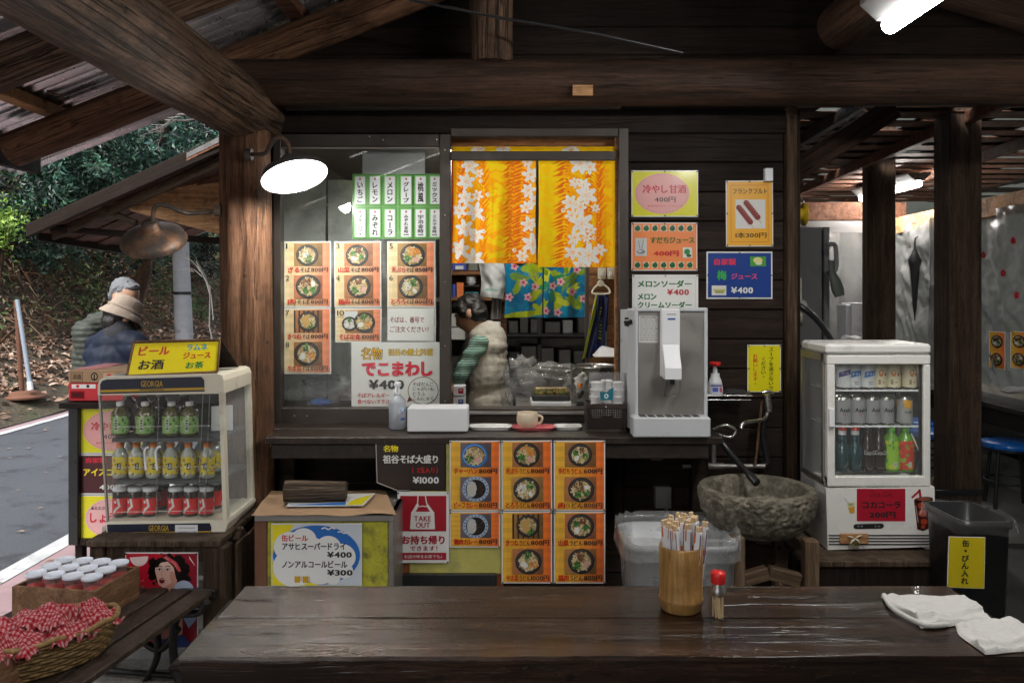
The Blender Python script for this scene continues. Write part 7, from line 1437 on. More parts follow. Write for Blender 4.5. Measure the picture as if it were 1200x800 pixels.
RAM = [('bottle_body', B().lathe((0, 0, 0), [(.026, 0), (.029, .004), (.029, .09), (.024, .105), (.017, .115), (.021, .125), (.018, .14), (.0135, .155), (.0135, .168)], 20).mesh('bottle_body', M['blueglass'])), ('collar', B().lathe((0, 0, 0), [(.0145, .135), (.016, .14), (.015, .166)], 16).mesh('collar', M['lid'])), ('cap', B().lathe((0, 0, 0), [(.0165, .166), (.0165, .178), (.001, .18)], 16).mesh('cap', M['red']))]
A = Art(fn=lambda x, y, l: Vector(((.0305 + l) * math.sin(x), -(.0305 + l) * math.cos(x), y)), step=.0002); A.text('Coca-Cola', -.9, .088, .9, .07, (.55,.55,.54), .02, shear=.08)
COK = [('bottle_body', B().lathe((0, 0, 0), [(.027, 0), (.03, .004), (.027, .03), (.028, .05), (.0305, .06), (.0305, .1), (.022, .13), (.0135, .155), (.013, .17)], 20).mesh('bottle_body', M['darkb'])), ('cap', B().lathe((0, 0, 0), [(.0145, .168), (.0145, .178), (.001, .18)], 14).mesh('cap', M['blackp'])), ('lettering', A.mesh('lettering', M['paint']))]
GRN_B = bottle_kind('bottle_body', [(.03, 0), (.033, .004), (.0335, .12), (.029, .135), (.016, .155), (.0135, .16)], M['greenpet'], [(.0155, .16), (.0155, .178), (.001, .179)], plain('green_cap', (.12,.4,.04), .4), .034, .012, .125, lab_gr)
RED_B = bottle_kind('bottle_body', [(.03, 0), (.033, .004), (.0335, .12), (.029, .135), (.016, .155), (.0135, .16)], M['greenpet'], [(.0155, .16), (.0155, .178), (.001, .179)], plain('leaf_green_cap', (.14,.42,.05), .4), .034, .012, .125, lambda A, z0, z1: lab_gr(A, z0, z1, ((.55,.05,.03), (.2,.45,.05), (.7,.15,.03), (.15,.35,.04))))
for x, k, l in ((987, RAM, 'blue glass marble soda bottle at the left of the fridge bottom shelf'), (1002, RAM, 'blue glass marble soda bottle next to the dark bottles in the fridge'), (1017, COK, 'dark glass bottle with white script, left one in the fridge'), (1030, COK, 'dark glass bottle with white script, right one in the fridge'), (1044, GRN_B, 'bright green labelled drink bottle in the fridge'), (1061, RED_B, 'red and green labelled drink bottle in the fridge')):
    Yy = YF + .08; put(k, 'drink_bottle', ((x - 600) / FOC * Yy, Yy, zf(557) + .001), l, 'bottle', 'bottles on the bottom shelf of the fridge', .98)
# fridge print and ornaments
def fr_fn(x, y, l): return P(x, y, YF - .0012 - l)
A = Art(fn=fr_fn); A.rect(1003, 571.5, 1062, 612, K['w'], 4, 3); A.up().rect(1004, 572.3, 1061, 610.5, hx('#a81c30'), 4, 3); A.up(); A.text('Coca Cola', 1018, 575.5, 1045, 581.5, (.08,.01,.01), .01, shear=2); A.text('コカコーラ', 1011, 587.5, 1055, 595, K['k'], .06); A.text('200円', 1019, 599.5, 1049, 606.5, K['k'], .05); A.build('price_sign', M['paint'], FR)
A = Art(fn=fr_fn)   # cola cup picture and small juice cup picture
A.poly([(1071, 586), (1093.5, 584), (1088, 619), (1082, 622), (1075, 620)], (.05,.012,.01)); A.ell(1082.3, 585, 11.2, 3.2, (.1,.03,.02), 20, -.08); A.up(); A.line([(1079, 585), (1077.5, 573)], 2.6, hx('#a82030')); A.line([(1078.3, 574), (1068.5, 583)], 2.4, hx('#a82030')); A.up()
for x, y, r in ((1081, 601, 5), (1083, 611, 4), (1080, 592, 4.5), (1087, 594, 3.2), (1082, 617, 2.6)): A.ell(x, y, r, r * .9, (.35,.05,.02), 12)
A.up(); A.line([(1073, 592), (1076, 612)], .8, (.5,.35,.3)); A.line([(1091, 590), (1088, 608)], .7, (.5,.35,.3)); A.ell(1082, 584.6, 8, 1.9, (.3,.08,.05), 14)
A.build('cup_sticker', M['paint'], FR); A = Art(fn=fr_fn); A.poly([(992.5, 589), (1002, 588), (1001.5, 601), (996, 601.5)], (.65,.55,.3)); A.up().poly([(994, 595), (1001.6, 593), (1001.2, 600.6), (996.3, 601)], (.6,.3,.03)); A.ell(997, 591, 3, 1.3, (.3,.42,.2), 8); A.line([(996, 590), (989, 583)], .7, (.3,.5,.5)); A.build('glass_sticker', M['paint'], FR)
A = Art(fn=fr_fn); A.poly([(1000, 616), (1002, 613.8), (1034, 613), (1036, 615), (1035.5, 617.5), (1033, 619), (1003, 619.6), (1000.5, 618.5)], K['k']); A.up(); [A.ell(x, 616.3, 1.4, 1, (.2,.2,.2), 8) for x in (1006, 1010, 1026, 1030)]; A.build('control_strip', M['paint'], FR)
pq = thing('wood_plaque', P(1000, 640, YF - .01), 'little wooden plaque with a cream bow on the fridge front', 'ornament'); b = B(); pxbox(b, 984.5, 625, 1018, 637, YF - .01, YF - .003, .002); b.build('plaque', M['orange_wood'], pq)
for k, (a, c) in enumerate((((1002, 631), (993, 628)), ((1002, 631), (1010, 627)), ((1002, 631), (996, 637)), ((1002, 631), (1008, 636)))): b = B(); b.tube([P(*a, YF - .014), P((a[0] + c[0]) / 2, (a[1] + c[1]) / 2 - 1, YF - .02), P(*c, YF - .014)], [.003, .006, .003], 6, flat=.4); b.build('ribbon_loop', M['cream'], pq)
b = B(); g = random.Random(3)
for _ in range(60): leaf(b, P(1002 + g.gauss(0, 3), 637 + g.gauss(0, 2), YF - .016), rv(g), .012, g.choice([(.1,.11,.03), (.2,.17,.06), (.3,.25,.12)]), .4, g)
b.build('dry_sprig', M['dry'], pq)
stp = thing('wooden_step', P(1028, 690, 3.0), 'dark wooden step carrying the white fridge', 'step'); bar('top_board', (1.1, 3.05, .475), (1.66, 3.05, .475), .024, .14, M['grey_wood'], stp, up=(0, 1, 0)); bar('top_board', (1.1, 3.2, .475), (1.66, 3.2, .475), .024, .14, M['grey_wood'], stp, up=(0, 1, 0)); bar('top_board', (1.1, 3.35, .475), (1.66, 3.35, .475), .024, .14, M['grey_wood'], stp, up=(0, 1, 0))
for i in range(3): bar('front_board', (1.11, 3.0, .4 - i * .13), (1.65, 3.0, .4 - i * .13), .12, .02, M['plank'], stp, up=(0, 1, 0))
for x in (1.13, 1.63):
    for y in (3.03, 3.37): bar('leg', (x, y, .02), (x, y, .46), .05, .05, M['plankz'], stp)
# rubbish bin with yellow sign
YB = 2.72; rb = thing('rubbish_bin', P(1130, 720, YB), 'black rubbish bin with a clear bag and a yellow sign at the right', 'bin'); cx_ = P(1137, 0, YB + .12).x; zr2 = P(0, 612, YB).z; b = B(); loft(b, [rrect(cx_, YB + .14, .078, .1, .03), rrect(cx_, YB + .14, .09, .13, zr2 - .03), rrect(cx_, YB + .14, .099, .14, zr2 - .025), rrect(cx_, YB + .14, .099, .14, zr2), rrect(cx_, YB + .14, .086, .126, zr2), rrect(cx_, YB + .14, .075, .1, .05)]); b.build('tub', M['blackp'], rb)
b = B(); b.grid(lambda u, v: (cx_ + (.104 + .006 * mnoise.noise(Vector((math.cos(u * 6.28) * 4, math.sin(u * 6.28) * 4, v * 3))) + .012 * v) * math.copysign(abs(math.cos(u * 6.283)) ** .4, math.cos(u * 6.283)), YB + .14 + (.145 + .006 * mnoise.noise(Vector((u * 20, 2, v * 3))) + .01 * v) * math.copysign(abs(math.sin(u * 6.283)) ** .4, math.sin(u * 6.283)), zr2 + .006 - v * .045 - .015 * mnoise.noise(Vector((math.cos(u * 6.28) * 2, math.sin(u * 6.28) * 2, 7))) * v), 90, 10); b.build('bin_liner', M['glassc'], rb)
def p_can(A): A.rect(1110.5, 628.5, 1152.5, 687.5, hx('#c8b41a'), 4, 6); A.up(); A.vtext('缶・びん入れ', 1130, 631, 684, 7.8, K['k'], .05)
poster('yellow sign with one column of black writing on the rubbish bin', 1110, 628, 1153, 688, YB - .015, p_can, name='bin_sign', cat='sign', rot=1.5)
# =============== right background ===============
t = thing('steel_cabinet', P(945, 420, 5.0), 'tall grey steel cabinet behind the shop corner', 'cabinet'); M['greycab'] = plain('grey_painted_steel', (.26,.26,.26), .45, vary=.08, dirt=(.16,.16,.16)); a, c = P(925, 560, 5.0), P(965, 266, 5.0); b = B(); b.cbox((a.x - .2, 5.0, .14), (c.x, 5.5, c.z), .006); b.build('body', M['greycab'], t); b = B(); b.cbox((c.x + .001, 4.99, .14), (c.x + .035, 5.5, c.z), .003); b.build('side_edge', M['greycab'], t); b = B(); b.cbox((c.x - .012, 4.996, .2), (c.x - .004, 4.999, c.z - .02), .001); b.build('door_gap', M['blackp'], t)
t = thing('grey_frame_hook', P(976, 300, 4.8), 'grey plastic bracket fixed on the edge of the steel cabinet', 'bracket'); b = B(); b.tube(arc([P(968, 287, 4.8), P(978, 287, 4.8), P(980, 300, 4.8), P(979, 316, 4.8), P(970, 320, 4.8)]), .014, 8); b.build('loop', M['greycab'], t)
t = thing('hand_scoop', P(978, 330, 4.75), 'grey green plastic scoop hanging beside the steel cabinet', 'scoop'); M['greygr'] = plain('grey_green_plastic', (.14,.16,.13), .45); b = B(); b.tube(arc([P(974, 305, 4.75), P(975, 318, 4.75), P(980, 330, 4.75), P(983, 342, 4.75), P(984, 346, 4.75)]), [.016] * 8 + [.02] * 5 + [.033] * 7 + [.038] * 5, 12, flat=.6) if False else b.tube([P(974, 305, 4.75), P(975, 318, 4.75), P(979, 330, 4.75), P(982, 340, 4.75), P(984, 347, 4.75)], [.02, .018, .034, .038, .03], 12, flat=.6); b.build('scoop_body', M['greygr'], t)
t = thing('electric_meter', P(935, 360, 3.8), 'cream electric meter box on the outer corner of the shop', 'meter'); M['meterc'] = plain('aged_cream', (.42,.4,.32), .5, vary=.15); pb('case', 926, 326, 940, 360, 3.78, 3.86, M['meterc'], t); pb('case', 926, 355, 941, 382, 3.79, 3.86, M['meterc'], t); b = B(); b.lathe(P(938, 357, 3.8), [(.02, -.04), (.024, -.01), (.024, .02)], 16, axis='y'); b.build('dial', M['greycab'], t); b = B(); b.tube(arc([P(927, 395, 3.78), P(936, 388, 3.78), P(935, 402, 3.78), P(940, 406, 3.78)]), .006, 6); b.build('conduit', M['blackp'], t)
b = B(); b.tube(arc([P(926, 352, 3.7), P(940, 360, 3.7), P(955, 372, 3.65), P(968, 388, 3.55), P(978, 404, 3.42)]), .014, 10); b.build('black_hose', M['blackp'], label='thick black hose running down to the fridge top', cat='hose')
t = thing('hose_reel', P(934, 252, 3.9), 'yellow cable reel hanging high on the shop corner', 'reel'); b = B(); b.lathe(P(936, 251, 3.9), [(.02, -.03), (.058, -.028), (.058, -.022), (.03, -.02), (.03, .02), (.058, .022), (.058, .03)], 20, axis='x', sy=1.0); b.build('drum', plain('yellow_plastic', (.6,.4,.02), .45), t); b = B(); b.tube(arc([P(938, 240, 3.88), P(942, 237, 3.88), P(940, 232, 3.88), P(935, 234, 3.88)]), .004, 6); b.build('hook', M['steel'], t)
t = thing('white_carton_stack', P(1006, 400, 6.6), 'white cardboard box standing behind the fridge', 'box'); pb('box', 998, 355, 1021, 405, 6.6, 6.8, M['plaster'], t); pb('box_side', 991, 357, 998, 405, 6.62, 6.8, M['plas_grey'], t)
b = B(); blob(b, P(998, 398, 6.5), .06, .3, 5, squash=(1.5, 1, .6)); b.build('grey_bundle', M['greycab'], label='small grey bundle on the ledge behind the fridge', cat='bundle')
# umbrellas
def umbrella(px, y0, y1, Y, m, label, wd):
    t = thing('umbrella', P(px, y1, Y), label, 'umbrella', 'closed umbrellas hanging at the back of the annexe'); b = B(); k = wd / 10
    b.lathe(P(px, y1, Y), [(.003, 0), (.007, .04), (.016 * k, .1), (.03 * k, .3), (.042 * k, .42), (.05 * k, .47), (.06 * k, .5), (.03 * k, .56), (.012, .6), (.008, .66)], 9, sy=.7); b.build('folded_canopy', m, t); b = B(); b.tube(arc([P(px, y1, Y) + Vector((0, 0, .62)), P(px, y0 + 12, Y), P(px + 1, y0, Y), P(px + 5, y0 - 1, Y), P(px + 6, y0 + 5, Y)]), .007, 6); b.build('handle', M['blackp'], t)
umbrella(1072, 279, 376, 6.6, M['blackp'], 'black closed umbrella hanging in front of the plastic sheeting', 10); umbrella(1089, 279, 374, 6.6, plain('clear_umbrella', (.35,.35,.35), .3, trans=.4), 'clear closed umbrella hanging to the right of the black one', 7)
# plastic sheeting
def film_sheet(label, f, nu, nv): t = thing('plastic_sheeting', tuple(f(.5, 1)), label, 'sheeting', 'clear plastic sheeting around the annexe'); b = B(); b.grid(f, nu, nv); b.build('sheet', M['sheet'], t); return t
film_sheet('wrinkled clear plastic sheeting along the right side of the annexe', lambda u, v: Vector((3.4 - .03 * abs(math.sin(u * 17)) * (1 - v * .3) + .03 * mnoise.noise(Vector((u * 14, v * 5, 1))) + .03 * mnoise.noise(Vector((u * 40 + v * 9, v * 8, 4))) + .012 * mnoise.noise(Vector((u * 90, v * 40, 4))), 3.8 + 3.42 * u, 2.07 - 1.3 * v)), 160, 60)
film_sheet('clear plastic sheeting hanging at the back behind the umbrellas', lambda u, v: Vector((2.78 + .62 * u, 7.2 - .03 * abs(math.sin(u * 11)) + .02 * mnoise.noise(Vector((u * 6, v * 5, 8))), 2.02 - 1.1 * v)), 50, 40)
film_sheet('gathered strip of plastic sheeting hanging near the wide post', lambda u, v: Vector((P(1092, 0, 5.9).x + .12 * u, 5.9 + .05 * math.sin(u * 14 + v * 2) + .02 * mnoise.noise(Vector((u * 5, v * 9, 3))), 2.04 - 1.22 * v)), 30, 40)
FL = [(1157, 263), (1144, 249 + 26), (1178, 320), (1194, 346), (1190, 283), (1155, 299), (1103, 302), (1062, 313), (1058, 300), (1070, 330), (1190, 250), (1165, 335)]
g = random.Random(2)
for i, (x, y) in enumerate([(1190, 282), (1178, 320), (1194, 346), (1155, 299), (1103, 303)]):
    k = (x - 600) / FOC; Yy = 3.36 / k if x > 1110 else 6.0; p = P(x, y, Yy); b = B(); rr = .015
    for q in range(5): a = q * 1.257 + .3; leaf(b, p + Vector((-.015, math.cos(a) * rr, math.sin(a) * rr)), (-1, -.4, .1), .03, (.5,.02,.03), .7, g, .1)
    b.build('red_flower', M['dry'], label=['red paper flower high at the right edge of the sheeting', 'red paper flower in the middle of the sheeting', 'red paper flower low at the right edge of the sheeting', 'red paper flower just right of the wide post', 'red paper flower on the gathered strip'][i], cat='flower', group='red paper flowers on the plastic sheeting')
for i, (x, y) in enumerate(((1170, 410), (1196, 410))):   # menu sheets seen on the far side
    k = (x - 600) / FOC; Yy = 3.385 / k; tt = thing('menu_sheet', P(x, y + 22, Yy), ['small orange menu sheet on the sheeting, nearer the wide post', 'small orange menu sheet on the sheeting, at the right edge'][i], 'menu', 'orange menu sheets on the plastic sheeting')
    A = Art(fn=lambda px, py, l: Vector((3.375 - l, Yy - (px - x) * .0085, P(x, py, Yy).z))); A.rect(x - 11, y - 22, x + 11, y + 22, K['w'], 2, 2); A.up().rect(x - 10, y - 21, x + 10, y + 21, grad(ca, cb_), 4, 6); A.up(); bowl(A, x, y - 10, 8, t_san, 5); bowl(A, x, y + 11, 8, t_niku, 6); A.build('print', M['matte'], tt)
b = B(); blob(b, P(1191, 457, 5.05), .05, .35, 9, squash=(1.7, 1, .45)); b.build('rolled_cloth', M['towel'], label='rolled white cloth on the narrow annexe counter', cat='cloth')
# stools
def stool(px, py, Y, label, r=.165):
    c = P(px, py, Y); t = thing('round_stool', (c.x, c.y, .13), label, 'stool', 'blue round stools in the annexe'); h = c.z
    b = B(); b.lathe((c.x, c.y, h - .04), [(r * .96, 0), (r, .008), (r, .028), (r * .93, .038), (.001, .042)], 32, capt=False); b.build('seat', M['blue'], t); b = B(); b.lathe((c.x, c.y, h - .055), [(r * .9, 0), (r * .9, .015)], 28); b.build('seat_ring', M['black'], t)
    for k in range(4): a = k * 1.5708 + .5; b = B(); b.tube([(c.x + r * .72 * math.cos(a), c.y + r * .72 * math.sin(a), h - .05), (c.x + r * .95 * math.cos(a), c.y + r * .95 * math.sin(a), .135)], .011, 8); b.build('leg', M['black'], t)
    b = B(); b.tube([(c.x + r * .86 * math.cos(a), c.y + r * .86 * math.sin(a), .3) for a in [k * .2618 for k in range(25)]], .007, 6, cap=False); b.build('foot_ring', M['black'], t)
stool(1183, 516, 5.04, 'blue round stool right of the wide post'); stool(1096, 504, 5.5, 'blue round stool just right of the fridge'); stool(1084, 492, 5.95, 'farthest blue stool, mostly behind the fridge'); stool(1240, 530, 4.6, 'blue round stool at the right edge of the frame')
b = B(); c = P(1099, 573, 4.9); b.lathe((c.x, c.y, c.z - .06), [(.045, 0), (.06, .03), (.062, .06), (.05, .11), (.03, .13)], 16); b.build('woven_pot', M['wicker'], label='small tan woven pot on the floor beside the fridge', cat='pot')
t = thing('low_rack', P(1125, 600, 4.3), 'low black rack behind the rubbish bin', 'rack'); bar('rail', P(1095, 588, 4.3), P(1160, 598, 4.1), .03, .03, M['blackp'], t); bar('rail', P(1095, 577, 4.5), P(1150, 577, 4.5), .03, .03, M['blackp'], t); bar('leg', P(1150, 598, 4.1), P(1150, 640, 4.1), .03, .03, M['blackp'], t); bar('leg', P(1102, 590, 4.3), P(1102, 640, 4.3), .03, .03, M['blackp'], t)
# =============== kitchen contents ===============
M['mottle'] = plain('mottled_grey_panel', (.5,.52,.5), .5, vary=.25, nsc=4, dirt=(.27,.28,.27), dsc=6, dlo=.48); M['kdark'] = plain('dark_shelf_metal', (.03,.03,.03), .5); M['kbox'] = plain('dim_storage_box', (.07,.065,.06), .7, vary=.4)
t = thing('storage_rack', (-.8, 4.25, .04), 'grey storage rack with plastic covers behind the menu window', 'rack')
for x in (-1.22, -.36): bar('upright', (x, 4.22, .04), (x, 4.22, 2.2), .04, .04, M['steel_dull'], t)
for i, (x0, x1) in enumerate(((-1.2, -.93), (-.92, -.66), (-.65, -.38))): b = B(); b.grid(lambda u, v: (x0 + (x1 - x0) * u, 3.98 + .02 * mnoise.noise(Vector((u * 3 + i, v * 6, 2))), .95 + 1.1 * v), 10, 30); b.build('cover', M['mottle'], t)
for z in (.95, 1.45, 1.95): bar('shelf', (-1.22, 4.3, z), (-.36, 4.3, z), .02, .2, M['steel_dull'], t, up=(0, 1, 0))
g = random.Random(14)
for i in range(5): x = -1.1 + i * .15; z = 1.5 + .04 * (i % 2); b = B(); b.cbox((x, 4.16, 1.46), (x + g.uniform(.08, .12), 4.24, 1.46 + g.uniform(.08, .25)), .006); b.build('stored_box', [M['mottle'], M['kbox'], M['white']][i % 3], t)
bar('inner_ledge', (-1.1, 3.7, .93), (.48, 3.7, .93), .03, .12, M['counter'], t, up=(0, 1, 0))
def filmbag(label, c, r, sq, seed, m='film'):
    b = B(); blob(b, c, r, .42, seed, 44, 26, squash=sq, fq=4.5); return b.build('plastic_bag', M[m], label=label, cat='bag', group='clear plastic bags in the kitchen')
filmbag('crumpled clear bag behind the lower left of the window glass', P(385, 455, 3.82), .1, (1.3, .5, .6), 2); filmbag('crumpled clear bag near the blue packet behind the glass', P(352, 462, 3.8), .07, (1.2, .5, .5), 5)
b = B(); blob(b, P(376, 471, 3.74), .035, .3, 4, squash=(1.4, .6, .45)); b.build('blue_packet', plain('blue_packet', (.05,.16,.5), .35), label='small blue packet on the ledge behind the window glass', cat='packet')
KT = thing('work_table', (.25, 4.2, .04), 'steel topped kitchen work table behind the serving window', 'table'); b = B(); b.cbox((.02, 3.78, .88), (.49, 4.45, .915), .004); b.build('tabletop', M['steel_dull'], KT)
for x in (.05, .45): bar('leg', (x, 3.83, .04), (x, 3.83, .9), .04, .04, M['steel_dull'], KT); bar('leg', (x, 4.4, .04), (x, 4.4, .9), .04, .04, M['steel_dull'], KT)
filmbag('large crumpled clear bag on the work table behind the cook', P(612, 452, 4.3), .15, (.7, .6, 1.0), 7); filmbag('crumpled clear bag behind the food tray', P(648, 446, 4.4), .16, (1.4, .5, .55), 9); filmbag('small clear bag right of the food tray', P(676, 455, 4.2), .08, (.8, .6, 1), 12)
t = thing('food_tray', P(650, 472, 3.95), 'dark tray of small browned dumplings on a white lid in the kitchen', 'tray'); b = B(); pxbox(b, 622, 471, 670, 478, 3.9, 4.1, .004); b.build('white_lid', M['lid'], t); b = B(); pxbox(b, 624, 463, 668, 470, 3.93, 4.1, .004); b.build('tray_body', M['kdark'], t)
b = B(); g = random.Random(3)
for i in range(44): blob(b, P(628 + (i % 11) * 3.6, 461 - (i // 11) * 1.6, 3.95 + (i // 11) * .035), .011, .3, i, 8, 6, 0, g.choice([(.22,.16,.04), (.14,.15,.04), (.3,.2,.08), (.09,.08,.03)]))
b.build('dumplings', M['matte'], t, kind='stuff'); b = B(); b.tube([P(628, 455, 4.05), P(664, 455, 4.05)], .006, 8); b.build('skewer', M['chop'], t)
t = thing('stock_pot', P(697, 470, 4.15), 'large steel stock pot behind the paper cups', 'pot'); c = P(697, 0, 4.15); b = B(); zt2 = P(0, 431, 4.05).z; b.lathe((c.x, 4.17, zt2 - .2), [(.12, 0), (.125, .01), (.125, .195), (.131, .2), (.125, .203), (.12, .19), (.118, .02)], 36, capt=False); b.build('body', M['steel'], t)
for s in (-1, 1): b = B(); b.tube(arc([(c.x + s * .125, 4.14, zt2 - .03), (c.x + s * .155, 4.13, zt2 - .03), (c.x + s * .155, 4.2, zt2 - .03), (c.x + s * .125, 4.2, zt2 - .03)]), .006, 8); b.build('handle', M['steel'], t)
b = B(); pxbox(b, 676, 470, 690, 479, 3.9, 3.98, .003); b.build('gas_burner', M['kdark'], label='small dark burner block below the stock pot', cat='burner')
b = B(); b.extr([P(697, 418, 4.3), P(727, 418, 4.3), P(724, 410, 4.4), P(708, 406, 4.4)], (0, .12, 0)); b.build('white_tray', M['lid'], label='white tray leaning behind the stock pot', cat='tray')
b = B(); blob(b, P(681, 448, 3.86), .045, .5, 3, squash=(.8, .7, .9)); b.build('crumpled_towel', M['towel'], label='crumpled white cloth hanging beside the paper cups', cat='cloth'); b = B(); blob(b, P(680, 452, 3.83), .013, .3, 3); b.build('orange_clip', M['orangec'], label='tiny orange clip on the crumpled white cloth', cat='clip')
# ring and towel on the board wall
t = thing('towel_ring', P(704, 345, 4.57), 'cream towel ring on the kitchen board wall', 'ring'); b = B(); b.tube(arc([P(704, 332, 4.55), P(697, 337, 4.54), P(695, 344, 4.53), P(714, 344, 4.53), P(712, 337, 4.54), P(704, 332, 4.55)]), .006, 8); b.build('ring', M['cream'], t); b = B(); b.lathe(P(704, 332, 4.56), [(.018, -.02), (.02, .01)], 12, axis='y'); b.build('mount', M['cream'], t)
nv_, ye = hx('#1c2450'), hx('#b8bc20')
tw = thing('hanging_towel', P(700, 420, 4.54), 'navy and yellow towel hanging from the cream ring', 'towel')
c = Cloth(683, 343, 712, 420, nv_, 2.5)
c.im[(c.X > 684) & (c.X < 694 - (420 - c.Y) * -.0)] = nv_
b = B()
def tfl(u, v):
    top = 697 + 16 * u; bot = 681 + 15 * u; x = top * (1 - v) + bot * v; p = P(x, 345 + (76 - 4 * u) * v, 4.53); p.y += -.02 * math.sin(u * 9 + v * 2); return p
b.grid(tfl, 24, 60, 0, lambda u, v: ye if (.05 < u < .35) else (nv_ if int(u * 40) % 9 else hx('#34408c'))); b.build('front_fall', M['cloth'], tw)
b = B(); b.grid(lambda u, v: P((700 + 13 * u) * (1 - v) + (697 + 14 * u) * v, 345 + 66 * v + 4 * u, 4.5) + Vector((0, -.018 * math.sin(u * 8 + v * 3), 0)), 24, 60, 0, lambda u, v: hx('#2c3c90') if v > .88 else (ye if .3 < u < .48 and int(v * 34) % 2 and .2 < v < .8 else (hx('#8a98a8') if u > .8 and v > .6 else nv_))); b.build('rear_fall', M['cloth'], tw)
for i, (a, lb_) in enumerate((((701, 314, 710, 327), 'cream switch plate left of the pair above the towel ring'), ((712, 314, 720, 327), 'cream switch plate right of the pair above the towel ring'), ((721, 345, 728, 362), 'white switch plate low beside the door frame'))):
    b = B(); pxbox(b, *a, 4.57, 4.59, .002); t = b.build('switch_plate', M['cream'] if i < 2 else M['lid'], label=lb_, cat='switch', group='switch plates on the kitchen wall'); b = B(); pxbox(b, a[0] + 2.5, a[1] + 4, a[2] - 2.5, a[3] - 4, 4.562, 4.57, .001); b.build('rocker', M['lid'], t)
# left shelves
SV = thing('kitchen_shelf', P(560, 345, 5.6), 'brown kitchen shelves crowded with small boxes left of the blue curtain', 'shelf')
for y in (320, 350): a, c = P(524, y, 5.5), P(592, y, 5.5); b = B(); b.cbox((a.x, 5.5, a.z - .012), (c.x, 5.75, a.z + .012), .002); b.build('shelf_board', M['inner_wood'], SV)
a, c = P(515, 480, 5.78), P(594, 300, 5.78); b = B(); b.box((a.x, 5.78, .04), (c.x, 5.8, 2.3)); b.build('back_board', M['roof_board'], SV)
def kit(name, x0, y0, x1, y1, Y, m, label, cat, dep=.08): b = B(); pxbox(b, x0, y0, x1, y1, Y, Y + dep, .003); return b.build(name, m, label=label, cat=cat)
mb, mo, mt = plain('blue_box', (.04,.08,.4), .5), plain('orange_box', (.75,.2,.05), .5), plain('teal_box', (.03,.3,.33), .5)
kit('blue_folder', 530, 308, 546, 317, 5.52, mb, 'blue and white file box on the top kitchen shelf', 'box'); kit('blue_folder', 549, 309, 560, 317, 5.52, M['greygr'], 'grey green file box on the top kitchen shelf', 'box'); kit('label_card', 533.5, 311.5, 543, 316, 5.51, M['lid'], 'white label card on the blue file box', 'card', .005)
kit('orange_box', 535, 331, 543, 349, 5.52, mo, 'upright orange box on the middle kitchen shelf', 'box'); kit('blue_box', 530, 333, 534, 349, 5.51, mb, 'slim blue box beside the orange box', 'box'); kit('teal_box', 545, 342, 560, 349, 5.53, mt, 'low teal box above the head of the cook', 'box')
t = thing('bowl_stack', P(552, 334, 5.53), 'stack of small white bowls on the kitchen shelf', 'bowls'); c = P(552, 334, 5.56)
for k in range(3): b = B(); b.lathe((c.x, c.y, c.z + .018 * k), [(.018, 0), (.036, .02), (.038, .024), (.03, .02), (.001, .004)], 16, capt=False); b.build('bowl', M['lid'], t)
kit('shelf_riser', 544, 334, 562, 336, 5.52, M['kdark'], 'thin dark riser under the white bowls', 'riser'); kit('counter_appliance', 526, 384, 545, 398, 5.3, M['white'], 'white kitchen appliance behind the face of the cook', 'appliance', .25); kit('white_packet', 527, 368, 543, 383, 5.32, M['towel'], 'white packet on top of the kitchen appliance', 'packet', .15)
kit('dark_base_cabinet', 515, 398, 594, 500, 5.4, M['kbox'], 'dark base cabinet behind the cook', 'cabinet', .3)
for i, (y0, y1) in enumerate(((452, 464), (465, 480))): t = kit('printed_box', 531, y0, 545, y1, 4.35, M['lid'], ['white box with red print, upper of two beside the hand of the cook', 'white box with blue print, lower of two beside the hand of the cook'][i], 'box'); A = Art(4.349); A.rect(537, y0 + 3, 543, y0 + 9, hx('#c03040') if i == 0 else hx('#4a5a9c')); A.up().rect(538.5, y0 + 4.5, 541.5, y0 + 5.5, K['w']); A.build('print', M['matte'], t)
b = B(); b.cbox(P(524, 500, 4.34), P(546, 480.4, 4.34) + Vector((0, .25, 0)), .003); b.build('box_ledge', M['kbox'], label='dark ledge under the two printed boxes', cat='ledge')
# bag and cloths hanging beside the curtain
b = B(); b.grid(lambda u, v: P(560 + 4 * math.sin(v * 2.5) + (30 - 3 * v) * u, 305 + 42 * v + 3 * u * v, 5.1) + Vector((0, -.05 * math.sin(u * 3.1) + .02 * mnoise.noise(Vector((u * 4, v * 4, 3))), 0)), 24, 30, 0, lambda u, v: (.35,.55,.5) if .78 < v < .84 and .2 < u < .7 else (.72,.74,.74)); t = b.build('white_bag', M['cloth'], label='white plastic bag hanging left of the blue curtain', cat='bag')
b = B(); b.grid(lambda u, v: P(577 + 12 * u - 2 * v, 340 + 34 * v, 5.15) + Vector((0, -.02 * math.sin(u * 12), 0)), 20, 20); b.build('grey_rag', plain('grey_rag', (.22,.21,.2), .9), label='grey cloth hanging below the white plastic bag', cat='cloth')
b = B(); pxbox(b, 557, 378, 586, 384, 4.98, 5.2, .004); b.build('paper_sheet', M['lid'], label='white tray behind the shoulder of the cook', cat='tray')
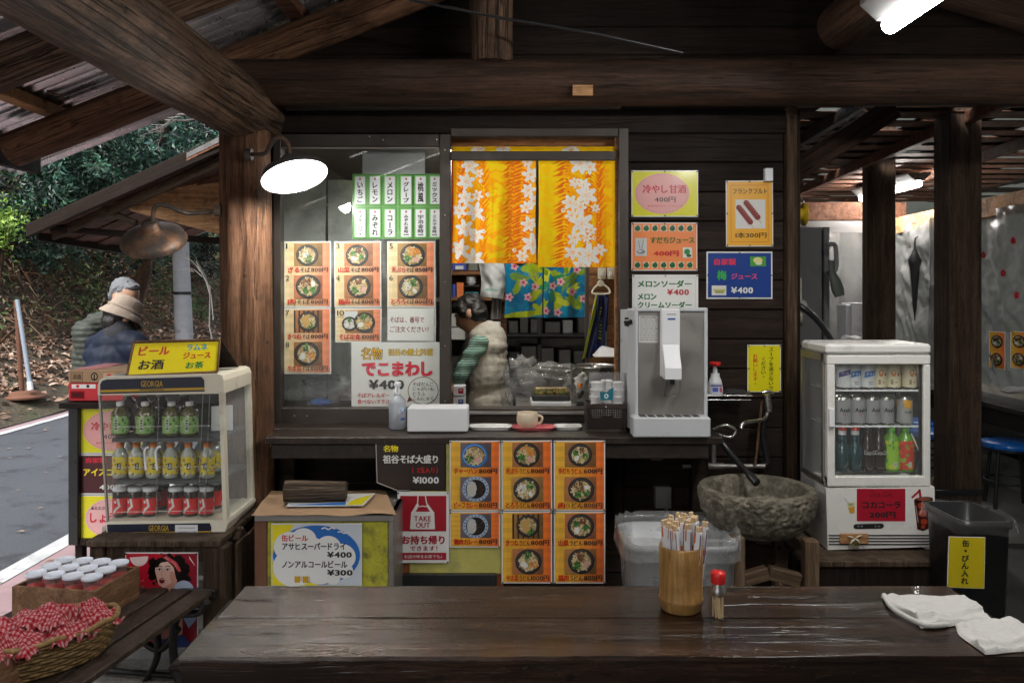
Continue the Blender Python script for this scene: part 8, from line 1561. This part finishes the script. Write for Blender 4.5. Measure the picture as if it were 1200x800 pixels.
# rear dark rack
t = thing('dark_rack', (.3, 6.0, .04), 'dark metal rack in the shadow under the blue curtain', 'rack')
for x in (590, 632, 690): bar('upright', P(x, 500, 5.9) * 1, P(x, 330, 5.9), .03, .03, M['kdark'], t)
for y in (345, 392, 430, 465): bar('shelf', P(590, y, 5.95), P(692, y, 5.95), .02, .3, M['kdark'], t, up=(0, 1, 0))
g = random.Random(4)
for y in (392, 430, 465):
    x = 596
    while x < 684: w_ = g.uniform(9, 18); pb('stored_box', x, y - g.uniform(14, 28), x + w_, y - 1.8, 5.9, 6.05, [M['kbox'], M['kdark'], M['greycab']][g.randrange(3) if g.random() < .4 else 0], t); x += w_ + g.uniform(2, 7)

# =============== people ===============
class Body(B):
    def ell(s, c, r, f=None, n=18):
        c = Vector(c); Mx = f or Matrix.Identity(3)
        s.grid(lambda u, v: c + Mx @ Vector((r[0] * math.cos(u * 6.28319) * math.cos((v - .5) * 3.1416), r[1] * math.sin(u * 6.28319) * math.cos((v - .5) * 3.1416), r[2] * math.sin((v - .5) * 3.1416))), n, n // 2 + 3); return s
    def cap(s, p0, p1, r0, r1, flat=1):
        p0, p1 = Vector(p0), Vector(p1); s.tube([p0, p0.lerp(p1, .5), p1], [r0, (r0 + r1) / 2, r1], 14, flat=flat); s.ell(p0, (r0, r0, r0)); s.ell(p1, (r1, r1, r1)); return s
    def chain(s, pts, rs): 
        for i in range(len(pts) - 1): s.cap(pts[i], pts[i+1], rs[i], rs[i+1])
        return s
    def skin(s, name, vox, mat, parent, post=None, sm=4):
        me = s.mesh('tmp', mat, wl(parent)); o = bpy.data.objects.new('tmp', me); sc.collection.objects.link(o)
        m1 = o.modifiers.new('r', 'REMESH'); m1.mode = 'VOXEL'; m1.voxel_size = vox; m1.use_smooth_shade = True
        m2 = o.modifiers.new('s', 'SMOOTH'); m2.factor = .5; m2.iterations = sm
        dg = bpy.context.evaluated_depsgraph_get(); nm = bpy.data.meshes.new_from_object(o.evaluated_get(dg)); bpy.data.objects.remove(o); nm.name = name
        n = len(nm.vertices); co = np.empty(n * 3); no = np.empty(n * 3); nm.vertices.foreach_get('co', co); nm.vertices.foreach_get('normal', no); co = co.reshape(-1, 3); no = no.reshape(-1, 3)
        if post: co = co + no * post(co + np.array(wl(parent)), no)[:, None]; nm.vertices.foreach_set('co', co.ravel())
        nm.polygons.foreach_set('use_smooth', [True] * len(nm.polygons)); nm.materials.clear(); nm.materials.append(mat); nm.update()
        q = bpy.data.objects.new(name, nm); sc.collection.objects.link(q); q.parent = parent; return q
def vn(co, k, s): return np.array([mnoise.noise(Vector(c) * k + Vector((s, 0, 0))) for c in co])
def head(fig, c, f, up, hairm, skinm, hat=None, hair_len=.0, glasses=False):
    """head at c looking along f"""
    f = Vector(f).normalized(); up = Vector(up); up = (up - f * up.dot(f)).normalized(); r_ = f.cross(up); Q = Matrix((r_, f, up)).transposed(); c = Vector(c); L = lambda x, y, z: c + Q @ Vector((x, y, z))
    b = Body(); b.ell(L(0, -.012, .025), (.074, .094, .088), Q); b.ell(L(0, .022, -.03), (.06, .066, .078), Q); b.ell(L(0, .045, -.078), (.032, .03, .024), Q); b.ell(L(0, .088, -.02), (.013, .018, .022), Q); b.cap(L(0, .08, .015), L(0, .094, -.02), .009, .012)
    for s in (-1, 1): b.ell(L(s * .074, -.008, -.008), (.011, .022, .033), Q); b.ell(L(s * .036, .064, -.03), (.022, .02, .022), Q)
    b.ell(L(0, .072, .025), (.045, .014, .01), Q); b.ell(L(0, .078, -.053), (.022, .012, .008), Q)
    return b, L, Q
def face(L, Q, parent):
    for s in (-1, 1):
        b = Body(); b.ell(L(s * .03, .076, .008), (.012, .006, .005), Q, 10); b.build('eye', M['blackp'], parent); b = Body(); b.ell(L(s * .031, .08, .028), (.018, .005, .004), Q, 10); b.build('eyebrow', M['hairg'], parent)
    b = Body(); b.ell(L(0, .086, -.053), (.02, .006, .003), Q, 10); b.build('mouth', plain('lip', (.3,.1,.08), .5), parent)
M['hairg'] = plain('grey_hair', (.17,.18,.19), .7, vary=.35, nsc=50, bmp=1, bsc=150); M['hairb'] = plain('black_hair', (.018,.015,.014), .4, vary=.3, nsc=50, bmp=1, bsc=150)
M['olive'] = plain('olive_down_nylon', (.055,.062,.052), .65, spec=.3, vary=.15, bmp=.3, bsc=30); M['navy'] = plain('navy_down_nylon', (.012,.018,.036), .65, spec=.25, vary=.2, bmp=.3, bsc=30); M['trous'] = plain('dark_trousers', (.03,.03,.035), .85, bmp=.4); M['hatm'] = plain('beige_hat_cotton', (.36,.29,.23), .9, vary=.1, bmp=.5, bsc=60)
M['vest'] = plain('beige_quilted_vest', (.6,.56,.48), .85, vary=.18, nsc=22, bmp=1., bsc=55, dirt=(.42,.38,.32), dsc=16, dlo=.5); M['mint'] = None
def mintmat():
    m, n, bs = nmat('mint_striped_sleeve'); co = coords(n, (1, 1, 1), rnd=False); wv = N(n, 'ShaderNodeTexWave'); wv.inputs['Scale'].default_value = 22; wv.inputs['Distortion'].default_value = 1.5; wv.bands_direction = 'Z'; n.links.new(co, wv.inputs[0])
    c = ramp(n, wv.outputs['Fac'], [(.25, (.1,.2,.16)), (.5, (.3,.48,.4)), (.8, (.36,.55,.46))]); n.links.new(c, bs.inputs['Base Color']); bs.inputs['Roughness'].default_value = .9; return m
M['mint'] = mintmat()
def hand(b, w, d, side, curl=.5, sc_=1.0):
    """palm at wrist w pointing along d; side = direction of the thumb"""
    w, d = Vector(w), Vector(d).normalized(); s = (Vector(side) - d * Vector(side).dot(d)).normalized(); n = d.cross(s)
    b.ell(w + d * .045 * sc_, (.04 * sc_, .016 * sc_, .045 * sc_), Matrix((s, n, d)).transposed())
    for k, (o, l) in enumerate(((.028, .066), (.01, .076), (-.009, .071), (-.027, .056))):
        a = w + (s * o + d * .08) * sc_; q = a + (d * l * .5 - n * l * .12 * curl) * sc_; e = q + (d * l * .38 - n * l * .5 * curl) * sc_; b.chain([a, q, e], [.0092 * sc_, .0085 * sc_, .007 * sc_])
    a = w + (s * .034 + d * .03) * sc_; b.chain([w + (s * .02 + d * .012) * sc_, a, a + (s * .022 + d * .03 - n * .012) * sc_, a + (s * .024 + d * .055 - n * .02) * sc_], [.013 * sc_, .012 * sc_, .0105 * sc_, .008 * sc_])
def quilt(sp, amp, wr, seed, shift=0):
    def f(co, no): return amp * (np.abs(np.sin(np.pi * (co[:, 2] + .3 * sp * vn(co, 6, seed + 3) + .012 * np.sin(co[:, 0] * 9 + shift)) / sp)) ** .6 - .6) + wr * vn(co, 9, seed) + wr * .5 * vn(co, 26, seed)
    return f
# --- older man, olive down jacket, facing right and looking down ---
Ym = 5.1; MN = thing('person', (P(122, 0, Ym).x, Ym, .008), 'grey haired person in an olive quilted jacket looking down, behind the one in the hat', 'person')
hc = P(147, 349, Ym); b, L, Q = head(MN, hc, (.8, -.32, -.42), (.35, -.1, 1), None, None)
nk = P(132, 374, Ym + .03); sh_ = P(120, 390, Ym); pel = Vector((P(116, 0, Ym).x, Ym + .02, .86))
b.cap(L(0, -.03, -.06), nk, .052, .058); b.chain([nk, sh_, (sh_ + pel) / 2, pel], [.07, .11, .115, .12])
gx = pel.x
for s in (-1, 1): b.chain([pel + Vector((.01, s * .09, 0)), Vector((gx + .03, Ym + s * .1, .47)), Vector((gx, Ym + s * .11, .1))], [.09, .062, .045]); b.cap((gx, Ym + s * .11, .055), (gx + .15, Ym + s * .12, .045), .045, .035)
hands = {}
for s in (-1, 1):
    so_ = sh_ + Vector((0, s * .19, .01)); el = P(110 if s < 0 else 128, 440, Ym + s * .2); wr = el + Vector((.24, -s * .04, .06)); b.chain([sh_, so_, el, wr], [.07, .06, .045, .03]); hand(b, wr, (1, 0, .05), (0, 0, 1), .6)
    hands[s] = (so_, el, wr)
b.skin('body', .009, M['skin'], MN, sm=3); face(L, Q, MN)
h = Body(); h.ell(L(0, -.032, .042), (.08, .088, .08), Q); h.ell(L(0, -.06, -.005), (.07, .05, .06), Q); h.ell(L(0, .02, .09), (.055, .04, .025), Q); h.skin('hair', .007, M['hairg'], MN, lambda co, no: .006 * vn(co, 50, 1) + .006 * vn(co, 120, 3), 1)
j = Body(); j.chain([nk + Vector((-.01, 0, -.02)), sh_, (sh_ + pel) / 2 + Vector((-.02, 0, 0)), pel + Vector((-.01, 0, .0))], [.085, .14, .145, .145])
j.ell((sh_ + pel) / 2, (.15, .22, .3)); j.ell(sh_ + Vector((0, 0, -.05)), (.13, .22, .1))
for s in (-1, 1): so_, el, wr = hands[s]; j.chain([sh_ + Vector((0, s * .1, 0)), so_, el, wr - Vector((.03, 0, 0))], [.1, .085, .066, .05])
j.skin('down_jacket', .009, M['olive'], MN, quilt(.036, .011, .01, 2), 2); j = Body(); j.chain([nk + Vector((-.005, -.0, .02)), nk + Vector((.0, 0, .0))], [.075, .09]); j.skin('collar', .01, M['olive'], MN, None, 2)
tr = Body(); tr.ell(pel, (.15, .18, .14))
for s in (-1, 1): tr.chain([pel + Vector((.01, s * .09, -.02)), Vector((gx + .03, Ym + s * .1, .47)), Vector((gx, Ym + s * .11, .1))], [.11, .085, .07])
tr.skin('trousers', .014, M['trous'], MN, lambda co, no: .006 * vn(co, 14, 4))
for s in (-1, 1): sb_ = Body(); sb_.cap((gx - .02, Ym + s * .11, .055), (gx + .17, Ym + s * .12, .05), .052, .045); sb_.skin('shoe', .012, M['blackp'], MN)
# --- person in a hat, navy jacket, back turned ---
Yn = 4.72; HN = thing('person', (P(142, 0, Yn).x, Yn, .008), 'person in a beige bucket hat and navy quilted jacket, back turned, beside the road', 'person')
hc = P(144, 373, Yn); b, L, Q = head(HN, hc, (.55, .6, -.45), (.12, .1, 1), None, None); nk = P(141, 392, Yn - .03); sh_ = P(139, 404, Yn); pel = Vector((P(141, 0, Yn).x, Yn - .02, .8))
b.cap(L(0, -.03, -.06), nk, .05, .06); b.chain([nk, sh_, (sh_ + pel) / 2, pel], [.08, .12, .13, .135]); fr = Vector((.5, .85, 0)).normalized(); rt = Vector((fr.y, -fr.x, 0)); hands = {}
for s in (-1, 1):
    b.chain([pel + rt * s * .09, pel + rt * s * .1 + Vector((0, 0, -.36)) + fr * .03, pel + rt * s * .11 + Vector((0, 0, -.7))], [.09, .062, .045]); ft = pel + rt * s * .11; ft.z = .05; b.cap(ft, ft + fr * .15, .045, .035)
    so_ = sh_ + rt * s * .18 + Vector((0, 0, -.02)); el = so_ + Vector((0, 0, -.25)) + fr * .06 + rt * s * .03; wr = el + fr * .2 + Vector((0, 0, .08)) - rt * s * .06; b.chain([sh_, so_, el, wr], [.07, .06, .045, .03]); hand(b, wr, fr, (0, 0, 1), .6, .95); hands[s] = (so_, el, wr)
b.skin('body', .009, M['skin'], HN, sm=3); face(L, Q, HN)
h = Body(); h.ell(L(0, -.03, .01), (.084, .092, .08), Q); h.ell(L(0, -.05, -.045), (.07, .055, .06), Q); h.skin('hair', .008, M['hairb'], HN, lambda co, no: .004 * vn(co, 60, 2), 2)
b = B(); ht = lambda a, r, z: L(r * math.cos(a), -.012 + r * 1.1 * math.sin(a), z + .008 * math.sin(a * 2 + .6) * (r > .1))
prf = [(.001, .128), (.05, .128), (.07, .122), (.077, .11), (.083, .07), (.088, .045), (.094, .036), (.108, .014), (.118, -.006), (.118, -.01), (.104, .01), (.086, .034)]
b.grid(lambda u, v: (lambda k: (lambda i, q: ht(u * 6.28319, prf[i][0] * (1 - q) + prf[i+1][0] * q + .004 * mnoise.noise(Vector((math.cos(u * 6.28) * 3, math.sin(u * 6.28) * 3, v * 9))), prf[i][1] * (1 - q) + prf[i+1][1] * q))(min(int(k), len(prf) - 2), k - min(int(k), len(prf) - 2)))(v * (len(prf) - 1)), 48, 44); b.build('bucket_hat', M['hatm'], HN)
b = B(); b.tube([ht(k * .1309, .0895, .048) for k in range(49)], .0055, 6, cap=False, flat=1.6); b.build('hat_band', M['hatm'], HN)
j = Body(); j.chain([nk, sh_ + Vector((0, 0, -.02)), (sh_ + pel) / 2, pel], [.09, .14, .165, .165]); j.ell((sh_ + pel) / 2, (.19, .17, .28)); j.ell(sh_ + Vector((0, 0, -.06)), (.2, .15, .1))
for s in (-1, 1): so_, el, wr = hands[s]; j.chain([sh_ + rt * s * .1, so_, el, wr - fr * .03], [.1, .085, .07, .055])
j.skin('down_jacket', .009, M['navy'], HN, quilt(.09, .007, .008, 7), 2); j = Body(); j.chain([nk + Vector((0, 0, .03)), nk], [.08, .095]); j.skin('collar', .01, M['trous'], HN, None, 2)
tr = Body(); tr.ell(pel, (.17, .16, .14))
for s in (-1, 1): tr.chain([pel + rt * s * .09 + Vector((0, 0, -.02)), pel + rt * s * .1 + Vector((0, 0, -.36)) + fr * .03, pel + rt * s * .11 + Vector((0, 0, -.7))], [.11, .085, .07])
tr.skin('trousers', .014, M['trous'], HN, lambda co, no: .006 * vn(co, 14, 4))
for s in (-1, 1): ft = pel + rt * s * .11; ft.z = .055; sb_ = Body(); sb_.cap(ft - fr * .02, ft + fr * .16, .05, .042); sb_.skin('shoe', .012, M['blackp'], HN)
# --- the cook ---
Yk2 = 4.88; CK = thing('person', (P(568, 0, Yk2).x, Yk2, .04), 'cook with short black hair in a beige vest and mint sleeves in the kitchen', 'person')
hc = P(550, 368, Yk2); b, L, Q = head(CK, hc, (-.85, .1, -.45), (-.2, .15, 1), None, None); nk = P(562, 385, Yk2 + .02); sh_ = P(569, 398, Yk2); pel = Vector((P(571, 0, Yk2).x, Yk2 + .02, .82))
b.cap(L(0, -.03, -.06), nk, .045, .05); b.chain([nk, sh_, (sh_ + pel) / 2, pel], [.07, .11, .11, .13]); hands = {}
for s, eo in ((-1, P(541, 436, Yk2 - .2)), (1, P(540, 432, Yk2 + .2))):
    so_ = sh_ + Vector((-.03, s * .16, -.015)); wr = P(535, 462, Yk2 - .16) if s < 0 else P(530, 458, Yk2 + .1); b.chain([sh_, so_, eo, wr], [.05, .04, .032, .024]); hand(b, wr, (-.15, .2, -1), (-1, .2, 0), .5, .95); hands[s] = (so_, eo, wr)
for s in (-1, 1): b.chain([pel + Vector((0, s * .08, 0)), (pel.x - .01, Yk2 + s * .09, .45), (pel.x + .02, Yk2 + s * .1, .12)], [.09, .06, .045]); b.cap((pel.x + .02, Yk2 + s * .1, .085), (pel.x - .13, Yk2 + s * .11, .075), .042, .034)
b.skin('body', .008, M['skin'], CK, sm=3); face(L, Q, CK)
h = Body(); h.ell(L(0, -.022, .04), (.082, .096, .082), Q); h.ell(L(0, -.045, -.01), (.08, .07, .08), Q); h.ell(L(0, .045, .07), (.055, .045, .035), Q)
for s in (-1, 1): h.ell(L(s * .066, .015, .03), (.025, .04, .055), Q)
h.skin('hair', .007, M['hairb'], CK, lambda co, no: .007 * vn(co, 34, 1) + .006 * vn(co, 110, 3), 1)
for s in (-1, 1): so_, el, wr = hands[s]; sl_ = Body(); sl_.chain([so_ + Vector((0, -s * .03, 0)), so_, el, el.lerp(wr, .45)], [.055, .056, .045, .038]); sl_.skin('sleeve', .009, M['mint'], CK, lambda co, no: .006 * vn(co, 18, 4) + .004 * np.sin(co[:, 2] * 90), 2)
j = Body(); j.chain([nk + Vector((.01, 0, -.03)), sh_ + Vector((.01, 0, 0)), (sh_ + pel) / 2 + Vector((.02, 0, 0)), pel], [.07, .115, .115, .14]); j.ell(sh_ + Vector((.012, 0, -.04)), (.12, .16, .08)); j.ell((sh_ + pel) / 2, (.13, .18, .24)); j.ell(pel + Vector((.0, 0, -.02)), (.155, .19, .18)); j.ell(pel + Vector((0, 0, -.14)), (.165, .2, .12))
j.skin('quilted_vest', .009, M['vest'], CK, lambda co, no: .004 * (np.abs(np.sin(np.pi * (co[:, 2] + .02 * np.sin(co[:, 0] * 14)) / .045)) ** .5) + .005 * vn(co, 8, 5) + .004 * vn(co, 30, 2) + .002 * (1 - np.abs(vn(co, 17, 8)) * 3).clip(0, 1) * (co[:, 2] < 1.15), 2)
j = Body(); j.chain([nk + Vector((0, 0, .01)), nk + Vector((.0, 0, -.01))], [.062, .07]); j.skin('collar', .008, M['mint'], CK, None, 2)
tr = Body(); tr.ell(pel + Vector((0, 0, -.02)), (.14, .17, .13))
for s in (-1, 1): tr.chain([pel + Vector((0, s * .08, -.05)), (pel.x - .01, Yk2 + s * .09, .45), (pel.x + .02, Yk2 + s * .1, .12)], [.1, .08, .065])
tr.skin('trousers', .014, M['trous'], CK, lambda co, no: .005 * vn(co, 14, 4))
for s in (-1, 1): sb_ = Body(); sb_.cap((pel.x + .03, Yk2 + s * .1, .085), (pel.x - .14, Yk2 + s * .11, .08), .048, .04); sb_.skin('shoe', .012, M['blackp'], CK)

# small pieces sit under the part that carries them (thing > part > sub-part)
def sub_of(root, part, kids):
    ch = list(root.children); ps = [o for o in ch if o.name.split('.')[0] == part]
    for o in ch:
        if ps and o.name.split('.')[0] in kids: o.parent = ps[0]; o.location = o.location - ps[0].location
sub_of(DP, 'dispense_head', ('lever', 'nozzle', 'badge')); sub_of(DP, 'drip_tray', ('drip_slot',)); sub_of(DP, 'side_panel', ('vent_slot', 'side_knob')); sub_of(DP, 'front_plate', ('instruction_label', 'cup_guard'))
sub_of(SC, 'top_cap', ('top_banner',)); sub_of(SC, 'base', ('base_banner',)); sub_of(SC, 'front_pane', ('door_handle',)); sub_of(FR, 'door_frame', ('door_handle', 'gasket', 'door_glass')); sub_of(FR, 'lower_cabinet', ('vent_line', 'price_sign', 'cup_sticker', 'glass_sticker', 'control_strip', 'foot')); sub_of(SHOP, 'window_frame', ('window_pane', 'screws', 'window_rail'))
for p_ in (MN, HN, CK): sub_of(p_, 'body', ('eye', 'eyebrow', 'mouth')); sub_of(p_, 'down_jacket', ('collar',)); sub_of(p_, 'bucket_hat', ('hat_band',)); sub_of(p_, 'quilted_vest', ('collar',))
for o in list(sc.objects):
    if o.name.startswith('gooseneck_lamp'): sub_of(o, 'shade', ('reflector', 'bulb', 'ridge')); sub_of(o, 'arm', ('mount',))
    elif o.name.startswith('fluorescent_light'): sub_of(o, 'housing', ('tube',))
